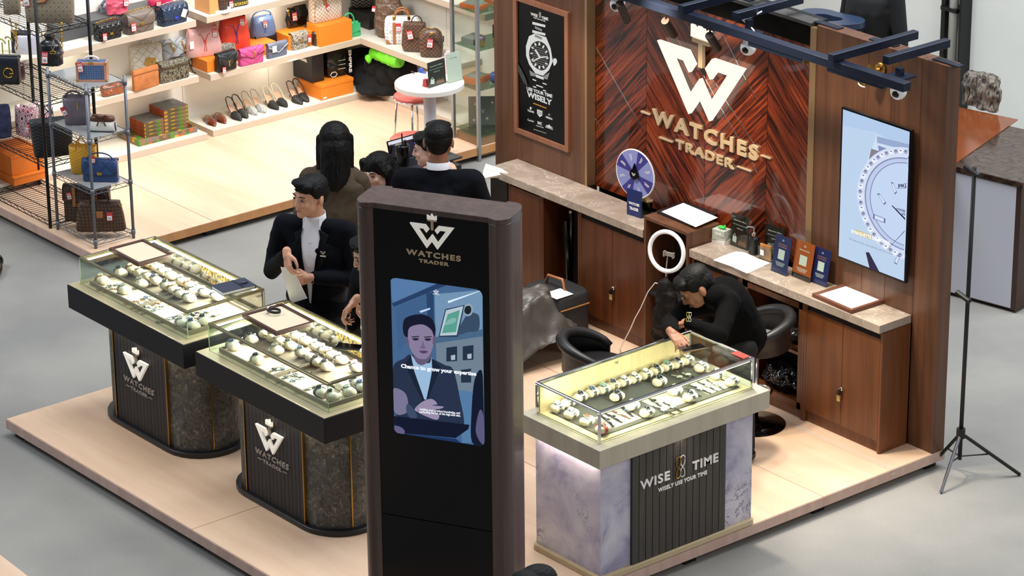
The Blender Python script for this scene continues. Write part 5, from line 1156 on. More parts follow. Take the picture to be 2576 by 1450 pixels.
def tote_bag(b,mat,handle=None,taper=1.12,hr=0.005,hh=0.35,open_=True,handm=None,base=None,hw=0.2,folds=0.0):
 t,w,h,d=b.t,b.w,b.h,b.d
 m=MB();S=[(0,w/2/taper*0.96,d/2*0.9),(0.006,w/2/taper,d/2),(h*0.45,w/2/taper*(1+(taper-1)*0.55),d/2*0.98),(h*0.85,w/2*0.99,d/2*0.82),(h,w/2,d/2*0.72)]
 S+=[(h-0.001,w/2-0.004,d/2*0.72-0.004),(h*0.55,w/2*0.93,d/2*0.80),(h*0.5,w/2*0.3,d/2*0.3)]
 loft(m,S,32,4.5,cap=False);n=32;m.f+=[tuple(range(n-1,-1,-1))]
 o=m.build('body',mat,t,smooth=True)
 if base:loft(MB(),[(-0.0,w/2/taper*0.98,d/2*0.93)],4)if False else None
 if handle:
  for sy in(-1,1):
   y=sy*d/2*0.72;pts=[(-w*hw,y-0.002*sy*-1,h*0.80)]+arc(0,h*0.98,w*hw,h*hh,y,12,180,0)+[(w*hw,y,h*0.80)]
   MB().tube(pts,hr,8).build('handle',handle,t,smooth=True)
def bucket_bag(b,mat,handm,cord,lin=None):
 t,w,h,d=b.t,b.w,b.h,b.d
 m=MB();S=[(0,w/2*0.96,d/2*0.92),(0.006,w/2,d/2),(h*0.35,w/2*0.99,d/2*0.95),(h*0.7,w/2*0.88,d/2*0.8),(h,w/2*0.80,d/2*0.52),(h-0.002,w/2*0.80-0.004,d/2*0.52-0.004),(h*0.7,w/2*0.6,d/2*0.5)]
 loft(m,S,32,3.4,cap=False);m.f+=[tuple(range(31,-1,-1))];m.build('body',mat,t,smooth=True)
 MB().tube([(-w*0.40,-d*0.2,h*0.72),(-w*0.39,-d*0.05,h*0.98)]+arc(0,h*1.0,w*0.37,h*0.27,0,12,180,0)+[(w*0.39,0.0,h*0.86)],0.006,8,Matrix.Identity(4)).build('handle',handm,t,smooth=True)
 m=MB()
 for s in(-1,1):m.tube([(s*w*0.14,-d*0.37,h*0.80),(s*w*0.09,-d*0.415,h*0.78),(s*w*0.03,-d*0.44,h*0.60),(s*w*0.015,-d*0.475,h*0.42),(s*w*0.03,-d*0.50,h*0.2)],0.0022,6)
 m.build('drawstring',cord,t,smooth=True)
 m=MB()
 for s in(-1,1):m.tube([(s*w*0.14+0.005*math.cos(2*PI*k/10),-d*0.375-0.001,h*0.80+0.005*math.sin(2*PI*k/10))for k in range(10)],0.0012,5,closed=True)
 m.build('eyelets',SILV,t)
 MB().cbox(0,-d*0.455,h*0.55,0.014,0.008,0.022).build('cord_slide',cord,t,bevel=0.002)
def soft_bag(b,mat,top=0.7,folds=0.006,zipm=None,secs=None,p=3.0):
 t,w,h,d=b.t,b.w,b.h,b.d
 m=MB();loft(m,secs or[(0,w/2*0.86,d/2*0.8),(0.01,w/2*0.95,d/2*0.95),(h*0.4,w/2,d/2),(h*0.8,w/2*0.93,d/2*0.75),(h,w/2*top,d/2*0.2)],36,p)
 o=blob(m,'body',mat,t,0.006,3)
 if folds:cloth_fold(o,folds,14.0)
 if zipm:MB().tube([(-w*top/2,0,h+0.001),(w*top/2,0,h+0.001)],0.0025,6).build('zip',zipm,t)
 return o
OFF2,S2=(460,20),0.12412
B=lambda*a,**k:Bag(*a,**k)
PUR=lea('pale_pink_leather','#d9aaa6');RED=lea('vermilion_leather','#e2432c',0.4,0.3);BLU=lea('cornflower_leather','#5f7db0',0.4,0.3);VIO=lea('violet_leather','#3a3f9a')
ORH=lea('orange_leather','#e2632c',0.4,0.3)
OBL=pat('oblique_canvas','oblique','#3a3a3c','#a99f8e',190.0,0.6)
def carton(label,near,z,ly,dx,h,mat,lid=0.0,off=(0,0),s=1.0,name='box',cat='box',text_=None):
 """box whose nearest vertical edge stands at a seen point; ly along the shelf, dx back to the wall"""
 q=at(off[0]+near[0]*s,off[1]+near[1]*s,z=z);t=thing(name,label,cat,(q.x-dx/2,q.y+ly/2,z))
 MB().box(-dx/2,-ly/2,0,dx/2,ly/2,h-lid).build('carton',mat,t,bevel=0.0015,seg=1)
 if lid:MB().box(-dx/2-0.003,-ly/2-0.003,h-lid+0.0005,dx/2+0.003,ly/2+0.003,h).build('lid',mat,t,bevel=0.0015,seg=1)
 return t
bA=carton('orange box under the pale pink bucket bag',(500,1322),0.6055,0.13,0.20,0.09,ORBOX,off=OFF2,s=S2)
bB=carton('orange box under the red and blue bucket bags',(500,1322),0.6055,0.56,0.20,0.09,ORBOX,off=OFF2,s=S2);bB.location.x-=0.085;bB.location.y+=0.135;bB.location.x=max(bB.location.x,BWX+0.102)
carton('orange box under the black patent pouch',(233,1095),0.6055,0.235,0.19,0.115,ORBOX,off=(700,0),s=0.11646)
pq=at(803.6,68,z=0.7705);t=thing('box','longer orange box under the pale checked tote','box',(max(pq.x-0.085,BWX+0.088),pq.y+0.155,0.6055));MB().box(-0.085,-0.155,0,0.085,0.155,0.165).build('carton',ORBOX,t,bevel=0.0015,seg=1)
zb=0.696
b=B('bucket_bag','pale pink leather bucket bag with an orange handle on an orange box',(110,1040),(835,935),(400,380),zb,0.13,OFF2,S2);bucket_bag(b,PUR,ORH,RED);price(b.t,b.w*0.30,b.h*0.92,-b.d*0.33,0.042,4,'31.%');MB(T(-b.w*0.38,-b.d*0.5,b.h*0.62)).box(-0.016,-0.001,-0.06,0.016,0,0).build('white_tag',TAGW,b.t)
b=B('bucket_bag','vermilion red leather bucket bag with violet drawstrings',(800,900),(1420,790),(1080,180),zb,0.13,OFF2,S2);bucket_bag(b,RED,VIO,VIO);price(b.t,b.w*0.22,b.h*0.97,-b.d*0.30,0.042,3,'31.%')
b=B('bucket_bag','cornflower blue leather bucket bag behind the black clasp bag',(1430,640),(1930,540),(1640,160),zb,0.10,OFF2,S2);bucket_bag(b,BLU,BLU,BLU);price(b.t,0,b.h*0.80,-b.d*0.40,0.036,-5,'19.%')
b=B('flap_bag','grey and cream woven-pattern flap bag behind the black quilted envelope bag',(610,1185),(1075,1080),(800,730),0.6055,0.035,OFF2,S2);flap_bag(b,OBL,fl=0.62,clasp=None);price(b.t,b.w*0.28,b.h*0.72,-b.d/2-0.008,0.036,4,'  ')
YSL=[(-0.5,1.0),(0.1,0.2),(0.0,-0.1),(0.3,0.25),(0.5,1.0)]
def mono_y(t,x,z,h,y,mat=GOLD):
 m=MB();P=lambda u,v:(x+u*h,y-0.002,z+v*h);r=h*0.045
 m.tube([P(-0.22,0.48),P(0.0,0.12),P(0.16,0.5)],r,6);m.tube([P(0,0.12),P(0.0,-0.1)],r,6)
 m.tube([P(0.12,0.10),P(-0.08,0.14),P(-0.10,0.0),P(0.10,-0.12),P(0.10,-0.26),P(-0.1,-0.28)],r,6);m.tube([P(0.0,-0.16),P(0.02,-0.46),P(0.26,-0.44)],r,6)
 m.build('gold_monogram',mat,t,smooth=True)
BQ=pat('slate_black_quilt','chev','#1e2428','#0a0c0e',38.0,0.35)
b=B('flap_bag','black quilted envelope bag with gold monogram in clear wrap',(750,1330),(1110,1225),(900,890),0.6055,0.07,OFF2,S2);flap_bag(b,BLKL,flap=BQ,fl=0.75,clasp=None,vee=True);mono_y(b.t,b.w*0.02,b.h*0.42,b.h*0.34,-b.d/2-0.006);price(b.t,-b.w*0.28,b.h*0.30,-b.d/2-0.004,0.034,2,'85%')
MAG=pat('magenta_chevron','chev','#c44a86','#8f2c5e',42.0,0.4)
b=B('envelope_bag','magenta quilted envelope clutch with a gold monogram',(1180,1205),(1650,1090),(1340,800),0.6055,0.05,OFF2,S2);flap_bag(b,MAG,flap=MAG,fl=0.62,clasp=None,vee=True);mono_y(b.t,b.w*0.08,b.h*0.62,b.h*0.44,-b.d/2-0.006)
b=B('flap_bag','black flap bag with a round gold clasp behind the slate envelope bag',(1480,860),(2000,750),(1700,520),0.6055,0.06,OFF2,S2);flap_bag(b,BLKL,fl=0.62,clasp=None,chainm=None);MB().lathe([(0.019,0),(0.019,0.004),(0.012,0.006)],20,T(0.0,-b.d/2-0.006,b.h*0.55)@RX90).build('round_clasp',GOLD,b.t);price(b.t,-b.w*0.25,b.h*0.5,-b.d/2-0.008,0.028,-25,'4%',head=False)
SLT=lea('slate_blue_leather','#5c6478');b=B('envelope_bag','slate blue envelope clutch with pale piping and a white tag',(1745,1045),(2130,945),(1900,700),0.6055,0.045,OFF2,S2);flap_bag(b,SLT,fl=0.6,clasp=None,vee=True)
MB().tube([(-b.w/2,-b.d/2-0.006,b.h*0.84),(0,-b.d/2-0.009,b.h*0.36),(b.w/2,-b.d/2-0.006,b.h*0.84)],0.002,6).build('piping',TAGW,b.t);MB(T(-b.w*0.22,-b.d/2-0.0085,b.h*0.88)).box(-0.02,-0.001,-0.05,0.02,0,0).build('white_tag',TAGW,b.t)
PAT_=lea('black_patent','#101112',0.12,0.9)
b=B('pouch_bag','crumpled black patent pouch in clear wrap on an orange box',(220,640),(700,530),(350,130),0.6055+0.1155,0.07,(700,0),0.11646);o=soft_bag(b,PAT_,0.86,0.008,GOLD);price(b.t,-b.w*0.22,b.h*0.78,-b.d*0.46,0.044,-3,'31.%');chain(b.t,[(-b.w*0.42,-b.d*0.35,b.h*0.93),(-b.w*0.46,-b.d*0.45,b.h*0.8),(-b.w*0.42,-b.d*0.5,b.h*0.66)],0.006)
AZ=pat('cream_check_canvas','check','#e0d6c6','#b5aa9c',62.0,0.5)
b=B('tote_bag','cream and grey checked tote with tan trim on the longer orange box',(790,530),(1420,370),(980,-150),0.6055+0.1655,0.10,(700,0),0.11646);tote_bag(b,AZ,TANL,1.0,0.005,0.4);MB().tube([(-b.w*0.47,-b.d*0.45,0.01),(-b.w*0.48,-b.d*0.46,b.h*0.4),(-b.w*0.43,-b.d*0.42,b.h*0.75)],0.003,6).build('piping',TANL,b.t);price(b.t,-b.w*0.08,b.h*0.62,-b.d*0.47,0.034,-28,'8%',head=False);MB().box(-b.w*0.17,-b.d*0.48,b.h*0.62,-b.w*0.05,-b.d*0.45,b.h*0.85).build('handle_tab',TANL,b.t,bevel=0.002)
b=B('flap_bag','small grey and cream patterned flap bag with a gold letter clasp',(330,1105),(660,1020),(480,690),0.6055,0.07,(700,0),0.11646);flap_bag(b,OBL,fl=0.6,clasp=None);m=MB();text(m,'CD',0.005,b.h*0.42,0.026,-b.d/2-0.006,0.003,w=0.030,bold=0.01);m.build('gold_letters',GOLD,b.t);price(b.t,b.w*0.52,b.h*0.80,-b.d/2-0.010,0.032,6,'6%',tall=True,head=False)
BRL=lea('dark_brown_leather','#2b1d18',0.3,0.4)
b=B('camera_bag','dark brown camera bag with gold zip beside the green bag',(800,1010),(1210,910),(980,640),0.6055,0.06,(700,0),0.11646)
m=MB();loft(m,[(0,b.w/2*0.95,b.d/2),(0.01,b.w/2,b.d/2),(b.h*0.75,b.w/2,b.d/2),(b.h*0.95,b.w/2*0.93,b.d/2*0.9),(b.h,b.w/2*0.8,b.d/2*0.5)],32,5);m.build('body',BRL,b.t,smooth=True);MB().tube([(-b.w*0.47,-b.d*0.51,b.h*0.55),(-b.w*0.38,-b.d*0.53,b.h*0.74),(b.w*0.38,-b.d*0.53,b.h*0.78),(b.w*0.47,-b.d*0.51,b.h*0.62)],0.002,6).build('zip',GOLD,b.t);MB().lathe([(0.012,0),(0.012,0.003)],16,T(0.015,-b.d/2-0.002,b.h*0.62)@RX90).build('round_clasp',GOLD,b.t);price(b.t,b.w*0.36,b.h*0.86,-b.d/2-0.006,0.046,-6,'71%',tall=True)
GRN=lea('emerald_leather','#2fa866',0.35,0.4)
b=B('top_handle_bag','small emerald green bag with a tall arched handle',(1330,850),(1810,770),(1560,470),0.6055,0.075,(700,0),0.11646)
t=b.t;m=MB();loft(m,[(0,b.w/2*0.96,b.d/2),(0.008,b.w/2,b.d/2),(b.h*0.3,b.w/2*0.97,b.d/2*0.95),(b.h*0.8,b.w/2*0.86,b.d/2*0.6),(b.h,b.w/2*0.84,b.d/2*0.3)],32,5);m.build('body',GRN,t,smooth=True)
MB().prism([(-b.w*0.43,b.h*0.95),(b.w*0.43,b.h*0.95),(b.w*0.44,b.h*0.42),(b.w*0.12,b.h*0.28),(-b.w*0.12,b.h*0.28),(-b.w*0.44,b.h*0.42)],-b.d*0.5-0.004,-b.d*0.5+0.001).build('flap',GRN,t,bevel=0.001)
MB().tube([(-b.w*0.26,-b.d*0.28,b.h*0.86),(-b.w*0.25,-b.d*0.1,b.h*1.0)]+arc(0,b.h*1.1,b.w*0.23,b.h*0.5,-b.d*0.05,12,180,0)+[(b.w*0.25,-b.d*0.1,b.h*1.0),(b.w*0.26,-b.d*0.28,b.h*0.86)],0.007,10).build('handle',GRN,t,smooth=True)
m=MB();text(m,'B',0,b.h*0.12,b.h*0.32,-b.d*0.5-0.004,0.004,w=b.w*0.14,bold=0.02);m.build('buckle',GRN,t);price(t,-b.w*0.12,b.h*0.62,-b.d*0.5-0.006,0.032,10,'75%',head=False)
t=carton('glossy black box in the shelf corner under a chevron bag',(1930,640),0.6055,0.16,0.32,0.125,pbr('charcoal_carton','#1b1b1c',0.3),off=(700,0),s=0.11646);t.location.x+=0.02;t.location.x=min(t.location.x,BX-0.16)
GOY=pat('grey_chevron_canvas','goy','#3a3a38','#b8b4aa',40.0,0.5)
b=B('tote_bag','grey chevron canvas tote on the black corner box',(1540,170),(2000,160),(1800,-150),0.6055+0.1255,0.08,(700,0),0.11646);tote_bag(b,GOY,None)
MONO=pat('brown_monogram_canvas','mono','#3d281d','#7a5a38',42.0,0.5);MONW=pat('faded_monogram_canvas','mono','#5c4638','#86694c',42.0,0.45)
OF4,S4=(920,0),0.11035
b=B('shoulder_bag','large slouchy brown monogram bag leaning at the corner of the side shelf',(170,870),(820,900),(500,-60),0.6055,0.14,OF4,S4);o=soft_bag(b,MONW,0.75,0.010,GOLD,[(0,b.w*0.36,b.d*0.4),(0.01,b.w*0.40,b.d*0.5),(b.h*0.3,b.w*0.52,b.d*0.5),(b.h*0.7,b.w*0.48,b.d*0.42),(b.h,b.w*0.42,b.d*0.2)]);price(b.t,-b.w*0.46,b.h*0.80,-b.d*0.3,0.03,10,'1.7',head=False)
WMC=pat('white_multicolour_canvas','mono','#e9e5df','#8a8fb4',36.0,0.4)
b=B('duffle_bag','white bag with small coloured monograms and tan arched handles',(430,1020),(1240,1010),(830,370),0.6055,0.12,OF4,S4)
t=b.t;m=MB();w,h,d=b.w,b.h,b.d;loft(m,[(0,w*0.44,d*0.42),(0.012,w*0.48,d*0.5),(h*0.5,w*0.51,d*0.5),(h*0.9,w*0.48,d*0.4),(h,w*0.42,d*0.22)],36,4.0);m.build('body',WMC,t,smooth=True)
for sx in(-0.22,0.20):
 MB().box(sx*w-0.012,-d*0.5-0.003,0.005,sx*w+0.012,-d*0.47,h*0.85).build('tan_strip',TANL,t,bevel=0.002)
 MB().cbox(sx*w,-d*0.42,h*1.0,0.022,0.006,0.03).build('buckle',GOLD,t,bevel=0.002)
for sy in(-0.3,0.25):MB().tube([(-w*0.20,d*sy,h*0.95)]+arc(0,h*1.03,w*0.19,h*0.26,d*sy,12,180,0)+[(w*0.20,d*sy,h*0.95)],0.007,8).build('handle',TANL,t,smooth=True)
for sx in(-1,):MB().prism([(sx*w*0.45,0.004),(sx*w*0.45+0.035,0.004),(sx*w*0.47+0.02,0.03),(sx*w*0.47,0.035)],-d*0.5,-d*0.44).build('tan_corner',TANL,t)
for i,(u,v,c)in enumerate(((-0.33,0.45,'#4c8a50'),(0.02,0.42,'#d2567e'),(-0.36,0.75,'#6a72b0'),(0.38,0.8,'#8a8f9a'))):
 m=MB();text(m,'L',w*u,h*v,0.018,-d*0.5-0.002,0.001,bold=0.0);text(m,'V',w*u+0.006,h*v+0.005,0.016,-d*0.5-0.0035,0.001,bold=0.0);m.build('coloured_monogram',pbr('print_%d'%i,c,0.5),t)
price(t,-w*0.10,h*0.83,-d*0.5-0.008,0.042,0,'67%',head=False)
DAM=pat('brown_check_canvas','check','#6d5040','#493226',64.0,0.42)
b=B('top_handle_bag','brown checked bag with a flap and thin black handle',(850,1190),(1330,1210),(1250,500),0.6055,0.11,OF4,S4)
t,w,h,d=b.t,b.w*1.25,b.h,b.d;m=MB();loft(m,[(0,w*0.38,d*0.4),(0.015,w*0.43,d*0.5),(h*0.2,w*0.48,d*0.5),(h*0.6,w*0.46,d*0.45),(h*0.97,w*0.42,d*0.33),(h,w*0.41,d*0.2)],36,4.5);m.build('body',DAM,t,smooth=True)
MB().prism([(-w*0.36,h*0.99),(w*0.40,h*1.0),(w*0.40,h*0.6),(w*0.34,h*0.52),(-w*0.27,h*0.52),(-w*0.34,h*0.6)],-d*0.5-0.006,-d*0.5+0.01).build('flap',DAM,t,bevel=0.004)
MB().tube([(-w*0.16,0,h*0.98)]+arc(0.02,h*1.0,w*0.2,h*0.22,0,12,180,0)+[(w*0.24,0,h*0.98)],0.004,8).build('handle',BLKL,t,smooth=True);price(t,-w*0.14,h*0.78,-d*0.5-0.009,0.046,-12,'76%')
b=B('dome_bag','brown checked dome bag with gold zip nearest the glass tower',(1230,1320),(1740,1325),(1500,640),0.6055,0.12,OF4,S4)
t,w,h,d=b.t,b.w*1.05,b.h,b.d;m=MB();loft(m,[(0,w*0.44,d*0.42),(0.012,w*0.47,d*0.5),(h*0.35,w*0.51,d*0.5),(h*0.65,w*0.50,d*0.46),(h*0.85,w*0.43,d*0.36),(h*0.96,w*0.30,d*0.25),(h,w*0.18,d*0.1)],36,3.4);m.build('body',DAM,t,smooth=True)
MB().tube([(-w*0.49,-d*0.05,h*0.68),(-w*0.42,-d*0.05,h*0.87),(-w*0.29,0,h*0.97),(0,0,h*1.008),(w*0.29,0,h*0.97),(w*0.45,0,h*0.84)],0.0028,6).build('zip',GOLD,t,smooth=True);MB().cbox(0.01,-d*0.42,h*0.86,0.026,0.006,0.024).build('handle_ring',GOLD,t,bevel=0.003)
MB().tube([(0.01,-d*0.45,h*0.84),(0.03,-d*0.56,h*0.66),(0.07,-d*0.58,h*0.54),(0.10,-d*0.55,h*0.62),(0.10,-d*0.48,h*0.80)],0.005,8).build('handle',BLKL,t,smooth=True);price(t,0.0,h*0.70,-d*0.5-0.004,0.046,6,'82%')
# ------------------------------------------------------------------ under the shelves
PZ=0.1605
t=carton('large orange shoe box with a lid under the black shopping box',(718,1398),PZ,0.31,0.30,0.125,ORBOX,0.028,off=(720,80),s=0.12412);MB().box(0.1505,-0.14,0.012,0.1515,-0.105,0.022).build('white_label',TAGW,t)
t=carton('black lettered shopping box standing on the orange shoe box',(530,1045),PZ+0.1265,0.115,0.25,0.24,pbr('charcoal_carton','#1b1b1c',0.3),off=(720,80),s=0.12412);m=MB();text(m,'CHANEL',0.015,0.155,0.022,-0.0575,0.001,w=0.10,bold=0.04);m.build('lettering',TAGW,t)
b=B('shopping_bag','black plastic shopping bag with white lettering on the orange shoe box',(850,960),(1350,860),(1150,330),PZ+0.1265,0.14,(720,80),0.12412);o=soft_bag(b,pbr('black_plastic','#15110f',0.25),0.8,0.008);b.t['category']='bag'
m=MB(T(b.w*0.40,-b.d*0.5-0.004,b.h*0.52)@rotm('Y',90));text(m,'EMPIRE',0,-0.012,0.024,0,0.001,w=b.h*0.85,bold=0.03);m.build('lettering',TAGW,b.t)
m=MB()
for k in range(3):m.box(-0.02,-b.d*0.5-0.006,b.h*(0.62-0.16*k),0.045,-b.d*0.5-0.005,b.h*(0.62-0.16*k)+0.003);
m.build('printed_lines',TAGW,b.t);MB().tube([(-b.w*0.28+0.03*math.cos(a),-b.d*0.5-0.006,0.03+0.022*math.sin(a))for a in[2*PI*k/6 for k in range(6)]],0.003,5,closed=True).build('printed_badge',TAGW,b.t)
BLKC=pbr('black_cloth','#050506',0.9)
m=MB();c=at(950,200,y=1.64);c.z=0
for(px,py,r)in((905,150,(0.09,0.14,0.10)),(925,175,(0.10,0.14,0.13)),(905,205,(0.07,0.10,0.08)),(960,165,(0.13,0.15,0.13)),(990,185,(0.11,0.15,0.12)),(1015,175,(0.09,0.13,0.10)),(955,205,(0.14,0.15,0.12)),(985,222,(0.12,0.16,0.10))):
 p=at(px,py,y=1.64);m.ell((p.x-c.x,0.0,p.z-PZ),r)
m.ell((0.0,-0.02,0.06),(0.24,0.17,0.08));m.ell((0.10,-0.16,0.03),(0.13,0.10,0.04))
c=Vector((c.x,1.64,0))
t=thing('cloth_covered_bag','black cloth heaped over luggage under the side shelf','luggage',(c.x,c.y,PZ));o=blob(m,'black_cloth',BLKC,t,0.012,3);cloth_fold(o,0.012,9.0)
for v in o.data.vertices:v.co.z=max(v.co.z,0.0005)
GREENC=lea('lime_nylon','#6fdc2e',0.4,0.1,0.15)
P1=at(935,132,y=1.52);P2=at(1005,158,y=1.50)
m=MB();c=(P1+P2)/2;a_=P1-c;b_=P2-c;m.tube([a_,a_*0.4+Vector((0,0,0.01)),b_*0.4+Vector((0,0,0.01)),b_],[0.035,0.055,0.060,0.05],14);m.ell(a_+Vector((0.0,-0.03,-0.045)),(0.035,0.03,0.035));o=blob(m,'green_sack',GREENC,None,0.007,3);cloth_fold(o,0.010,14.0);o.location=c;tag(o,'lime green nylon sack lying on the black cloth heap','bag')
def shoe(t,kind,upper,strapm=None,insole=None,dx=0.0):
 M=T(dx,0,0);L=0.24;ins=insole or pbr('nude_insole','#d2a98e',0.6)
 heel=0.055 if kind=='heel' else 0.012
 S=[(-0.135,0.002),(-0.115,0.014),(-0.09,0.026),(-0.055,0.036),(-0.01,0.034),(0.03,0.026),(0.07,0.024),(0.095,0.022),(0.108,0.012)]
 def zz(y):u=min(max((y+0.03)/0.11,0),1);return heel*(u*u*(3-2*u))
 vs=[];fs=[];n=len(S)
 for y,hw in S:
  for s in(-1,1):vs.append((s*hw,y,zz(y)+0.006))
  for s in(-1,1):vs.append((s*hw,y,zz(y)))
 for i in range(n-1):a=i*4;fs+=[(a,a+1,a+5,a+4),(a+2,a+6,a+7,a+3),(a,a+4,a+6,a+2),(a+1,a+3,a+7,a+5)]
 fs+=[(0,2,3,1),((n-1)*4,(n-1)*4+1,(n-1)*4+3,(n-1)*4+2)]
 MB().add(vs,fs,M).build('insole',ins,t,smooth=False)
 vs=[];fs=[];U=[s for s in S if s[0]<=(-0.01)];nn=9
 for y,hw in U:
  top=0.006+0.040*(1-((y+0.01)/-0.125)**1.6*0.85)if y<-0.01 else 0.046
  for k in range(nn):a=PI*k/(nn-1);vs.append(((hw+0.003)*math.cos(a),y,0.002+max(top,0.010)*math.sin(a)**0.8))
 m_=len(U)
 for i in range(m_-1):
  for k in range(nn-1):fs.append((i*nn+k,i*nn+k+1,(i+1)*nn+k+1,(i+1)*nn+k))
 vs2=[(v[0]*0.93,v[1]+0.002,v[2]*0.93)for v in vs];o=len(vs)
 fs+=[tuple(j+o for j in f[::-1])for f in fs];fs.append(tuple(range(nn-1,-1,-1)))
 for k in range(nn-1):a=(m_-1)*nn+k;fs.append((a,a+1,a+1+o,a+o))
 MB().add(vs+vs2,fs,M).build('vamp',upper,t,smooth=True)
 if kind=='heel':
  MB().tube([(0,0.088,0.054),(0,0.094,0.025),(0,0.090,0.0)],[0.013,0.006,0.005],8,M).build('heel',upper,t,smooth=True)
  MB(M@T(0,0,0)).tube([(-0.030,-0.02,0.03),(-0.034,0.04,0.075),(-0.022,0.105,0.118),(0.0,0.122,0.125),(0.022,0.105,0.118),(0.034,0.04,0.075),(0.030,-0.02,0.03)],0.0042,6,Matrix.Diagonal((1,1,1,1))).build('slingback',strapm or upper,t,smooth=True)
 else:
  m=MB(M)
  for k in range(10):pass
  pts=[((0.037)*math.cos(PI*k/10),0.0,0.006+0.040*math.sin(PI*k/10))for k in range(11)]
  vs=[];fs=[]
  for i,p in enumerate(pts):
   for yy in(0.002,0.028):
    for s in(1.0,1.06):vs.append((p[0]*s,yy,p[2]*s))
  for i in range(10):a=i*4;fs+=[(a+1,a+3,a+7,a+5),(a,a+4,a+6,a+2),(a,a+1,a+5,a+4),(a+2,a+6,a+7,a+3)]
  MB(M).add(vs,fs).build('strap',strapm or upper,t)
OS=(470,190);SS=0.12422
def shoepair(kind,upper,strapm,toes,labels,ins=None,grp=None,yawo=0.0):
 first=None
 for i,(px,py)in enumerate(toes):
  q=at(OS[0]+px*SS,OS[1]+py*SS,z=PZ);rz=PI/2+yawo
  loc=(q.x-0.135*math.cos(yawo),q.y-0.135*math.sin(yawo),PZ)
  if first is None:first=thing('shoe' if kind=='mule' else 'heeled_shoe',labels[i],'shoe',loc,rz,grp);shoe(first,kind,upper,strapm,ins)
  else:dup(first,loc,rz,labels[i],grp)
CROC=lea('brown_croc','#6b2a1a',0.15,0.9,0.35);BSUE=pbr('black_suede','#1f2022',0.8);GPAT=pat('grey_lace_print','oblique','#70746f','#c9ccc6',170,0.5);DLACE=pat('dark_lace_print','oblique','#17181a','#333535',170,0.5)
shoepair('mule',CROC,pbr('olive_strap','#7d6e55',0.7),[(575,1040),(780,985)],['brown crocodile mule, left of its pair beside the woven boxes','brown crocodile mule, right of its pair'],yawo=-0.25)
shoepair('heel',DLACE,BLKL,[(1100,930),(1230,880)],['dark patterned slingback heel, left of the pair next to the mules','dark patterned slingback heel, right of the pair next to the mules'],yawo=-0.2)
shoepair('heel',GPAT,pbr('pale_strap','#b7a793',0.6),[(1420,812),(1600,770)],['grey lace print slingback heel, left of its pair','grey lace print slingback heel, right of its pair'],yawo=-0.2)
shoepair('heel',BSUE,pbr('cream_strap','#e0d3bd',0.6),[(1850,708),(2030,655)],['plain black slingback heel with a cream strap, left of its pair','plain black slingback heel with a cream strap, right of its pair'],yawo=-0.2)
shoepair('heel',DLACE,BLKL,[(2335,600),(2465,550)],['black lace slingback heel, left of the pair next to the orange box','black lace slingback heel, right of the pair next to the orange box'],yawo=-0.2)
PLAID=pat('patchwork_weave','plaid','#000000','#000000',30.0,0.6);LEAD=pbr('lead_grey_top','#6a6e6e',0.4,noise=0.4,nscale=30);CORD=pbr('cord_edging','#8c7a62',0.8);ORW=pat('orange_weave','plaid','#0','#0',40,0.6)if False else pbr('burnt_orange_weave','#a3461c',0.7,noise=0.6,nscale=60)
OW,SW_=(300,230),0.11036
tray_c=at(OW[0]+455*SW_,OW[1]+1265*SW_,z=PZ);tr_r=at(OW[0]+1755*SW_,OW[1]+910*SW_,z=PZ);LY=tr_r.y-tray_c.y;DXT=0.30
t=thing('woven_tray','patchwork woven tray under the two box stacks','tray',(tray_c.x-DXT/2,tray_c.y+LY/2,PZ))
m=MB();m.box(-DXT/2,-LY/2,0,DXT/2,LY/2,0.006);m.box(DXT/2-0.008,-LY/2,0.006,DXT/2,LY/2,0.04);m.box(-DXT/2,-LY/2,0.006,-DXT/2+0.008,LY/2,0.04);m.box(-DXT/2+0.008,-LY/2,0.006,DXT/2-0.008,-LY/2+0.008,0.04);m.box(-DXT/2+0.008,LY/2-0.008,0.006,DXT/2-0.008,LY/2,0.04);m.build('tray_body',PLAID,t)
MB().tube([(DXT/2-0.004,-LY/2+0.004,0.042),(DXT/2-0.004,LY/2-0.004,0.042),(-DXT/2+0.004,LY/2-0.004,0.042),(-DXT/2+0.004,-LY/2+0.004,0.042)],0.003,6,closed=True).build('cord_edging',CORD,t)
def wbox(near,y0,ly,dx,n,tops,label_f,x1):
 first=None;hb=0.030
 for k in range(n):
  z=PZ+0.0065+k*hb;lab=label_f(k)
  if first is None:
   first=thing('woven_box',lab,'box',(x1-dx/2,y0+ly/2,z),0,'woven boxes stacked on the tray')
   MB().box(-dx/2,-ly/2,0,dx/2,ly/2,hb-0.002).build('box_body',PLAID,first,bevel=0.002,seg=1)
   MB().box(-dx/2+0.006,-ly/2+0.006,hb-0.0018,dx/2-0.006,ly/2-0.006,hb-0.0006).build('lid_panel',LEAD,first)
   MB().box(-dx/2+0.004,-ly/2-0.0012,0.003,dx/2-0.004,-ly/2-0.0002,hb-0.005).build('end_panel',ORW,first)
   MB().tube([(dx/2,-ly/2,hb-0.002),(dx/2,ly/2,hb-0.002),(-dx/2,ly/2,hb-0.002),(-dx/2,-ly/2,hb-0.002)],0.0018,5,closed=True).build('cord_edging',CORD,first)
  else:
   bpy.context.view_layer.update();dup(first,(x1-dx/2,y0+ly/2,z),0,lab,'woven boxes stacked on the tray')
oo=['lowest','second from the bottom','third from the bottom','fourth from the bottom','fifth from the bottom','topmost']
cA=at(OW[0]+590*SW_,OW[1]+1070*SW_,z=PZ+0.006);cB=at(OW[0]+1060*SW_,OW[1]+960*SW_,z=PZ+0.006);cC=at(OW[0]+1600*SW_,OW[1]+800*SW_,z=PZ+0.006)
xA=min(cA.x,tray_c.x-0.012)
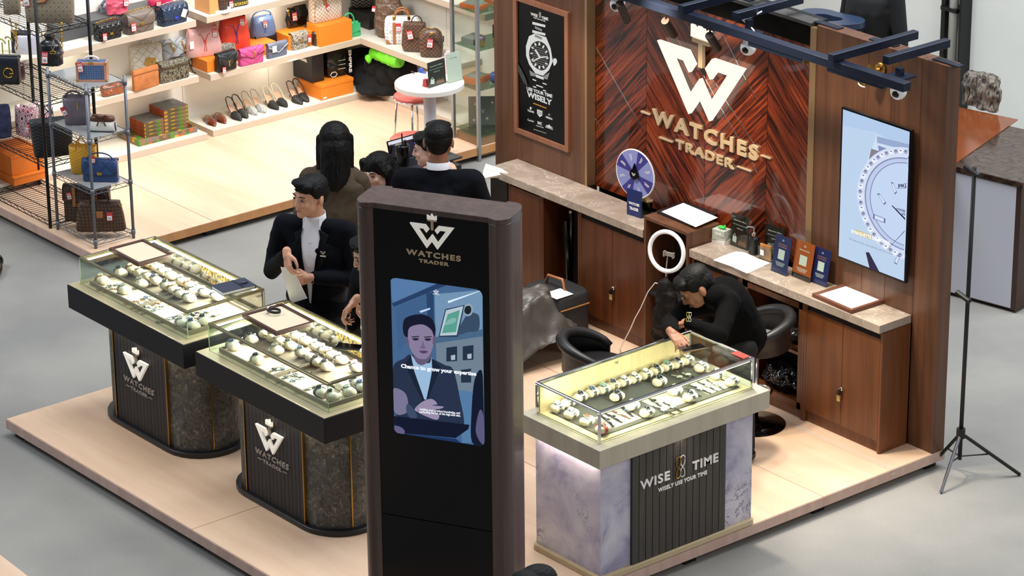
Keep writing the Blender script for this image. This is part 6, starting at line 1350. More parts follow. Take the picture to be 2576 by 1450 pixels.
wbox(None,max(cA.y,tray_c.y-LY*0+0.03),cB.y-cA.y-0.005,0.24,4,0,lambda k:'%s box of the shorter woven stack'%(['lowest','second','third','topmost'][k]),xA)
wbox(None,cB.y,cC.y-cB.y-0.01,0.24,6,0,lambda k:'%s box of the taller woven stack'%oo[k].replace(' from the bottom',''),xA)
# ------------------------------------------------------------------ left bay bags
O5,S5=(180,0),0.12412
QB=pat('black_quilted_leather','quilt','#121214','#050506',42.0,0.3);QT=pat('taupe_chevron_leather','chev','#6e6056','#4a4038',22.0,0.4);QN=pat('navy_quilted_leather','quilt','#22344f','#10192a',42.0,0.3)
ZU=1.0555
b=B('flap_bag','small black quilted flap bag with a gold chain and square clasp',(575,860),(1040,750),(780,440),ZU,0.10,O5,S5);flap_bag(b,QB,fl=0.7,chainm=GOLD);price(b.t,-b.w*0.32,b.h*0.52,-b.d/2-0.012,0.036,2,'85%')
b=B('flap_bag','taupe chevron flap bag with a thick gold chain on top',(1160,725),(1700,600),(1400,230),ZU,0.10,O5,S5);flap_bag(b,QT,fl=0.62,chainm=GOLD);price(b.t,-b.w*0.34,b.h*0.62,-b.d/2-0.012,0.042,2,'85%')
b=B('flap_bag','navy quilted flap bag with a violet clasp and white tag',(1870,560),(2370,430),(2080,80),ZU,0.10,O5,S5);flap_bag(b,QN,fl=0.72,chainm=SILV,clasp=pbr('violet_wrapped_clasp','#2f3fc0',0.3));MB(T(b.w*0.36,-b.d/2-0.012,b.h*0.70)@rotm('Y',25)).box(-0.022,-0.001,-0.06,0.022,0,0).build('white_tag',TAGW,b.t)
t=thing('riser_box','grey riser box behind the quilted bags','box',(BWX+0.10,-0.62,ZU));MB().box(-0.095,-0.50,0,0.095,0.50,0.11).build('riser',pbr('grey_riser','#4c4c4e',0.5),t,bevel=0.002)
PINKP=lea('crinkled_pink_leather','#d9566e',0.3,0.6);MAGR=lea('crimson_pink_leather','#c02a54',0.3,0.6)
b=B('shoulder_bag','crinkled pink bag in clear wrap standing on the grey riser',(750,350),(1200,270),(950,-130),ZU+0.1105,0.08,O5,S5);soft_bag(b,PINKP,0.8,0.012);price(b.t,b.w*0.32,b.h*0.78,-b.d*0.48,0.04,3,'77%')
b=B('shoulder_bag','crimson bag cut off by the top of the picture above the navy bag',(1590,160),(2130,50),(1800,-160),ZU+0.1105,0.08,O5,S5);soft_bag(b,MAGR,0.85,0.008);price(b.t,-b.w*0.18,b.h*0.46,-b.d*0.5-0.002,0.044,3,'37.%')
GRYL=lea('silver_grey_leather','#7c8290',0.3,0.6)
b=B('shoulder_bag','silver grey bag with a striped strap behind the black rack post',(60,330),(560,270),(300,20),ZU,0.10,O5,S5);soft_bag(b,GRYL,0.8,0.010);MB().tube(arc(0.0,b.h*0.75,b.w*0.42,b.h*0.4,-0.02,12,170,0),0.009,8).build('strap',pbr('grey_striped_strap','#6d7080',0.6),b.t,smooth=True);price(b.t,b.w*0.12,b.h*0.9,-b.d*0.5,0.05,-18,'102',tall=True)
REDL=lea('scarlet_leather','#c9302a',0.35,0.5)
b=B('shoulder_bag','scarlet red bag with a gold chain beside the small black quilted bag',(-170,760),(420,620),(200,470),ZU,0.08,O5,S5);soft_bag(b,REDL,0.85,0.004);chain(b.t,[(-b.w*0.4,-b.d*0.45,b.h*0.85),(-b.w*0.1,-b.d*0.5,b.h*0.95),(b.w*0.2,-b.d*0.45,b.h)],0.008);MB().tube(arc(b.w*0.22,b.h*0.6,b.w*0.25,b.h*0.5,0,12,180,0),0.009,8).build('handle',REDL,b.t,smooth=True)
ZM=0.6205
WQ=pat('white_quilted_leather','quilt','#e6e4da','#b9b6aa',30.0,0.4);GQ=pat('pale_grey_quilt','quilt','#b6babd','#83888c',18.0,0.4)
b=B('shoulder_bag','white quilted bag with an abstract gold motif',(860,1390),(1450,1290),(1150,920),ZM,0.12,O5,S5)
m=MB();loft(m,[(0,b.w*0.47,b.d*0.45),(0.01,b.w*0.5,b.d*0.5),(b.h*0.95,b.w*0.5,b.d*0.45),(b.h,b.w*0.47,b.d*0.35)],36,6);m.build('body',WQ,b.t,smooth=True)
for i,(u,v,r)in enumerate(((-0.02,0.55,0.028),(0.14,0.52,0.024),(0.02,0.36,0.026),(0.18,0.4,0.02),(-0.10,0.42,0.02))):MB(T(b.w*u,-b.d*0.5-0.001,b.h*v)@RX90).ell((0,0,0),(r,r*0.75,0.003)).build('gold_motif',pbr('soft_gold_leather','#c99a4a',0.5),b.t,smooth=True)
MB().tube(arc(0.02,b.h*0.97,b.w*0.2,b.h*0.2,0,10,180,0),0.007,8).build('handle',WQ,b.t,smooth=True)
b=B('tote_bag','pale grey quilted bag with gold chain drops next to the white bag',(1500,1270),(2080,1160),(1750,820),ZM,0.12,O5,S5);tote_bag(b,GQ,None,1.0)
chain(b.t,[(-b.w*0.25,-b.d*0.4,b.h*0.97),(-b.w*0.18,-b.d*0.52,b.h*0.8),(-b.w*0.14,-b.d*0.53,b.h*0.66)],0.007);chain(b.t,[(b.w*0.15,-b.d*0.4,b.h*0.99),(b.w*0.22,-b.d*0.52,b.h*0.75),(b.w*0.24,-b.d*0.53,b.h*0.5)],0.007)
MB().tube([(b.w*0.02,-b.d*0.53,0.03)]+arc(b.w*0.2,b.h*0.3,b.w*0.22,b.h*0.25,-b.d*0.55,10,180,0)+[(b.w*0.42,-b.d*0.53,0.04)],0.004,6).build('shoulder_strap',BLKL,b.t,smooth=True)
SUE=pbr('rust_suede','#b06a38',0.8,noise=0.18,nscale=20)
b=B('clutch_bag','wide rust suede clutch standing along the shelf edge',(340,232+0),(402.5,214),(365,170),ZM,0.04);m=MB();loft(m,[(0,b.w*0.49,b.d*0.45),(0.006,b.w*0.5,b.d*0.5),(b.h*0.96,b.w*0.5,b.d*0.4),(b.h,b.w*0.49,b.d*0.25)],36,7);m.build('body',SUE,b.t,smooth=True);MB().box(-b.w*0.5,-b.d*0.5-0.002,b.h*0.80,b.w*0.5,-b.d*0.5+0.004,b.h*0.83).build('seam_trim',TANL,b.t)
PCH=pat('dark_patchwork_canvas','oblique','#1d1a17','#7c745f',130.0,0.45)
b=B('flap_bag','dark patchwork patterned bag with a black strap at the shelf end',(406,213),(479,194),(440,150),ZM,0.07);flap_bag(b,PCH,fl=0.15,clasp=None,strap=None);MB().tube([(-b.w*0.5,0,b.h*0.9),(0,0,b.h+0.015),(b.w*0.48,0,b.h),(b.w*0.58,-0.01,b.h*0.5),(b.w*0.63,-0.02,0.03),(b.w*0.75,-0.01,0.012)],0.006,8).build('strap',BLKL,b.t,smooth=True)
PLEAT=lea('cognac_pleated_leather','#8a4a26',0.35,0.4)
b=B('clutch_bag','cognac pleated leather clutch behind the grey wire rack',(262,248),(325,232),(290,208),ZM-0.0,0.09);o=soft_bag(b,PLEAT,0.85,0.010)
# ------------------------------------------------------------------ wire racks
def wire_shelf(t,x0,x1,y0,y1,z,mat,n=16,liner=None,r=0.0022):
 m=MB()
 for(a,b_)in(((x0,y0),(x1,y0)),((x1,y0),(x1,y1)),((x1,y1),(x0,y1)),((x0,y1),(x0,y0))):
  for dz in(0,-0.028):m.tube([(a[0],a[1],z+dz),(b_[0],b_[1],z+dz)],r*1.4,5)
  L=math.hypot(b_[0]-a[0],b_[1]-a[1]);k=max(4,int(L/0.045));P=[]
  for i in range(k+1):f=i/k;P.append((a[0]+(b_[0]-a[0])*f,a[1]+(b_[1]-a[1])*f,z-(0.028 if i%2 else 0)))
  m.tube(P,r*0.9,4)
 for i in range(1,n):x=x0+(x1-x0)*i/n;m.tube([(x,y0,z+0.001),(x,y1,z+0.001)],r*0.8,4)
 for f in(0.33,0.66):m.tube([(x0,y0+(y1-y0)*f,z-0.003),(x1,y0+(y1-y0)*f,z-0.003)],r*1.2,4)
 m.build('wire_shelf',mat,t)
 if liner:MB().box(x0+0.012,y0+0.012,z+0.003,x1-0.012,y1-0.012,z+0.005).build('shelf_liner',liner,t)
GREYR=pbr('grey_rack_enamel','#6b7078',0.4,0.4);BLKR=pbr('black_rack_enamel','#0c0d10',0.4,0.3);LINER=pbr('smoky_clear_liner','#9b9ea0',0.15,0.0,alpha=0.75)
RX0,RX1,RY0,RY1=-6.575,-6.085,-1.91,-1.60
t=thing('wire_rack','grey wire rack with four lined shelves at the corner of the handbag booth','rack',(0,0,ZP));GR=t
for(x,y)in((RX0,RY0),(RX1,RY0),(RX1,RY1),(RX0,RY1)):
 MB().tube([(x,y,0),(x,y,1.19)],0.011,12).build('post',GREYR,t,smooth=True)
for(x,y)in((RX0,RY0),(RX1,RY0),(RX1,RY1),(RX0,RY1)):
 for z in(0.06,0.43,0.79,1.15):MB().tube([(x,y,z-0.028),(x,y,z+0.004)],0.0155,10).build('collar',GREYR,t,smooth=True)
for z in(0.05,0.42,0.79,1.15):wire_shelf(t,RX0,RX1,RY0,RY1,z,GREYR,14,LINER if z>0.1 else None)
KX0,KX1,KY0,KY1=-7.46,-6.635,-1.935,-1.52
t=thing('wire_rack','tall black wire rack crowded with handbags at the left edge','rack',(0,0,ZP));BR=t
for(x,y)in((KX0,KY0),(KX1,KY0),(KX1,KY1),(KX0,KY1)):MB().tube([(x,y,0),(x,y,1.9)],0.0125,12).build('post',BLKR,t,smooth=True)
for z in(0.045,0.475,0.925,1.43,1.88):wire_shelf(t,KX0,KX1,KY0,KY1,z,BLKR,22,None,0.0026)
# ---- bags on the grey rack
zr=lambda k:ZP+(0.05,0.42,0.79,1.15)[k]+(0.0055 if k else 0.0035)
SATB=lea('black_satin_leather','#0a0b10',0.35,0.4)
b=B('drawstring_bag','black drawstring bag with a gold charm on the top lined shelf',(134,185),(188,186),(160,84),zr(3),0.15);m=MB();w,h,d=b.w*1.15,b.h,b.d
loft(m,[(0,w*0.46,d*0.42),(0.01,w*0.5,d*0.5),(h*0.4,w*0.52,d*0.5),(h*0.7,w*0.42,d*0.4),(h*0.85,w*0.2,d*0.2),(h,w*0.28,d*0.28)],36,2.6);o=blob(m,'body',SATB,b.t,0.006,3);cloth_fold(o,0.008,12.0);price(b.t,-w*0.12,h*0.52,-d*0.5-0.004,0.044,3,'106',tall=True)
chain(b.t,[(0.02,-d*0.42,h*0.72),(w*0.2,-d*0.5,h*0.55),(w*0.28,-d*0.42,h*0.72)],0.003,SILV);MB(T(w*0.2,-d*0.52,h*0.50)).tube([(-0.008+0.011*math.cos(math.radians(a)),0,0.010*math.sin(math.radians(a)))for a in range(50,311,20)],0.003,6).tube([(0.008+0.011*math.cos(math.radians(a)),0,0.010*math.sin(math.radians(a)))for a in range(-130,131,20)],0.003,6).build('gold_charm',GOLD,b.t,smooth=True)
DEN=pat('blue_monogram_denim','mono','#41597f','#8698b4',60.0,0.6);PEACH=lea('peach_trim_leather','#c98f74')
b=B('trunk_bag','small blue trunk bag with peach edges and a white handle',(192,206),(270,206.5),(231,153),zr(3),0.08);t,w,h,d=b.t,b.w,b.h,b.d
MB().box(-w/2,-d/2,0,w/2,d/2,h).build('trunk_body',PEACH,t,bevel=0.003);MB().box(-w*0.41,-d/2-0.0015,h*0.13,w*0.41,-d/2-0.0002,h*0.85).build('denim_panel',DEN,t);MB().box(-w*0.46,-d*0.4,h+0.0002,w*0.46,d*0.4,h+0.0015).build('denim_top',DEN,t)
MB().tube([(-w*0.20,-0.005,h+0.002)]+arc(0,h+0.012,w*0.22,0.022,-0.005,10,170,10)+[(w*0.20,-0.005,h+0.002)],0.007,8).build('handle',pbr('white_wrapped_handle','#e9e2dc',0.6),t,smooth=True);MB().cbox(0,-d/2-0.001,h*0.98,0.035,0.004,0.014).build('clasp',GOLD,t,bevel=0.001)
for sx in(-1,1):
 for zc_ in(0.008,h-0.008):MB().cbox(sx*(w/2-0.007),-d/2-0.0005,zc_,0.016,0.004,0.016).build('brass_corner',GOLD,t,bevel=0.001)
price(t,-w*0.36,h*1.02,-d/2-0.004,0.036,-8,'86.%',tall=True)
LILG=lea('lilac_grey_leather','#6f6570',0.5,0.1)
b=B('tote_bag','lilac grey zipped bag on the second lined shelf',(158,316),(226,316),(190,242),zr(2),0.13);tote_bag(b,LILG,None,1.12);MB().tube(arc(-0.02,b.h*0.95,b.w*0.3,b.h*0.24,0.0,10,180,10),0.008,8).build('handle',LILG,b.t,smooth=True);MB().cbox(0.015,-b.d*0.45,b.h*0.72,0.008,0.004,0.05).build('zip_pull',GOLD,b.t);price(b.t,-b.w*0.50,b.h*0.68,-b.d*0.42,0.034,-25,'74%',tall=True,head=False)
b=B('bow_bag','small white bag with brown leather trim and a bow',(222,332),(290,334),(256,292),zr(2),0.09);t,w,h,d=b.t,b.w,b.h,b.d
m=MB();loft(m,[(0,w*0.46,d*0.45),(0.008,w*0.5,d*0.5),(h*0.5,w*0.47,d*0.46),(h,w*0.40,d*0.35)],32,3.6);m.build('body',pbr('white_canvas','#dcdad4',0.6),t,smooth=True);m=MB();loft(m,[(h*0.72,w*0.46,d*0.44),(h*0.95,w*0.43,d*0.40),(h*1.04,w*0.38,d*0.33)],32,3.6);m.build('leather_top',BRW if 'BRW' in globals()else lea('chestnut_leather','#5c3220'),t,smooth=True)
CH=lea('chestnut_leather','#5c3220')
for s in(-1,1):MB().tube([(0,-d*0.46,h*1.0),(s*0.03,-d*0.5,h*1.2),(s*0.045,-d*0.45,h*1.12),(0.0,-d*0.47,h*1.0),(s*0.02,-d*0.55,h*0.7),(s*0.03,-d*0.56,h*0.45)],0.005,6).build('bow',CH,t,smooth=True)
m=MB();m.tube([(-w*0.46,-d*0.5,0.006),(w*0.46,-d*0.5,0.006)],0.004,6);m.tube([(-w*0.5,-d*0.25,0.01),(-w*0.48,-d*0.3,h*0.7)],0.004,6);m.tube([(w*0.5,-d*0.25,0.01),(w*0.48,-d*0.3,h*0.7)],0.004,6);m.build('piping',BLKL,t)
YEL_=pat('yellow_chevron_canvas','goy','#d79a1c','#e8bb55',44.0,0.5)
b=B('tote_bag','mustard yellow chevron tote on the third lined shelf',(173,439),(241,441),(207,366),zr(1),0.11);tote_bag(b,YEL_,lea('mustard_leather','#c98a1a'),1.15,0.004,0.35)
BLUQ=pat('royal_navy_quilt','quilt','#24406e','#13254a',17.0,0.4);BNV=lea('royal_navy_leather','#223c68')
b=B('flap_bag','royal navy flap bag with quilted front and gold bar clasp',(208,458),(296,460),(250,400),zr(1),0.08);flap_bag(b,BNV,flap=BLUQ,fl=0.66,clasp=GOLD);MB().tube(arc(0,b.h*0.98,b.w*0.36,b.h*0.32,-0.01,12,175,5),0.005,8).build('handle',BNV,b.t,smooth=True);price(b.t,-b.w*0.16,b.h*1.22,-b.d*0.5-0.004,0.032,0,'1%',head=False)
b=B('satchel','dark brown monogram satchel with tan straps, rear bag on the lowest shelf',(146,562),(262,566),(200,470),zr(0),0.09,dy=0);q_=b.t;q_.location.y+=0.05;flap_bag(b,MONO,fl=0.45,clasp=None)
for sx in(-0.25,0.22):MB().box(b.w*sx-0.012,-b.d/2-0.011,b.h*0.45,b.w*sx+0.012,-b.d/2-0.0065,b.h*1.0).build('tan_strap',TANL,b.t,bevel=0.002)
price(b.t,-b.w*0.36,b.h*0.85,-b.d/2-0.010,0.034,-12,'38%')
b=B('shoulder_bag','dark brown monogram bag with black handles, front bag on the lowest shelf',(190,586),(316,584),(250,506),zr(0),0.11);t,w,h,d=b.t,b.w,b.h,b.d
m=MB();loft(m,[(0,w*0.48,d*0.44),(0.012,w*0.5,d*0.5),(h*0.5,w*0.47,d*0.48),(h*0.9,w*0.42,d*0.36),(h,w*0.41,d*0.28)],36,4);m.build('body',MONO,t,smooth=True)
for sy in(-1,1):MB().tube([(-w*0.18,sy*d*0.3,h*0.85)]+arc(0,h*1.0,w*0.18,h*0.36,sy*d*0.28,12,180,0)+[(w*0.18,sy*d*0.3,h*0.85)],0.005,8).build('handle',BLKL,t,smooth=True)
for sx in(-1,1):MB().tube([(sx*w*0.42+0.010*math.cos(2*PI*k/12),-d*0.3,h*0.92+0.010*math.sin(2*PI*k/12))for k in range(12)],0.0022,6,closed=True).build('gold_ring',GOLD,t,smooth=True)
MB().box(-0.022,-d*0.5-0.004,h*0.5,0.022,-d*0.44,h*0.72).build('tan_patch',TANL,t,bevel=0.002);price(t,w*0.20,h*0.70,-d*0.5-0.003,0.040,0,'35%',head=False)
# ---- bags on the black rack
zk=lambda k:ZP+(0.045,0.475,0.925,1.43)[k]+0.0045
GG=pat('beige_lattice_canvas','lattice','#8f8471','#5e5546',34.0,0.55,'#d9cfbd')
b=B('tote_bag','large beige lattice canvas tote with brown handles, top left',(60,58),(186,60),(120,-30),zk(3),0.10);tote_bag(b,GG,TANL,1.06,0.007,0.35);price(b.t,-b.w*0.44,b.h*0.82,-b.d*0.42,0.05,-6,'60%',head=False)
MB().tube([(-b.w*0.30,-b.d*0.46,b.h*1.0),(-b.w*0.24,-b.d*0.5,b.h*0.62),(-b.w*0.05,-b.d*0.52,b.h*0.66),(b.w*0.12,-b.d*0.5,b.h*1.0)],0.009,8).build('front_strap',TANL,b.t,smooth=True)
b=B('tote_bag','smaller beige lattice canvas bag at the upper left corner',(8,38),(52,37),(30,-30),zk(3),0.08);tote_bag(b,GG,None,1.02);b.t.location.y-=0.0
for i,(x,y)in enumerate(((-6.92,-1.93),(-6.70,-1.70))):
 t=thing('hanging_chain','gold chain strap hanging down %s the large lattice tote'%('over the front of' if i else 'to the left of'),'chain',(x,y,ZP+1.44));chain(t,[(0,0,0),(0.005,-0.01,-0.10),(0.0,-0.01,-0.20)],0.007)
LAV=lea('lavender_white_leather','#c2bfca',0.35,0.3)
b=B('shoulder_bag','lavender white bag with gold chain on the middle shelf of the black rack',(34,142),(118,144),(80,98),zk(2),0.09);b.t.location.z=zk(2);
m=MB();w,h,d=b.w,max(b.h,0.15),b.d;loft(m,[(0,w*0.42,d*0.4),(0.01,w*0.47,d*0.5),(h*0.4,w*0.5,d*0.5),(h*0.9,w*0.44,d*0.3),(h,w*0.42,d*0.2)],36,3);m.build('body',LAV,b.t,smooth=True);chain(b.t,[(-w*0.42,-0.02,h*0.9),(-w*0.5,-0.03,h*1.3),(-w*0.55,-0.03,h*1.9)],0.007);chain(b.t,[(w*0.42,-0.02,h*0.9),(w*0.36,-0.03,h*1.2),(w*0.3,-0.03,h*1.5)],0.007)
NVL=lea('midnight_leather','#0b0e1a',0.35,0.4);BUR=lea('burgundy_leather','#3a1020',0.35,0.4);OLV=pbr('olive_stand','#8c8a3a',0.4,0.3)
b=B('flap_bag','midnight blue bag with a large gold round letter clasp',(-16,214),(42,216),(10,140),zk(2),0.08);b.t.location.y=-1.88;flap_bag(b,NVL,fl=0.9,clasp=None)
M_=T(-0.02+b.w*0.2,-b.d/2-0.012,b.h*0.45);m=MB(M_);m.tube([(0.034*math.cos(math.radians(a)),0,0.034*math.sin(math.radians(a)))for a in range(-10,321,15)][::1],0.005,6);m.tube([(0.034,0,-0.004),(0.006,0,-0.004)],0.005,6);m.build('gold_letter_clasp',GOLD,b.t,smooth=True)
b=B('shoulder_bag','burgundy leather bag hanging beside the black rack post',(40,206),(100,192),(70,156),zk(2)-0.0,0.07);b.t.location.y=-1.84;tote_bag(b,BUR,None,1.0)
for(px,py,h)in((52,96,0.11),(78,88,0.15)):
 q=at(px,py,z=zk(2)+h);t=thing('bag_stand','olive gold T-shaped bag stand, %s of two'%('left' if px<60 else 'right'),'stand',(q.x,max(min(q.y,KY1-0.08),KY0+0.1),zk(2)));MB().lathe([(0.03,0),(0.03,0.004)],20).build('foot',OLV,t);MB().tube([(0,0,0.004),(0,0,h)],0.005,8).build('stem',OLV,t);MB(T(0,0,h)@RX90).prism([(0,0)],0,0)if False else MB(T(0,0,h)).tube(arc(0,0,0.045,0.022,0,10,180,0),0.006,6).build('rest',OLV,t)
PT=pat('pink_tile_print','tribal','#a8304e','#111111',15.0,0.5)
b=B('tote_bag','tall pink, white and black printed tote on the lower middle shelf',(35,338),(76,352),(55,270),zk(1)+0.0,0.09);b.t.location.z=zk(1);tote_bag(b,PT,None,1.05);price(b.t,b.w*0.40,b.h*0.55,-b.d*0.5,0.036,0,'28',tall=True)
b=B('tote_bag','pink and white printed tote half hidden by the black rack post',(78,352),(110,345),(95,272),zk(1),0.06);b.t.location.y+=0.1;tote_bag(b,PT,None,1.0)
b=B('tote_bag','pink and white printed pouch seen through the grey rack',(118,322),(152,300),(130,262),zk(1),0.06);b.t.location.x=min(b.t.location.x,KX1-0.1);b.t.location.y=-1.60;tote_bag(b,PT,None,1.0)
BGY=pat('black_chevron_canvas','goy','#17181a','#3d4146',40.0,0.5)
b=B('tote_bag','black chevron canvas tote between the pink tote and the grey rack',(86,388),(160,380),(110,312),zk(1),0.10);b.t.location=(-6.76,-1.80,zk(1));b.w=0.30;b.h=0.27;tote_bag(b,BGY,None,1.15)
NSU=pbr('navy_suede','#2c3350',0.9,noise=0.4,nscale=30)
b=B('shoulder_bag','navy suede bag at the left edge beside the pink printed tote',(-30,352),(26,350),(0,262),zk(1),0.08);b.t.location.z=zk(1);soft_bag(b,NSU,0.9,0.004)
b=B('pouch_bag','black monogram pouch behind the olive stands',(-20,150),(30,152),(10,88),zk(2),0.06);b.t.location.y+=0.16;tote_bag(b,pat('charcoal_monogram','mono','#1b1c20','#55575c',40,0.5),None,1.0)
q=at(30,471,z=zk(0));t=thing('box','lower orange lidded box on the bottom shelf of the black rack','box',(q.x-0.17,q.y+0.15,zk(0)));MB().box(-0.17,-0.13,0,0.17,0.15,0.05).build('carton',ORBOXD,t,bevel=0.002);MB().box(-0.174,-0.134,0.0505,0.174,0.154,0.066).build('lid',ORBOXD,t,bevel=0.002)
t2=thing('box','upper orange box stacked on the bottom shelf of the black rack','box',(q.x-0.20,q.y+0.15,zk(0)+0.0665));MB().box(-0.17,-0.125,0,0.17,0.145,0.13).build('carton',ORBOXD,t2,bevel=0.002);MB().box(-0.174,-0.129,0.1305,0.174,0.149,0.15).build('lid',ORBOXD,t2,bevel=0.002)
t=thing('box','flat orange box lying behind the pink printed tote','box',(-7.15,-1.64,zk(1)));MB().box(-0.10,-0.08,0,0.10,0.08,0.03).build('carton',ORBOXD,t,bevel=0.002)
ZT_=1.0605
t=carton('orange box at the left end of the highest shelf',(570-140,45+0),ZT_,0.10,0.2,0.2,pbr('peach_carton','#d99a5e',0.55),off=(0,0),s=1.0,name='box');t.location=(-7.63,0.13,ZT_)
q=at(545,30,z=ZT_);t=thing('jar','brown bag on a round white stand on the highest shelf','display stand',(q.x,q.y+0.04,ZT_));MB().lathe([(0.075,0),(0.075,0.018)],32).build('round_stand',WHITEP,t);m=MB();loft(m,[(0.019,0.05,0.04),(0.1,0.055,0.045),(0.2,0.04,0.03)],24,3);m.build('bag_body',MONO,t,smooth=True);t.name='bag_stand_display'
b=B('shoulder_bag','dark bag with yellow lettering on the highest shelf',(565,24),(630,12),(600,-50),ZT_,0.09);tote_bag(b,lea('graphite_leather','#3a3632'),None,1.05);m=MB();text(m,'TATATAT',b.w*0.1,0.015,0.02,-b.d*0.5-0.003,0.002,w=b.w*0.6,bold=0.03);m.build('yellow_lettering',pbr('yellow_print','#d8b22e',0.5),b.t);price(b.t,-b.w*0.25,0.06,-b.d*0.5-0.003,0.035,4,'69%')
b=B('shoulder_bag','dark brown bag at the right of the highest shelf',(655,-2),(720,-18),(690,-80),ZT_,0.09);tote_bag(b,BRL,None,1.05)
# ================================================================== PEOPLE
SKIN=pbr('warm_skin','#c89478',0.5,noise=0.06,nscale=20);SKIN2=pbr('tan_skin','#9a684c',0.5,noise=0.06,nscale=20);SKIN3=pbr('fair_skin','#c9a08c',0.5)
HAIRB=pbr('black_hair','#060505',0.6,spec=0.2,bump=0.5,bscale=160);SUIT=pbr('navy_black_suit','#0a0c13',0.95,spec=0.15);SUITL=pbr('suit_lapel','#07090f',0.8,spec=0.2);SHIRT=pbr('white_shirt','#e4e4ea',0.75);TROU=pbr('black_trousers','#0c0d11',0.9)
EYEW=pbr('eye_white','#a8a09a',0.4);EYED=pbr('eye_dark','#120c0a',0.15);LIPM=pbr('lip','#a05f54',0.5);BROWH=pbr('brow_hair','#1a120e',0.8)
V3=lambda*a:Vector(a)
def head_frame(pos,yaw_deg,pitch=0,roll=0):
 """local head axes: +y out of the face"""
 return T(*pos)@rotm('Z',yaw_deg)@rotm('X',-pitch)@rotm('Y',roll)
def head_solids(mb,M,k=1.0,fem=False):
 """fused skull, jaw, nose, brow, lips, ears; centre of the skull at the origin, height about 0.225"""
 S=lambda c,r,R=None:mb.ell([q*k for q in c],tuple(q*k for q in r),18,12,M,R)
 S((0,-0.012,0.025),(0.076,0.094,0.088));S((0,0.022,-0.015),(0.068,0.070,0.078));S((0,0.040,-0.055),(0.052,0.050,0.050));S((0,0.066,-0.088),(0.026,0.026,0.022))
 S((0.042,0.030,-0.045),(0.028,0.04,0.038));S((-0.042,0.030,-0.045),(0.028,0.04,0.038))
 S((0.036,0.068,-0.022),(0.024,0.02,0.022));S((-0.036,0.068,-0.022),(0.024,0.02,0.022))
 S((0,0.074,0.022),(0.054,0.016,0.011))
 mb.cap((0,0.086*k,0.014*k),(0,0.104*k,-0.026*k),0.007*k,0.011*k,10,M);S((0.011,0.094,-0.030),(0.008,0.010,0.008));S((-0.011,0.094,-0.030),(0.008,0.010,0.008))
 S((0,0.086,-0.054),(0.022,0.010,0.006));S((0,0.085,-0.064),(0.018,0.010,0.006))
 for sx in(-1,1):S((sx*0.078,-0.012,-0.008),(0.009,0.020,0.031),rotm('Z',sx*-20)@rotm('X',12));S((sx*0.081,-0.006,-0.033),(0.006,0.010,0.010))
def face_details(t,M,k=1.0,eyes='open',lip=LIPM):
 for sx in(-1,1):
  X=M@T(sx*0.031*k,0.083*k,0.004*k)
  MB(X).ell((0,-0.004*k,0),(0.0125*k,0.0085*k,0.0042*k if eyes=='open' else 0.0024*k),14,8).build('eye',EYEW,t,smooth=True)
  MB(X).ell((0,0.0035*k,-0.0006*k),(0.0052*k,0.0036*k,0.0046*k if eyes=='open' else 0.0026*k),12,8).build('iris',EYED,t,smooth=True)
  MB(X).tube([(-0.015*k,0.0*k,0.002*k),(0,0.0065*k,0.0062*k),(0.015*k,-0.001*k,0.001*k)],0.0018*k,6).build('eyelid',BROWH,t,smooth=True)
  MB(M@T(sx*0.032*k,0.084*k,0.026*k)).tube([(-sx*0.018*k,0.004*k,-0.001*k),(0,0.004*k,0.004*k),(sx*0.020*k,-0.008*k,0.0*k)],[0.003*k,0.0035*k,0.0015*k],6).build('eyebrow',BROWH,t,smooth=True)
 MB(M).tube([(-0.021*k,0.088*k,-0.058*k),(-0.008*k,0.096*k,-0.0565*k),(0,0.0955*k,-0.058*k),(0.008*k,0.096*k,-0.0565*k),(0.021*k,0.088*k,-0.058*k)],[0.0015*k,0.004*k,0.004*k,0.004*k,0.0015*k],8).build('lips',lip,t,smooth=True)
def hand_solids(mb,wrist,dirv,palm_n,side,curl=30,k=1.0,spread=6,curls=None,thumb=(0.6,0.5)):
 """palm, five tapered jointed fingers; dirv along the hand, palm_n out of the palm, side=+1 thumb towards dirv x palm_n"""
 y=Vector(dirv).normalized();n=Vector(palm_n);n=(n-y*n.dot(y)).normalized();x=y.cross(n)*side
 P=lambda a,b,c:Vector(wrist)+x*a*k+y*b*k+n*c*k
 mb.cap(P(0,-0.02,0),P(0,0.015,0),0.027*k,0.026*k,12)
 for a in(-0.028,-0.010,0.009,0.027):mb.cap(P(a*0.6,0.01,0),P(a,0.080,0),0.0145*k,0.0115*k,10)
 L=[(0.027,0.040,0.024,0.020),(0.009,0.044,0.028,0.021),(-0.010,0.040,0.026,0.021),(-0.028,0.031,0.019,0.018)]
 cs=curls or[curl]*4
 for i,(a,l1,l2,l3)in enumerate(L):
  base=P(a,0.084,0);ang=0;p=base;sp=math.radians((1.5-i)*spread*0.6)
  dirx=(y*math.cos(sp)+x*math.sin(sp)).normalized();r=0.0092 if i<3 else 0.0078
  for j,(l,c)in enumerate(((l1,1.0),(l2,1.15),(l3,0.7))):
   ang+=math.radians(cs[i]*c);d=dirx*math.cos(ang)+n*math.sin(ang);q=p+d*l*k
   mb.cap(p,q,(r-0.0008*j)*k,(r-0.0008*(j+1))*k,10);p=q
 b0=P(0.024,0.018,0.006);b1=b0+(x*0.030+y*0.028+n*0.012)*k;b2=b1+(x*0.004*thumb[0]+y*0.030+n*0.018*thumb[1])*k;b3=b2+(-x*0.006+y*0.022+n*0.014*thumb[1])*k
 mb.cap(b0,b1,0.0155*k,0.0115*k,10);mb.cap(b1,b2,0.0112*k,0.0098*k,10);mb.cap(b2,b3,0.0098*k,0.0078*k,10)
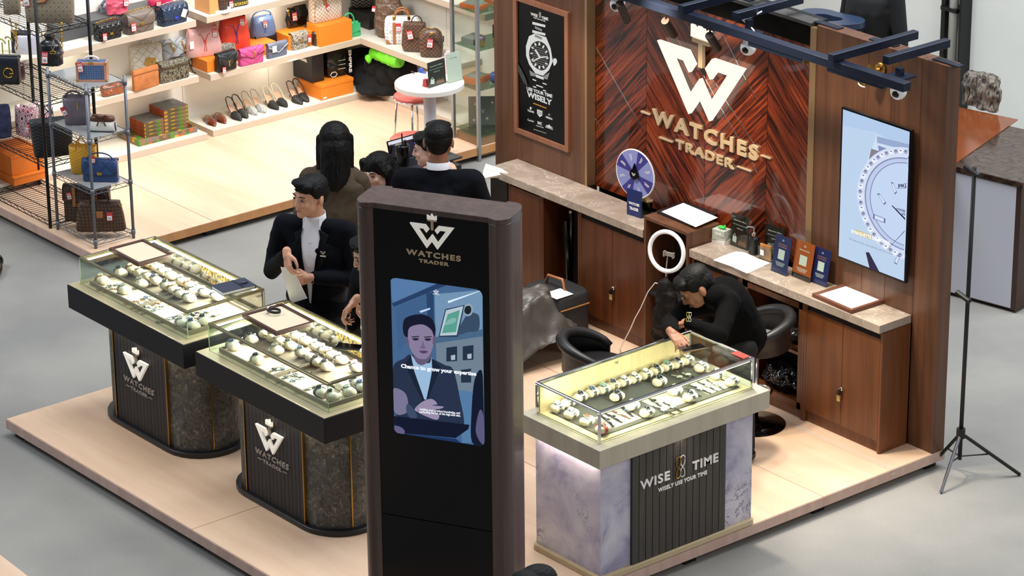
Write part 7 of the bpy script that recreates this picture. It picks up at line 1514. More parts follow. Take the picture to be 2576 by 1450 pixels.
def person(label,loc,yawd,J,skin,hair_f,hands,suit=SUIT,shirt=SHIRT,kind='suit',trousers=TROU,face=True,eyes='open',headk=1.08,lapel=True,legs=True,hv=0.006):
 """J in metres relative to loc, body facing local -y"""
 t=thing('person',label,'person',loc,math.radians(yawd))
 hp,hyaw,hpit,hrol=J['head'];HM=head_frame(hp,hyaw,hpit,hrol)
 sk=MB();head_solids(sk,HM,headk)
 neck0,neck1=Vector(J['neck']),HM@Vector((0,-0.02,-0.06));sk.cap(neck0,neck1,0.058,0.054,14)
 pel,ch=Vector(J['pelvis']),Vector(J['chest'])
 sk.cap(pel,ch,0.09,0.085,14);sk.cap(ch,neck0,0.075,0.052,14)
 for s,sd in(('L',1),('R',-1)):
  sh,el,wr=(Vector(J[s+q])for q in('sh','el','wr'))
  sk.cap(ch,sh,0.055,0.035,10);sk.cap(sh,el,0.034,0.032,10);sk.cap(el,wr,0.034,0.025,10)
  if hands.get(s):h=hands[s];hand_solids(sk,wr,h['d'],h['n'],h.get('side',sd),h.get('curl',30),h.get('k',1.0),h.get('spread',6),h.get('curls'),h.get('thumb',(0.6,0.5)))
  if legs:
   hip,kn,an=(Vector(J[s+q])for q in('hip','kn','an'));sk.cap(hip,kn,0.070,0.048,10);sk.cap(kn,an,0.046,0.034,10);sk.cap(an,an+V3(0,-0.12,-0.05),0.035,0.028,10)
 blob(sk,'body',skin,t,hv,3,smf=0.5)
 if face:face_details(t,HM,headk,eyes)
 hair_f(t,HM,headk)
 jk=MB();R=J.get('bulk',1.0)
 jk.ell((ch+pel)/2,(0.165*R,0.125*R,0.30),20,14,None,J.get('lean',Matrix.Identity(4)))if J.get('lean')is None else jk.cap(pel,ch,0.16*R,0.165*R,18)
 Ls,Rs=Vector(J['Lsh']),Vector(J['Rsh'])
 jk.cap(Ls,Rs,0.062*R,0.062*R,16);jk.ell(ch,(0.185*R,0.125*R,0.14),20,14);jk.cap(ch+V3(0,0,0.02),neck0+V3(0,0.015,-0.02),0.12*R,0.066,16)if J.get('lean')is None else jk.cap(ch,neck0,0.12,0.072,16)
 if J.get('lean')is None:jk.ell(pel,(0.172*R,0.13*R,0.12),20,12);
 for s in('L','R'):
  sh,el,wr=(Vector(J[s+q])for q in('sh','el','wr'));d=(wr-el).normalized();jk.cap(ch,sh,0.105*R,0.062*R,14)
  jk.cap(sh,el,0.063*R,0.052*R,14);jk.cap(el,wr-d*J.get('cuff',0.035),0.053*R,0.041*R,14)
 o=blob(jk,'jacket' if kind=='suit' else 'top',suit,t,0.009,5);cloth_fold(o,0.006,7.0)
 if kind=='suit':
  for s in('L','R'):
   el,wr=Vector(J[s+'el']),Vector(J[s+'wr']);d=(wr-el).normalized();MB().tube([wr-d*0.04,wr-d*0.018],[0.033,0.032],14).build('shirt_cuff',shirt,t,smooth=True)
 if legs:
  tm=MB()
  for s in('L','R'):
   hip,kn,an=(Vector(J[s+q])for q in('hip','kn','an'));tm.cap(hip,kn,0.088,0.066,14);tm.cap(kn,an,0.064,0.052,14)
  tm.cap(Vector(J['Lhip']),Vector(J['Rhip']),0.10,0.10,14);blob(tm,'trousers',trousers,t,0.010,3)
  for s in('L','R'):
   an=Vector(J[s+'an']);f=MB();f.ell(an+V3(0,-0.07,-0.055),(0.045,0.125,0.035),16,8);f.ell(an+V3(0,0.01,-0.045),(0.038,0.05,0.045),14,8);so=blob(f,'shoe',BLACKG,t,0.008,2)
   for v in so.data.vertices:v.co.z=max(v.co.z,0.0008)
 return t,HM
def shirt_front(t,c,neck,w=0.05,zb=-0.28,col=SHIRT,y0=-0.128,lap=SUITL):
 """white V of shirt with collar and two lapels, laid over the chest; c chest point, front -y"""
 x,y,z=c;nx,ny,nz=neck
 def pf(u,v):
  yy=y+y0-0.0+0.055*max(0,v-0.02)/0.16*0.9+(u*u)*2.2;return(x+u,yy,z+v)
 vs=[];fs=[];rows=[(0.225,0.030),(0.200,0.044),(0.165,0.054),(0.12,0.060),(0.06,0.052),(0.0,0.042),(-0.08,0.030),(-0.16,0.018),(zb,0.006)]
 for v,hw in rows:
  for u in(-1,-0.5,0,0.5,1):vs.append(pf(u*hw,v))
 for i in range(len(rows)-1):
  for k in range(4):a=i*5+k;fs.append((a,a+5,a+6,a+1))
 n=len(vs);vs2=[(a,b+0.012,cc)for a,b,cc in vs];fs+=[tuple(q+n for q in f[::-1])for f in fs]
 MB().add(vs+vs2,fs).build('shirt_front',col,t,smooth=True)
 for s in(-1,1):
  P=[pf(s*0.050,0.165),pf(s*0.105,0.13),pf(s*0.090,0.085),pf(s*0.112,0.075),pf(s*0.070,-0.05),pf(s*0.028,-0.17),pf(s*0.006,zb),pf(s*0.018,-0.16),pf(s*0.042,0.0),pf(s*0.060,0.12)]
  P=[(a,b-0.007,cc)for a,b,cc in P];n=len(P);Q=[(a,b+0.012,cc)for a,b,cc in P]
  f=[tuple(range(n))if s<0 else tuple(range(n-1,-1,-1)),tuple(range(2*n-1,n-1,-1))if s<0 else tuple(range(n,2*n))]+[(i,(i+1)%n,(i+1)%n+n,i+n)for i in range(n)]
  MB().add(P+Q,f).build('lapel',lap,t)
  C_=[(nx+s*0.010,ny-0.066,nz-0.032),(nx+s*0.052,ny-0.060,nz-0.045),(nx+s*0.066,ny-0.01,nz+0.018),(nx+s*0.050,ny-0.048,nz+0.020)]
  C2=[(a*1.0,b-0.004,cc)for a,b,cc in C_];MB().add(C_+C2,[(0,1,2,3),(7,6,5,4),(0,4,5,1),(1,5,6,2),(2,6,7,3),(3,7,4,0)]).build('collar_point',col,t)
 m=MB()
 for v in(0.09,0.02,-0.05):p=pf(0,v);MB().ell((p[0],p[1]-0.002,p[2]),(0.005,0.003,0.005)).build('shirt_button',pbr('pearl_button','#cfcfd4',0.3),t,smooth=True)
def collar_ring(t,neck,col=SHIRT,tilt=8,r=0.068):
 MB(T(neck[0],neck[1],neck[2]+0.012)@rotm('X',tilt)).lathe([(r,-0.02),(r*0.98,0.022),(r*0.93,0.024),(r*0.92,-0.018)],24,cap=False).build('shirt_collar',col,t,smooth=True)
def short_hair(spiky=True,part=0):
 def f(t,M,k):
  m=MB();S=lambda c,r,R=None:m.ell([q*k for q in c],tuple(q*k for q in r),18,12,M,R)
  S((0,-0.016,0.052),(0.080,0.096,0.067));S((0,-0.042,0.015),(0.079,0.070,0.066));S((0,0.040,0.088),(0.060,0.048,0.024));S((0,-0.055,-0.020),(0.060,0.048,0.045))
  for sx in(-1,1):S((sx*0.070,-0.004,0.040),(0.0135,0.046,0.040));S((sx*0.045,0.050,0.080),(0.028,0.030,0.020))
  rnd=random.Random(3)
  for i in range(120 if spiky else 80):
   a=rnd.uniform(0,2*PI);r=rnd.uniform(0,1)**0.5;x=r*0.062*math.cos(a);y=0.004+r*0.078*math.sin(a);z=0.108-0.05*r*r;L=0.009 if spiky else 0.006
   m.tube([(x*k,y*k,(z-0.006)*k),((x*1.15+rnd.uniform(-.006,.006))*k,(y*1.08+0.012)*k,(z+L)*k)],[0.0075*k,0.0022*k],5,M)
  o=blob(m,'hair',HAIRB,t,0.0036,1,smf=0.5);cloth_fold(o,0.0014,60.0)
 return f
def long_hair(drop=0.42,side=0.0,front=False):
 def f(t,M,k):
  m=MB();S=lambda c,r,R=None:m.ell([q*k for q in c],tuple(q*k for q in r),18,12,M,R)
  S((0,-0.022,0.040),(0.092,0.108,0.088));S((0,-0.055,-0.03),(0.096,0.075,0.10))
  p0=M@V3(0,-0.065*k,-0.02*k)
  m.cap(p0,p0+V3(0.0+side*0.3,0.035,-drop*0.5),0.092*k,0.088*k,16);m.cap(p0+V3(side*0.3,0.035,-drop*0.5),p0+V3(side,0.01,-drop),0.088*k,0.045*k,16)
  for sx in(-1,1):q=M@V3(sx*0.082*k,-0.01*k,0.02*k);m.cap(q,q+V3(sx*0.005,0.01,-0.20*k),0.030*k,0.034*k,12)
  if front:
   for sx in(-1,1):q=M@V3(sx*0.050*k,0.050*k,0.085*k);m.cap(q,M@V3(sx*0.088*k,0.03*k,0.0),0.028*k,0.02*k,10)
  o=blob(m,'hair',HAIRB,t,0.006,3);cloth_fold(o,0.005,60.0,2,0.10)
 return f
def standing(h,fy=0.0):
 """joint set for a standing adult of height h, arms hanging, facing -y"""
 k=h/1.75
 return dict(head=((0,-0.02*k,1.625*k),180,0,0),neck=(0,0.01*k,1.47*k),chest=(0,0.0,1.27*k),pelvis=(0,0.0,0.96*k),Lsh=(0.185*k,0.01,1.42*k),Rsh=(-0.185*k,0.01,1.42*k),Lel=(0.245*k,0.03,1.13*k),Rel=(-0.245*k,0.03,1.13*k),Lwr=(0.25*k,-0.02,0.88*k),Rwr=(-0.25*k,-0.02,0.88*k),Lhip=(0.09*k,0,0.92*k),Rhip=(-0.09*k,0,0.92*k),Lkn=(0.10*k,-0.01,0.50*k),Rkn=(-0.10*k,-0.01,0.50*k),Lan=(0.11*k,0.0,0.085),Ran=(-0.11*k,0,0.085))
def wl(t_loc,yawd,p):
 return(T(*t_loc)@rotm('Z',yawd)).inverted()@Vector(p)
def view_pt(px,py,depth_like):
 d=ray(px,py);n=Vector((fw.x,fw.y,0)).normalized();tt=(Vector(depth_like)-CAM).dot(n)/d.dot(n);return CAM+d*tt
# ---- 1. man in a dark suit holding folded white papers
y1=-12
hz=0.21
loc1=(-2.47,-2.60,ZP)
J=standing(1.74)
yb=33
hd=view_pt(780,492,(-2.47,-2.62,0));hl=wl(loc1,yb,hd)
dxy=(hl.x,hl.y)
J['head']=((hl.x,hl.y,hl.z),180-28,4,-3)
J['neck']=(hl.x+0.005,hl.y+0.045,hl.z-0.155);J['chest']=(hl.x+0.01,hl.y+0.05,hl.z-0.36);J['pelvis']=(hl.x+0.02,hl.y+0.05,hl.z-0.68)
for s,g in(('L',1),('R',-1)):J[s+'sh']=(hl.x+g*0.195,hl.y+0.055,hl.z-0.215)
hr=wl(loc1,yb,view_pt(722,640,(-2.47,-2.86,0)));hlw=wl(loc1,yb,view_pt(778,700,(-2.47,-2.86,0)))
J['Rel']=(hl.x-0.265,hl.y+0.02,hl.z-0.50);J['Rwr']=tuple(hr)
J['Lel']=(hl.x+0.265,hl.y+0.03,hl.z-0.50);J['Lwr']=tuple(hlw)
for s,g in(('L',1),('R',-1)):J[s+'hip']=(hl.x+g*0.09,hl.y+0.05,0.92);J[s+'kn']=(hl.x+g*0.10,hl.y+0.04,0.5);J[s+'an']=(hl.x+g*0.11,hl.y+0.05,0.085)
J['bulk']=1.02
hnds={'R':dict(d=(0.25,-0.5,-0.75),n=(0.55,0.6,-0.2),side=1,curls=[38,42,46,50]),'L':dict(d=(-0.85,-0.35,-0.15),n=(0.1,0.8,-0.2),side=-1,curls=[34,44,50,54])}
t,HM=person('person in a dark suit and open white shirt holding folded papers, looking left',loc1,yb,J,SKIN,short_hair(),hnds)
shirt_front(t,J['chest'],J['neck']);collar_ring(t,J['neck'])
c=Vector(J['chest']);M_=T(c.x+0.090,c.y-0.122,c.z+0.055);k_b=0.036/1076
MB(M_).prism(sc(LOGO,k_b),-0.012,-0.009).build('lapel_badge',SILV,t);MB(M_).box(-0.018,-0.012,-0.034,0.018,-0.009,-0.024).build('name_badge',SILV,t)
a0=view_pt(706,672,(-2.47,-2.93,0));a1=view_pt(733,676,(-2.47,-2.93,0));a2=view_pt(769,745,(-2.47,-2.93,0));a3=view_pt(730,757,(-2.47,-2.93,0))
c=(a0+a1+a2+a3)/4;vs=[tuple(p-c)for p in(a0,a1,a2,a3)];n=Vector((0.3,-0.9,0.1))*0.002
o=MB().add(vs+[tuple(Vector(v)+n)for v in vs],[(0,1,2,3),(7,6,5,4),(0,4,5,1),(1,5,6,2),(2,6,7,3),(3,7,4,0)]).add([tuple(Vector(v)-n*2+Vector((0.012,0,-0.012 if i>1 else 0)))for i,v in enumerate(vs)]+[tuple(Vector(v)-n*1.2+Vector((0.012,0,-0.012 if i>1 else 0)))for i,v in enumerate(vs)],[(0,1,2,3),(7,6,5,4),(0,4,5,1),(1,5,6,2),(2,6,7,3),(3,7,4,0)]).build('folded_paper',WHITE);o.location=c;tag(o,'folded white papers held in both hands of the suited man','paper')
# ---- 2. man with glasses mostly hidden by the pillar, holding a watch
loc2=(-1.76,-2.64,ZP);yb=10
hd=view_pt(934,636,(-1.74,-2.78,0));hl=wl(loc2,yb,hd);J=standing(1.72)
J['head']=(tuple(hl),180-30,20,0);J['neck']=(hl.x+0.01,hl.y+0.07,hl.z-0.14);J['chest']=(hl.x+0.02,hl.y+0.12,hl.z-0.33);J['pelvis']=(hl.x+0.02,hl.y+0.16,hl.z-0.64)
for s,g in(('L',1),('R',-1)):
 J[s+'sh']=(hl.x+0.01+g*0.19,hl.y+0.10,hl.z-0.205);J[s+'hip']=(hl.x+g*0.09,hl.y+0.16,0.90);J[s+'kn']=(hl.x+g*0.1,hl.y+0.14,0.48);J[s+'an']=(hl.x+g*0.11,hl.y+0.15,0.085)
hr=wl(loc2,yb,view_pt(884,762,(-1.86,-2.93,0)));hlw=wl(loc2,yb,view_pt(925,808,(-1.80,-2.95,0)))
J['Rwr']=tuple(hr+Vector((-0.0,0.03,0.0)));J['Rel']=(hl.x-0.22,hl.y+0.06,hl.z-0.50);J['Lwr']=tuple(hlw+Vector((0.05,0.02,0)));J['Lel']=(hl.x+0.27,hl.y+0.05,hl.z-0.48)
t,HM=person('person with short black hair and glasses mostly hidden behind the screen pillar',loc2,yb,J,SKIN,short_hair(False),{'R':dict(d=(-0.25,-0.35,-0.5),n=(0.8,0.1,-0.3),side=1,curls=[30,40,48,52]),'L':dict(d=(-0.85,-0.3,0.15),n=(-0.1,0.3,0.9),side=-1,curls=[35,45,50,55])})
shirt_front(t,J['chest'],J['neck']);collar_ring(t,J['neck'])
GL=MB(HM)
for sx in(-1,1):GL.tube([(sx*0.032+0.024*math.cos(2*PI*k/14),0.096,0.002+0.018*math.sin(2*PI*k/14))for k in range(14)],0.0018,6,closed=True);GL.tube([(sx*0.055,0.094,0.006),(sx*0.082,0.02,0.004)],0.0018,6)
GL.tube([(-0.008,0.098,0.004),(0.008,0.098,0.004)],0.0018,6);GL.build('glasses',BLACKG,t)
q=view_pt(874,798,(-1.86,-2.96,0));w_=thing('wristwatch','black-strapped steel watch dangling from the half hidden man’s fingers','watch',tuple(q),0.5)
MB().tube([(0.01,0,0.02),(0.0,0,0),(-0.006,0,-0.04),(-0.012,0.004,-0.09)],0.005,8,Matrix.Diagonal((1,2.2,1,1))).build('strap',STRAPS['black leather'],w_,smooth=True);MB(T(0.004,-0.005,0.012)@rotm('X',70)).lathe([(0.018,-0.004),(0.020,0),(0.016,0.007)],20).build('watch_case',STEEL,w_);MB(T(0.004,-0.005,0.012)@rotm('X',70)).lathe([(0.014,0.0072),(0.014,0.008)],20).build('dial',DIALS['black'],w_)
# ---- 3. woman with long black hair and olive cape, seen from behind
loc3=(-3.46,-1.72,ZP);yb=214
hd=view_pt(842,355,(-3.46,-1.74,0));hl=wl(loc3,yb,hd);J=standing(1.64)
J['head']=((hl.x,hl.y,hl.z),180+22,0,0);J['neck']=(hl.x,hl.y+0.03,hl.z-0.15);J['chest']=(hl.x,hl.y+0.02,hl.z-0.34);J['pelvis']=(hl.x,hl.y+0.03,hl.z-0.64)
for s,g in(('L',1),('R',-1)):
 J[s+'sh']=(hl.x+g*0.165,hl.y+0.03,hl.z-0.235);J[s+'el']=(hl.x+g*0.24,hl.y+0.0,hl.z-0.50);J[s+'wr']=(hl.x+g*0.17,hl.y-0.15,hl.z-0.62);J[s+'hip']=(hl.x+g*0.08,hl.y+0.03,0.86);J[s+'kn']=(hl.x+g*0.09,hl.y+0.02,0.46);J[s+'an']=(hl.x+g*0.09,hl.y+0.03,0.085)
OLC=pbr('olive_brown_wool','#453a2d',0.95,spec=0.2,noise=0.12,nscale=30)
t,HM=person('person with long black hair in an olive brown cape, seen from behind',loc3,yb,J,SKIN3,long_hair(0.40,-0.03),{},suit=OLC,kind='cape',headk=1.05)
m=MB();c=Vector(J['chest']);S=[(-0.62,0.31,0.24),(-0.45,0.30,0.235),(-0.25,0.285,0.215),(-0.05,0.255,0.185),(0.08,0.22,0.155),(0.15,0.16,0.115),(0.19,0.09,0.085)]
loft(m,[(z,a,b_)for z,a,b_ in S],40,2.3,M=T(c.x,c.y,c.z));o=blob(m,'cape',OLC,t,0.010,3);cloth_fold(o,0.014,5.0)
# ---- 4. woman leaning on her folded arms at the table
loc4=(-3.75,-1.12,0.0);yb=0
hd=view_pt(950,435,(-3.75,-1.14,0));hl=wl(loc4,yb,hd);J=standing(1.62)
J['head']=(tuple(hl),180+14,4,10);J['neck']=(hl.x+0.02,hl.y+0.10,hl.z-0.10);J['chest']=(hl.x+0.03,hl.y+0.20,hl.z-0.22);J['pelvis']=(hl.x+0.05,hl.y+0.26,0.50)
for s,g in(('L',1),('R',-1)):J[s+'sh']=(hl.x+0.02+g*0.165,hl.y+0.14,hl.z-0.16);J[s+'hip']=(hl.x+0.04+g*0.09,hl.y+0.26,0.50);J[s+'kn']=(hl.x+g*0.10,hl.y+0.02,0.50);J[s+'an']=(hl.x+g*0.10,hl.y+0.05,0.085)
q=wl(loc4,yb,view_pt(925,478,(-3.93,-1.12,0)));J['Rel']=(hl.x-0.20,hl.y-0.06,hl.z-0.26);J['Rwr']=(hl.x+0.06,hl.y-0.13,hl.z-0.135);J['Lel']=(hl.x+0.27,hl.y-0.03,hl.z-0.26);J['Lwr']=(hl.x+0.02,hl.y-0.15,hl.z-0.20);J['lean']=1;J['bulk']=0.86;J['cuff']=0.06
BLT=pbr('black_knit','#08080a',0.95,spec=0.1)
t,HM=person('seated person with black hair resting chin on folded arms in a black sweater',loc4,yb,J,SKIN3,long_hair(0.22,0.08,True),{'R':dict(d=(0.95,-0.15,-0.06),n=(0,0.3,-1),side=-1,curl=10),'L':dict(d=(-0.9,0.1,0.0),n=(0,0,-1),side=1,curl=14)},suit=BLT,kind='sweater',eyes='half',headk=1.05)
# ---- 5. suited man seen from behind
loc5=(-2.86,-1.40,ZP);yb=226
hd=view_pt(1103,355,(-2.86,-1.42,0));hl=wl(loc5,yb,hd);J=standing(1.76)
J['head']=((hl.x,hl.y,hl.z),180+4,4,0);J['neck']=(hl.x,hl.y+0.035,hl.z-0.155);J['chest']=(hl.x,hl.y+0.03,hl.z-0.36);J['pelvis']=(hl.x,hl.y+0.03,hl.z-0.68)
for s,g in(('L',1),('R',-1)):
 J[s+'sh']=(hl.x+g*0.215,hl.y+0.035,hl.z-0.235);J[s+'el']=(hl.x+g*0.30,hl.y+0.0,hl.z-0.52);J[s+'wr']=(hl.x+g*0.16,hl.y-0.22,hl.z-0.60);J[s+'hip']=(hl.x+g*0.09,hl.y+0.03,0.93);J[s+'kn']=(hl.x+g*0.1,hl.y+0.02,0.5);J[s+'an']=(hl.x+g*0.11,hl.y+0.03,0.085)
J['bulk']=1.10
t,HM=person('person in a dark suit with short black hair, seen from behind beyond the pillar',loc5,yb,J,SKIN2,short_hair(False),{},face=True);collar_ring(t,J['neck'],r=0.072);
# ---- 6. seated person with stubble and pale jacket beyond the suited man
loc6=(-4.28,-0.35,0.0);yb=-30
hd=view_pt(1080,372,(-4.22,-0.33,0));hl=wl(loc6,yb,hd);J=standing(1.75)
J['head']=(tuple(hl),180-10,10,0);J['neck']=(hl.x+0.06,hl.y+0.06,hl.z-0.14);J['chest']=(hl.x+0.16,hl.y+0.08,hl.z-0.32);J['pelvis']=(hl.x+0.22,hl.y+0.12,0.55)
for s,g in(('L',1),('R',-1)):J[s+'sh']=(hl.x+0.13+g*0.19,hl.y+0.08,hl.z-0.20);J[s+'el']=(hl.x+0.15+g*0.25,hl.y+0.0,hl.z-0.46);J[s+'wr']=(hl.x+0.10+g*0.15,hl.y-0.2,hl.z-0.50);J[s+'hip']=(hl.x+0.22+g*0.09,hl.y+0.1,0.55);J[s+'kn']=(hl.x+0.2+g*0.12,hl.y-0.30,0.53);J[s+'an']=(hl.x+0.2+g*0.12,hl.y-0.3,0.085)
BEI=pbr('beige_jacket','#b9a898',0.9);t,HM=person('seated person in a beige jacket with a peach collar, face turned to the laptop',loc6,yb,J,SKIN3,short_hair(False),{},suit=BEI,kind='jacket',trousers=pbr('beige_trousers','#8d8074',0.9))
MB(T(J['neck'][0],J['neck'][1],J['neck'][2]-0.01)).tube([(0.085*math.cos(a),0.085*math.sin(a),0.012*math.cos(3*a))for a in[2*PI*k/24 for k in range(24)]],0.032,10,closed=True).build('peach_hood',pbr('peach_white_cloth','#e3b8a0',0.8,noise=0.25,nscale=9),t,smooth=True)
# ---- 7. man bending over the pale kiosk with a phone
loc7=(-0.86,-1.05,ZP);yb=-38
hd=view_pt(1752,722,(-0.70,-1.20,0));hl=wl(loc7,yb,hd);J=standing(1.72)
J['head']=(tuple(hl),180+12,40,4);J['neck']=(hl.x+0.05,hl.y+0.10,hl.z-0.045);ch_=wl(loc7,yb,view_pt(1822,765,(-0.76,-1.0,0)));J['chest']=tuple(ch_)
pv=wl(loc7,yb,view_pt(1862,845,(-0.72,-0.86,0)));J['pelvis']=tuple(pv)
J['Rsh']=tuple(wl(loc7,yb,view_pt(1730,775,(-0.80,-1.25,0))));J['Lsh']=tuple(wl(loc7,yb,view_pt(1835,760,(-0.52,-1.05,0))))
J['Rel']=tuple(wl(loc7,yb,view_pt(1685,815,(-0.80,-1.42,0))));wr=at(1690,838,z=1.165);J['Rwr']=tuple(wl(loc7,yb,wr))
J['Lel']=tuple(wl(loc7,yb,view_pt(1810,845,(-0.42,-1.30,0))));lw_=view_pt(1728,812,(-0.66,-1.40,0));J['Lwr']=tuple(wl(loc7,yb,lw_));J['lean']=1;J['bulk']=0.98;J['cuff']=0.02
for s,g in(('L',1),('R',-1)):J[s+'hip']=(pv.x+g*0.09,pv.y,pv.z-0.03);J[s+'kn']=(pv.x+g*0.1-0.03,pv.y+0.02,0.5);J[s+'an']=(pv.x+g*0.11-0.03,pv.y+0.04,0.085)
BLJ=pbr('black_jacket','#050506',0.95,spec=0.1)
tip=wl(loc7,yb,at(1722,872,z=1.14));dv=(tip-Vector(J['Rwr'])).normalized()
t,HM=person('person in a black jacket bending over the pale kiosk and touching a phone',loc7,yb,J,SKIN2,short_hair(False),{'R':dict(d=tuple(dv),n=(0.1,0.1,-1),side=1,curls=[18,22,26,30],spread=14,thumb=(1.6,0.1)),'L':dict(d=(-0.4,-0.6,-0.3),n=(0,0,-1),side=-1,curl=40)},suit=BLJ,kind='jacket',eyes='half')
q=wl(loc7,yb,view_pt(1733,798,(-0.50,-1.46,0)));n0=set(D.objects);hourglass(t,0,0,0.055,pbr('yellow_embroidery','#c8b93c',0.6),pbr('white_embroidery','#dcdcdc',0.6),d=0.003,name='embroidered_emblem')
for o_ in set(D.objects)-n0:o_.location=q;o_.rotation_euler=(-0.25,0,math.radians(75))
q=at(1742,874,z=1.128);t=thing('phone','black phone in a brown case on the corner of the pale glass case','phone',(q.x,q.y,ZP+1.0085),math.radians(75));MB().cbox(0,0,0.004,0.145,0.072,0.008).build('case',pbr('brown_phone_case','#6a5238',0.4),t,bevel=0.003);MB().cbox(0,0,0.0086,0.138,0.066,0.001).build('screen',BLACKG,t)
# ---- 8. person at the bottom edge, shoe at the left edge
hd=at(1345,1492,z=1.45);t=thing('person','person cut off by the bottom edge, only black-clothed shoulder seen','person',(hd.x,hd.y,0.0),0.62)
z=1.45;M8=T(0,0,z)@rotm('Z',150);sk=MB();head_solids(sk,M8);sk.cap((0,0,z-0.12),(0,0,z-0.3),0.055,0.08);sk.cap((0,0,z-0.35),(0,0,0.85),0.11,0.10);sk.cap((-0.09,0,0.85),(-0.1,0,0.1),0.08,0.04);sk.cap((0.09,0,0.85),(0.1,0,0.1),0.08,0.04);blob(sk,'body',SKIN2,t,0.01,3)
short_hair(False)(t,M8,1.06);m=MB();m.cap((-0.2,0,z-0.25),(0.17,0,z-0.19),0.08,0.085);m.cap((0,0,z-0.3),(0,0,0.9),0.18,0.17);m.cap((-0.22,0,z-0.28),(-0.26,-0.02,z-0.55),0.06,0.05);m.cap((0.19,0,z-0.20),(0.27,-0.05,z-0.17),0.075,0.06);m.cap((0.25,-0.05,z-0.17),(0.30,-0.2,z-0.35),0.06,0.05);blob(m,'top',BLT,t,0.012,4)
m=MB();m.cap((-0.09,0,0.9),(-0.1,0,0.08),0.1,0.06);m.cap((0.09,0,0.9),(0.1,0,0.08),0.1,0.06);blob(m,'trousers',TROU,t,0.012,3)
q=at(-8,665,z=0.05);t=thing('shoe','black shoe of a passer-by at the left edge on the carpet','shoe',(q.x,q.y,0),0.9);f=MB();f.ell((0,-0.07,0.035),(0.048,0.14,0.035));f.ell((0,0.05,0.05),(0.04,0.06,0.05));o=blob(f,'upper',BLACKG,t,0.006,2)
for v in o.data.vertices:v.co.z=max(v.co.z,0.001)
# ================================================================== SEATS, TRIPODS AND LUGGAGE
BLV=pbr('black_vinyl','#131315',0.45);GRV=pbr('grey_vinyl_seat','#8d8986',0.45)
def bar_stool(label,x,y,zs,yawd,seatm):
 t=thing('bar_stool',label,'stool',(x,y,ZP),math.radians(yawd));h=zs-ZP
 MB().lathe([(0.19,0),(0.19,0.008),(0.06,0.022),(0.03,0.03)],36).build('base',pbr('black_chrome','#2a2422',0.08,1.0),t,smooth=True)
 MB().tube([(0,0,0.03),(0,0,h-0.05)],0.024,16).build('column',CHROME,t,smooth=True)
 MB().tube([(0.10*math.cos(a),0.10*math.sin(a),0.22)for a in[2*PI*k/24 for k in range(24)]],0.008,8,closed=True).build('footrest',CHROME,t,smooth=True)
 MB().lathe([(0.12,h-0.06),(0.185,h-0.045),(0.195,h-0.015),(0.18,h),(0.001,h+0.006)],36).build('seat',seatm,t,smooth=True)
 n=20;vs=[];P=[]
 for i in range(n+1):
  a=math.radians(-20+220*i/n);f=math.sin(PI*i/n)**0.7;P.append((0.205*math.cos(a),0.205*math.sin(a),h+0.03+0.12*f))
 MB().tube(P,[0.022+0.014*math.sin(PI*i/n)for i in range(n+1)],12).build('back_roll',BLV,t,smooth=True)
 m=MB();vs=[];fs=[]
 for i in range(n+1):
  a=math.radians(-20+220*i/n);f=math.sin(PI*i/n)**0.7
  for r in(0.19,0.205):
   for z in(h-0.035,h+0.03+0.11*f):vs.append((r*math.cos(a),r*math.sin(a),z))
 for i in range(n):a=i*4;fs+=[(a+2,a+3,a+7,a+6),(a,a+4,a+5,a+1),(a,a+2,a+6,a+4)]
 fs+=[(0,1,3,2),(n*4,n*4+2,n*4+3,n*4+1)]
 m.add(vs,fs).build('back_shell',BLV,t,smooth=True);return t
q=at(1912,1067,z=ZP);bar_stool('black vinyl swivel stool with grey seat beside the bending man',q.x-0.02,q.y-0.03,0.66,-35,GRV)
q=at(1500,905,z=0.62);bar_stool('black vinyl swivel stool seen from behind the pale kiosk',q.x,q.y,0.60,135,BLV)
# ---- ring light
q=at(1677,633,z=1.02);rc=at(1677,633,y=-0.42);t=thing('ring_light','white ring light on a dark tripod in front of the raised shelf box','ring light',(rc.x,-0.42,ZP),0.25)
zc=rc.z-ZP;wv=at(1719,633,y=-0.42).x-at(1634,633,y=-0.42).x;vt=at(1677,580,y=-0.42).z-at(1677,684,y=-0.42).z;Rr=vt/2-0.012
MB(T(0,0,zc)@rotm('X',-8)).tube([(Rr*math.cos(a),0,Rr*math.sin(a))for a in[2*PI*k/40 for k in range(40)]],0.014,10,closed=True).build('ring',pbr('white_ring','#e4e4e8',0.35,emit='#ffffff',estr=0.12),t,smooth=True)
MB(T(0,0.012,zc)).box(-0.02,-0.01,-0.03,0.05,0.0,-0.005).box(-0.022,-0.02,-0.035,-0.014,0.0,0.0).box(0.044,-0.02,-0.035,0.052,0,0.0).tube([(0,0,-0.03),(-0.01,0,-Rr)],0.004,6).build('phone_clamp',pbr('grey_clamp','#8a8580',0.4),t)
MB().tube([(0,0,zc-Rr-0.01),(0,0,zc-Rr-0.07)],0.008,10).build('ball_joint',STEEL,t);MB().tube([(0,0,zc-Rr-0.07),(0,0,0.10)],0.011,10).build('pole',BLACKM,t)
for k in range(3):a=0.6+2*PI*k/3;MB().tube([(0,0,0.38),(0.26*math.cos(a),0.26*math.sin(a),0.006)],0.008,8).build('leg',BLACKM,t)
c=Vector((rc.x,-0.42,0));pts=[(1665,716),(1648,712),(1630,735),(1612,775),(1598,800),(1585,830),(1568,862)]
P=[at(px,py,y=-0.46-0.02*i)for i,(px,py)in enumerate(pts)];o=MB().tube([p-P[0]for p in P]+[at(1560,880,z=ZP+0.006)-P[0]],0.0035,8).build('cable',pbr('white_cable','#dcd4cc',0.5));o.location=P[0];tag(o,'thin white cable looping down from the ring light tripod','cable')
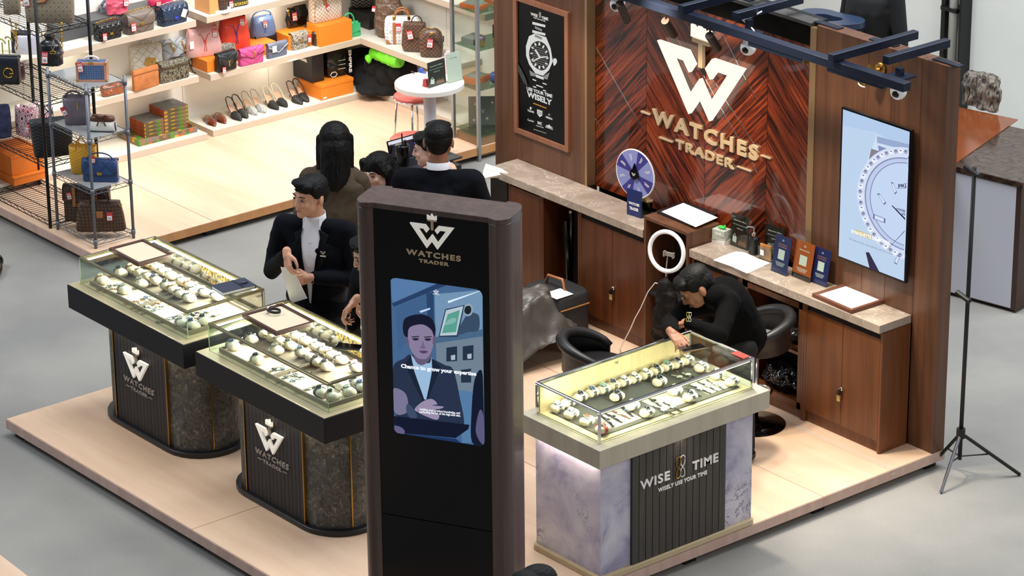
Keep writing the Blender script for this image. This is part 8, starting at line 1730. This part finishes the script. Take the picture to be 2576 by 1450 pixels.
q=at(1680,760,y=-0.45);t=thing('hanging_jacket','dark jacket draped on the ring light tripod beside the bending man','jacket',(q.x,-0.47,q.z-0.25));m=MB();m.cap((0,0,0.36),(0.0,0,0.1),0.05,0.08);m.cap((0.05,0,0.3),(0.07,0,0.02),0.04,0.06);m.cap((-0.04,0,0.3),(-0.06,0,0.0),0.035,0.05);o=blob(m,'jacket_cloth',pbr('brown_black_nylon','#0d0a09',0.65,spec=0.2),t,0.008,3);cloth_fold(o,0.014,10.0)
# ---- luggage under the grey cover
LUG=pbr('charcoal_canvas','#262628',0.7);GRC=pbr('grey_nylon_cover','#4f4b47',0.45,coat=0.1);TANZ=pbr('tan_zip','#a9713c',0.5)
c0=at(1440,860,z=ZP);la=at(1340,900,z=ZP)
t=thing('suitcase','charcoal soft suitcase with tan zips half under a grey cover','suitcase',(-2.32,-0.78,ZP),math.radians(0));
pz=at(1470,735,z=0.62);t.location=(at(1470,842,z=ZP).x-0.17,-0.45,ZP)
W_s,D_s,H_s=0.36,0.30,0.30
m=MB();loft(m,[(0,W_s*0.47,D_s*0.47),(0.02,W_s/2,D_s/2),(H_s*0.93,W_s/2,D_s/2),(H_s,W_s*0.46,D_s*0.45)],36,6);m.build('shell',LUG,t,smooth=True)
for y in(-D_s*0.5,):MB().tube([(-W_s*0.4,y-0.004,H_s*0.74),(W_s*0.47,y-0.004,H_s*0.70)],0.005,6).tube([(-W_s*0.4,y-0.004,H_s*0.70),(W_s*0.47,y-0.004,H_s*0.66)],0.004,6).build('zip',TANZ,t)
MB().tube([(W_s*0.5+0.004,-D_s*0.4,H_s*0.72),(W_s*0.5+0.004,D_s*0.4,H_s*0.72)],0.005,6).build('zip',TANZ,t);MB().box(W_s*0.08,-D_s*0.5-0.006,0.07,W_s*0.22,-D_s*0.5-0.001,0.11).build('leather_patch',TANZ,t)
MB().tube([(-0.10,0,H_s),(-0.08,0,H_s+0.06),(0.06,0,H_s+0.07),(0.09,0,H_s)],0.010,8).build('handle',TANL,t,smooth=True);MB(T(0.10,-0.06,H_s)).box(-0.06,-0.08,0.003,0.07,0.06,0.005).build('paper_label',WHITE,t)
LX,LYY=t.location.x,t.location.y
t2=thing('rucksack','black rucksack under the grey nylon cover beside the pillar','bag',(LX+0.16,LYY-0.58,ZP));m=MB();m.ell((0,0,0.17),(0.20,0.22,0.17));m.ell((0.02,0.05,0.22),(0.16,0.18,0.12));o=blob(m,'pack',LUG,t2,0.012,3)
for v in o.data.vertices:v.co.z=max(v.co.z,0.001)
t3=thing('nylon_cover','crumpled grey nylon cover draped over the luggage by the walnut cupboard','cover',(LX+0.17,LYY-0.46,ZP))
vs=[];fs=[];nu,nv=46,46
from mathutils import noise as _ns
for i in range(nu+1):
 for j in range(nv+1):
  u,v=i/nu*2-1,j/nv*2-1;x,y=u*0.27,v*0.40
  r=max(abs(u)**2.6*0.9,abs(v)**2.6*0.9);e=math.hypot(u,v)
  z=0.40-0.05*(u*u+v*v*0.6)
  fall=max(0,e-0.62);z=z*(1-min(1,(fall/0.72))**0.9)if e>0.62 else z
  nz=_ns.ridged_multi_fractal(Vector((x*6,y*4,0.3)),0.8,2.1,4,1.0,2.0)-1.0
  z=max(0.012+0.02*abs(nz),z+0.055*nz);vs.append((x+0.02*nz,y+0.015*nz-0.02,z))
for i in range(nu):
 for j in range(nv):a=i*(nv+1)+j;fs.append((a,a+nv+1,a+nv+2,a+1))
o=MB().add(vs,fs).build('cover_cloth',GRC,t3,smooth=True);sm=o.modifiers.new('thick','SOLIDIFY');sm.thickness=0.003
t=thing('folded_tripod','folded black tripod gear in the dark open bay','tripod',(-3.09,-0.13,ZP+0.08));MB().tube([(0.03,-0.06,0),(-0.02,-0.05,0.55)],0.02,10).build('leg',BLACKG,t);MB().tube([(-0.04,0.0,0),(0.0,-0.02,0.60)],0.018,10).build('leg',BLACKG,t);MB().tube([(-0.01,-0.03,0.60),(0.05,-0.07,0.63)],0.010,8).build('pan_handle',CHROME,t)
CRB=pbr('glossy_black_bag','#101010',0.12)
def crumple(label,x,y,z,r,mat,seed=0,name='plastic_bag'):
 t=thing(name,label,'bag',(x,y,z));m=MB();m.ell((0,0,r[2]),r,24,16);m.ell((r[0]*0.3,0,r[2]*1.2),(r[0]*0.5,r[1]*0.7,r[2]*0.7));o=blob(m,'crumpled_film',mat,t,0.007,1);cloth_fold(o,r[2]*0.30,14.0,3)
 for v in o.data.vertices:v.co.z=max(v.co.z,0.001)
 return t
crumple('crumpled glossy black plastic bag on the lower shelf of the open unit',-1.12,-0.13,ZP+0.077,(0.17,0.08,0.085),CRB)
crumple('crumpled dark grey plastic bag on the upper shelf of the open unit',-1.06,-0.12,ZP+0.42,(0.15,0.07,0.07),pbr('dark_grey_film','#2a2a2d',0.2))
t=thing('envelope','yellow and black folded envelope on the upper shelf of the open unit','envelope',(-1.16,-0.185,ZP+0.420));MB(rotm('X',25)).prism([(-0.12,0.075),(-0.10,0.02),(0.13,0.0),(0.13,0.012),(-0.06,0.06)],-0.002,0.002).build('flap',pbr('amber_card','#d8901c',0.5),t)
# ================================================================== RIGHT OF THE BOOTH
PB_=at(2412,1100,z=0.0);hub=at(2412,1100,y=0.30)
f1=at(2367,1243,z=0.0);f2=at(2566,1198,z=0.0);f3=at(2370,1100,z=0.0)
cx,cy=(f1.x+f2.x+f3.x)/3,(f1.y+f2.y+f3.y)/3
base=at(2414,1156,z=0.11)
t=thing('light_stand','black tripod light stand right of the walnut wall','light stand',(base.x,base.y,0));L0=Vector((base.x,base.y,0))
hz_=zat(2414,1090,base)
zt=zat(2452,420,base);topx=view_pt(2452,420,tuple(base))
MB().tube([(0,0,0.11),(topx-L0)*0.5+Vector((0,0,0.05)),(topx-L0)],0.0125,12).build('pole',BLACKM,t,smooth=True)
MB().tube([(0,0,hz_-0.03),(0,0,hz_+0.03)],0.026,12).build('collar',BLACKM,t)
for i,f in enumerate((f1,f2,Vector((2*base.x-0.5*(f1.x+f2.x)-0.05,2*base.y-0.5*(f1.y+f2.y)+0.02,0)))):
 e=Vector((f.x,f.y,0.008))-L0;s_=Vector((0,0,hz_));MB().tube([s_,e],0.0105,8).build('leg',STEEL if i==0 else BLACKM,t);md=s_.lerp(e,0.5);MB().tube([(0,0,0.13),md],0.005,6).build('brace',BLACKM,t)
for(px,py,w)in((2448,432,0.10),(2425,748,0.09)):
 p=view_pt(px,py,tuple(base))-L0;MB().tube([p+Vector((-w*0.7,w*0.1,0.01)),p+Vector((w*0.5,-w*0.0,-0.012))],0.016,10).build('clamp',BLACKM,t)
GRAN=pbr('brown_granite','#3c2c24',0.12,noise=0.9,nscale=26);WSIDE=pbr('white_counter_panel','#c6c8d4',0.35);BRS=pbr('dark_brown_side','#3a241c',0.35)
A_=at(2545,788,z=0.0);zt_=zat(2565,457,A_);B_=at(2405,418,z=zt_);A2=at(2565,457,z=zt_);d=(B_-A2);d.z=0;ang=math.atan2(-d.y,-d.x)
t=thing('stone_topped_counter','white sided counter with a brown granite top right of the light stand','counter',(A2.x,A2.y,0),ang);L=d.length+0.8
MB().box(-L,0.004,0.02,-0.02,0.30,zt_-0.042).build('body',BRS,t);MB().box(-L,0,0.03,-0.02,0.0035,zt_-0.045).build('front_panel',WSIDE,t);MB().box(-0.0195,0.0,0.02,0.02,0.9,zt_-0.042).build('end_panel',BRS,t);MB().box(-L,0.31,0.02,-0.02,0.9,zt_-0.042).build('rear_body',BRS,t);MB().box(-L-0.01,-0.01,zt_-0.04,0.03,0.92,zt_).build('granite_top',GRAN,t,bevel=0.004)
P_=[at(px,py,z=zt_+0.002)for px,py in((2330,470),(2410,408),(2561,302),(2400,268),(2330,262))];c=sum(P_,Vector())/5
o=MB().slab([(p.x-c.x,p.y-c.y)for p in P_],0.0005,0.006).build('leather_sheet',pbr('glossy_orange_brown_sheet','#743c1e',0.12,noise=0.15,nscale=5));o.location=(c.x,c.y,zt_);tag(o,'glossy orange brown sheet spread on the granite counter','sheet')
q=at(2455,275,z=zt_+0.01);bk=NT('tree_bark');v=bk.coords((3,3,0.8));nz=bk.n('ShaderNodeTexNoise',i_Scale=9.0,i_Detail=8.0,i_Distortion=2.0);bk.l(v,nz.inputs['Vector']);bk.l(bk.ramp(nz.outputs[0],[(0.4,srgb('#3c3733')),(0.5,srgb('#7d756b')),(0.65,srgb('#a0978a'))]),bk.b.inputs['Base Color']);bk.bump(nz.outputs[0],1.0,0.03)
t=thing('bark_slab','upright rough bark slab standing on the orange sheet','bark slab',(q.x,q.y+0.05,zt_+0.0065),0.1);zz_=zat(2455,190,(q.x,q.y))-zt_;m=MB();loft(m,[(0,0.16,0.04),(zz_*0.5,0.165,0.045),(zz_*0.95,0.14,0.035),(zz_,0.12,0.03)],40,3.0);o=blob(m,'bark',bk.m,t,0.012,1);cloth_fold(o,0.02,9.0)
for v in o.data.vertices:v.co.z=max(v.co.z,0.0008)
t=thing('black_helmet','small black item with a white cord behind the end of the walnut wall','device',(q.x-0.24,q.y-0.05,zt_+0.007));MB().ell((0,0,0.11),(0.09,0.07,0.11)).build('body',BLACKM,t,smooth=True);MB().tube([(0.08,-0.06,0.17),(0.10,-0.07,0.12),(0.12,-0.07,0.14),(0.10,-0.07,0.18),(0.11,-0.07,0.05),(0.12,-0.07,0.01)],0.007,6).build('cord',pbr('beige_cord','#cfc7b6',0.6),t,smooth=True)
pn=at(2075,45,y=1.6);t=thing('waste_bin','navy plastic bin with a rounded triangular hole behind the walnut wall','bin',(pn.x,1.6,0));zt2=pn.z
NVP=pbr('navy_plastic','#25324a',0.35)
def rtri(k):return[(k*math.cos(a)*(1+0.18*math.cos(3*a)),k*math.sin(a)*(1+0.18*math.cos(3*a))*0.85)for a in[2*PI*j/48 for j in range(48)]]
out=rtri(0.22);inn=rtri(0.10);m=MB(rotm('Z',35));m.slab(out,0.0,zt2-0.05);m.build('bin_body',pbr('black_bin_body','#0f1116',0.4),t,bevel=0.01)
m=MB(rotm('Z',35));n=48;vs=[]
for z in(zt2-0.045,zt2):vs+=[(p[0]*1.03,p[1]*1.03,z)for p in out]+[(p[0],p[1],z)for p in inn]
fs=[]
for i in range(n):j=(i+1)%n;fs+=[(i,j,2*n+j,2*n+i),(n+j,n+i,3*n+i,3*n+j),(2*n+i,2*n+j,3*n+j,3*n+i),(j,i,n+i,n+j)]
m.add(vs,fs).build('lid',NVP,t,bevel=0.004)
q=at(2170,60,y=1.9);t=thing('person','person in black standing behind the wall, only the dark back seen','person',(q.x,2.0,0));m=MB();m.cap((0,0,0.9),(0,0,q.z+0.1),0.17,0.19);m.cap((0,0,q.z+0.1),(0,0,q.z+0.33),0.12,0.06);m.ell((0,0,q.z+0.43),(0.08,0.1,0.12));m.cap((0.09,0,0.9),(0.1,0,0.08),0.09,0.05);m.cap((-0.09,0,0.9),(-0.1,0,0.08),0.09,0.05);m.cap((0.2,0,q.z+0.2),(0.26,0,q.z-0.1),0.06,0.05);m.cap((-0.2,0,q.z+0.2),(-0.26,0,q.z-0.1),0.06,0.05);blob(m,'body',pbr('black_clothing','#0a0a0b',0.9),t,0.012,3)
o=MB().add([(-0.95,-0.02,0.0),(-0.95,0.02,0.0),(0.0,0.018,0.0),(0.0,-0.02,0.0),(0.02,0.018,-0.03),(0.02,-0.02,-0.03)],[(0,3,2,1),(3,5,4,2)]).build('clear_tape',pbr('clear_tape','#e6d9c6',0.12,alpha=0.45));o.location=(-0.012,-0.33,ZP+0.002);tag(o,'strip of clear tape along the platform in front of the right cupboard','tape')
A_=at(0,1396,z=0.11);B_=at(70,1450,z=0.11)
dv=(B_-A_).normalized();nn_=Vector((-dv.y,dv.x,0));nn_=nn_ if nn_.dot(Vector((0,-1,0)))>0 else-nn_
pl=[(0,0),(-1.2,0),(-1.2,-1.0),(1.5,-1.0),(1.5,0)]
fp=D.objects.new('floor_platform',None);COL.objects.link(fp);struct(fp,'corner of another pale platform at the lower left edge');fp.location=(A_.x,A_.y,0);fp.rotation_euler=(0,0,math.atan2(dv.y,dv.x))
MB().box(-1.5,-1.2,0.03,2.0,0,0.11).build('deck_boards',BOARD,fp)
# ================================================================== ROUND TABLE, STOOLS, LAPTOP TABLE
tc=at(1080,207,z=0.80);t=thing('round_table','round white pedestal table beside the handbag shelves','table',(tc.x,tc.y,0));WT_=pbr('white_table_laminate','#dcd6cc',0.4)
Rt=(at(1167,212,z=0.80)-at(994,205,z=0.80)).length/2
MB().lathe([(Rt,0.765),(Rt,0.80)],48).build('tabletop',WT_,t,bevel=0.002,seg=1);MB().tube([(0,0,0.02),(0,0,0.764)],0.045,24).build('pedestal',pbr('white_pedestal','#c9cbd2',0.3),t,smooth=True);MB().lathe([(0.17,0.001),(0.17,0.015),(0.05,0.024)],36).build('foot_plate',pbr('white_pedestal','#c9cbd2',0.3),t,smooth=True)
leaning_card('dark brown promotional card standing on the round white table',(1079,223),(1122,209),(1100,152),0.8005,BRC,dark_promo,lean=4)
leaning_card('white printed sheet holder standing on the round table',(1128,210),(1164,200),(1140,133),0.8005,pbr('white_print_sheet','#e9e3dc',0.6),lambda t,R,w,h,y:text(m_:=MB(R),'Join Our Giveaway',0,h*0.8,h*0.045,y,0.0004,w=w*0.5,bold=0.0)and m_.build('small_print',pbr('grey_ink','#6c6a6e',0.6),t),lean=8)
q=at(1122,165,z=0.86);t=thing('water_bottle','pale pink water bottle behind the cards on the round table','bottle',(q.x,q.y+0.02,0.8005));PKB=pbr('pale_pink_plastic','#e2b6bf',0.35);MB().lathe([(0.032,0),(0.034,0.01),(0.034,0.10),(0.026,0.12)],24).build('bottle',PKB,t,smooth=True);MB().lathe([(0.027,0.121),(0.027,0.145),(0.016,0.15),(0.015,0.165)],24).build('cap',PKB,t,smooth=False)
q=at(1068,218,z=0.8005);t=thing('card_box','small red box leaning by the dark card on the round table','box',(q.x,q.y+0.01,0.8005),0.4);MB().prism([(-0.018,0),(0.018,0),(0.012,0.055),(-0.012,0.055)],-0.015,0.015).build('carton',pbr('red_carton','#b8303a',0.4),t)
q=at(1048,188,z=0.8005);t=thing('marker_pen','black and white marker pen on the round table','pen',(q.x,q.y,0.8065),-0.1);MB().tube([(-0.07,0,0),(-0.02,0,0)],0.006,10).build('cap',BLACKM,t);MB().tube([(-0.0195,0,0),(0.05,0,0)],0.006,10).build('barrel',WHITEP,t)
q=at(1053,181,z=0.81);t=thing('tape_dispenser','small blue tape dispenser on the round table','tape dispenser',(q.x,q.y+0.02,0.8005),0.3);MB(T(0,0,0.018)@RX90).lathe([(0.018,-0.008),(0.018,0.008)],20).build('reel',pbr('blue_plastic','#4458a8',0.35),t);MB().box(0.0,-0.008,0.0,0.045,0.008,0.012).build('base',pbr('blue_plastic','#4458a8',0.35),t)
REDS=pbr('coral_seat','#c85a50',0.35)
def round_stool(label,px,py,zs,z0):
 q=at(px,py,z=zs);t=thing('round_stool',label,'stool',(q.x,q.y,z0));h=zs-z0
 MB().lathe([(0.001,h-0.002),(0.14,h),(0.155,h-0.012),(0.15,h-0.03),(0.001,h-0.032)][::-1],36).build('seat',REDS,t,smooth=True)
 MB().tube([(0.150*math.cos(a),0.150*math.sin(a),h-0.034)for a in[2*PI*k/32 for k in range(32)]],0.007,8,closed=True).build('seat_ring',CHROME,t,smooth=True)
 for k in range(4):a=PI/4+PI/2*k;MB().tube([(0.13*math.cos(a),0.13*math.sin(a),h-0.036),(0.165*math.cos(a),0.165*math.sin(a),0.004)],0.008,8).build('leg',CHROME,t,smooth=True)
round_stool('coral seated chrome stool under the round white table',1042,236,0.58,ZP)
round_stool('coral seated chrome stool behind the laptop',1035,345,0.50,0.0)
for lab_,(x_,y_)in(('stool under the person resting on folded arms',(-3.72,-0.86)),('stool under the seated person in the beige jacket',(-4.02,-0.20))):
 t=thing('round_stool','low black '+lab_,'stool',(x_,y_,0));MB().lathe([(0.16,0.40),(0.17,0.42),(0.16,0.44)],28).build('seat',BLACKM,t)
 for k in range(4):a=PI/4+PI/2*k;MB().tube([(0.12*math.cos(a),0.12*math.sin(a),0.40),(0.15*math.cos(a),0.15*math.sin(a),0.004)],0.01,8).build('leg',CHROME,t)
lp=at(1046,395,z=0.76);t=thing('side_table','small dark table carrying the laptop and black tumbler','table',(lp.x+0.04,lp.y-0.06,0));MB().box(-0.26,-0.22,0.72,0.26,0.22,0.75).build('tabletop',pbr('dark_tabletop','#2a2624',0.5),t,bevel=0.003)
for sx in(-1,1):
 for sy in(-1,1):MB().box(sx*0.24-0.015,sy*0.2-0.015,0,sx*0.24+0.015,sy*0.2+0.015,0.7195).build('leg',BLACKM,t)
a_=at(984,412,z=0.752);b2=at(1110,382,z=0.752);c,ang,w,h=spot((984,415),(1112,378),0.752,(984,347),0.0)
t=thing('laptop','open laptop showing a browser page next to the black tumbler','laptop',(c.x,c.y,0.7505),ang)
MB().box(-w/2,-0.22,0.001,w/2,0,0.014).build('base',LAP,t,bevel=0.003);MB().box(-w/2+0.02,-0.13,0.0142,w/2-0.02,-0.02,0.0152).build('keyboard',BLACKM,t)
Rl=T(0,0,0.014)@rotm('X',-16);hh_=h*1.03;MB(Rl).box(-w/2,0,0,w/2,0.008,hh_).build('lid',BLACKG,t,bevel=0.002);MB(Rl).box(-w/2+0.008,-0.001,0.012,w/2-0.008,-0.0002,hh_-0.008).build('screen',emis('laptop_page','#2a2436',0.9),t)
MB(Rl).box(-w/2+0.008,-0.0016,hh_*0.80,w/2-0.008,-0.0011,hh_-0.008).build('browser_bar',emis('laptop_white','#e8e6f4',0.9),t);MB(Rl).box(w*0.0,-0.0016,hh_*0.52,w/2-0.008,-0.0011,hh_*0.66).build('page_banner',emis('laptop_violet','#7a6cf0',0.9),t)
for k in range(5):MB(Rl).box(w*0.02,-0.0016,hh_*(0.08+0.085*k),w/2-0.008,-0.0011,hh_*(0.12+0.085*k)).build('page_row',emis('laptop_copper','#b47460',0.8),t)
q=at(1018,415,z=0.752);t=thing('tumbler','large black handled tumbler with a straw in front of the laptop','tumbler',(q.x+0.02,q.y-0.03,0.7505));zz_=zat(1020,362,(q.x,q.y))-0.7505
MB().lathe([(0.038,0),(0.040,0.01),(0.048,zz_*0.5),(0.052,zz_),(0.045,zz_+0.008)],32).build('cup',BLACKG,t,smooth=True);MB().tube([(-0.05,0,zz_*0.9),(-0.10,-0.02,zz_*0.85),(-0.105,-0.02,zz_*0.35),(-0.045,0,zz_*0.25)],0.010,10).build('handle',BLACKM,t,smooth=True);MB().tube([(0.0,0.0,zz_),(-0.005,0,zz_+0.085)],0.005,8).build('straw',BLACKM,t);MB().lathe([(0.012,zz_+0.009),(0.012,zz_+0.045)],14,T(0.03,0,0)).build('spout',BLACKM,t)
# ================================================================== GLASS TOWER
q=at(1195,409,z=0.0);gx1,gy0=q.x,q.y+0.04;gx0,gy1=gx1-0.30,gy0+0.50;UPR=pbr('aluminium_upright','#9aa0a4',0.35,0.8);hT=2.3
t=thing('glass_tower','glass display tower with aluminium uprights left of the walnut wall','display case',(gx0,gy0,0));w,d=gx1-gx0,gy1-gy0
for(x,y)in((0,0),(w,0),(w,d),(0,d)):MB().box(x-0.013,y-0.013,0,x+0.013,y+0.013,hT).build('upright',UPR,t,bevel=0.003)
MB().box(0.014,0.014,0.03,w-0.014,d-0.014,0.17).build('plinth',pbr('warm_wood_plinth','#8a6a4a',0.5),t)
MB().box(0.014,-0.004,0.18,w-0.014,0.0,hT-0.02).build('glass_side',GLASS,t);MB().box(w-0.002,0.014,0.18,w+0.002,d-0.014,hT-0.02).build('glass_door',GLASS,t)
zs=[]
for py in(300,262,185,110,45):
 z=zat(1192,py,(gx1,gy0));zs.append(z)
zs=[0.20,0.55,0.86,1.15,1.45,1.75]
for z in zs:MB().box(0.012,0.012,z-0.006,w-0.012,d-0.012,z).build('glass_shelf',GLASSG,t)
rnd=random.Random(11);ORC_=pbr('orange_jewel_box','#d8672a',0.5);CLR=pbr('clear_wrap','#cfc9c4',0.12,alpha=0.35)
def gbox(label,u,v,k,w_,d_,h_,mat,top=None,rz=0.0,name='gift_box'):
 z=zs[k]+0.0005;t=thing(name,label,'box',(gx0+u,gy0+v,z),rz);MB().box(-w_/2,-d_/2,0,w_/2,d_/2,h_).build('box_body',mat,t,bevel=0.001,seg=1)
 if top:MB().box(-w_*0.42,-d_*0.42,h_+0.0003,w_*0.42,d_*0.42,h_+0.003).build('inset',top,t)
 return t
WHI=pbr('ivory_inset','#d8cdc2',0.5);GYI=pbr('grey_inset','#7d7c7a',0.5)
gbox('deep orange gift box on the fifth glass shelf of the tower',0.17,0.15,4,0.16,0.14,0.10,ORC_,WHI)
gbox('flat orange box with a grey inset, left on the fourth tower shelf',0.14,0.10,3,0.18,0.12,0.03,ORC_,GYI,0.3)
gbox('flat orange box with an ivory inset, right on the fourth tower shelf',0.16,0.30,3,0.16,0.12,0.03,ORC_,WHI,-0.1)
gbox('open orange box standing behind on the fourth tower shelf',0.12,0.42,3,0.12,0.03,0.14,ORC_,None)
gbox('black clutch box on the third tower shelf',0.17,0.36,2,0.16,0.08,0.10,BLACKM,None,0.2)
gbox('grey wallet box behind on the third tower shelf',0.10,0.12,2,0.12,0.14,0.05,GYI,None,0.2)
gbox('orange box leaning on the second tower shelf',0.10,0.14,1,0.14,0.16,0.05,ORC_,GYI,0.25)
gbox('small orange box at the right of the second tower shelf',0.16,0.40,1,0.16,0.12,0.04,ORC_,WHI,-0.3)
gbox('orange box on the top tower shelf',0.15,0.30,5,0.18,0.16,0.07,ORC_,WHI,0.1)
for i,(u,v,k,c,lab)in enumerate(((0.20,0.10,2,'#6a4a5c','mauve wrapped scarf'),(0.22,0.22,1,'#4a4c9c','blue wrapped ornament'),(0.20,0.42,4,'#8a6a4a','tan wrapped pouch'))):
 t=thing('wrapped_ornament','%s on the %s tower shelf'%(lab,['first','second','third','fourth','fifth'][k]),'ornament',(gx0+u,gy0+v,zs[k]+0.0005));MB().ell((0,0,0.045),(0.04,0.04,0.045)).build('wrapped_item',lea('wrapped_%d'%i,c,0.2,0.8),t,smooth=True);MB().cbox(0.045,-0.01,0.03,0.012,0.03,0.05).build('gold_letter',GOLD,t)
t=thing('clutch_bag','dark clutch with pink star and letter print leaning at the foot of the tower','handbag',(gx0+0.16,gy0+0.22,zs[0]+0.0005),0.9);MB(rotm('X',-25)).box(-0.16,-0.012,0.0,0.16,0.012,0.22).build('body',lea('graphite_canvas','#3a332e',0.6),t,bevel=0.003)
PKP=pbr('dusty_pink_print','#c79a84',0.5);Mx=rotm('X',-25)
for(u,v)in((-0.11,0.16),(-0.02,0.05),(0.10,0.18),(0.02,0.17),(-0.12,0.04),(0.12,0.05)):MB(Mx).prism([(u+(0.016 if k%2==0 else 0.005)*math.cos(PI*k/4),v+(0.016 if k%2==0 else 0.005)*math.sin(PI*k/4))for k in range(8)],-0.0135,-0.0122).build('printed_star',PKP,t)
m=MB(Mx);text(m,'LV',0.07,0.09,0.04,-0.0122,0.0012,bold=0.0);text(m,'LV',-0.06,0.09,0.03,-0.0122,0.0012,bold=0.0);m.build('printed_letters',PKP,t)
t=thing('pink_bag','dusty pink woven bag on the floor plinth behind the round table','bag',tuple(Vector((at(1050,262,y=1.60).x,1.66,PZ))));m=MB();loft(m,[(0,0.08,0.05),(0.02,0.09,0.06),(0.10,0.085,0.05),(0.13,0.06,0.02)],28,3);m.build('body',pat('pink_weave','quilt','#c46a78','#8e4450',60,0.5),t,smooth=True)
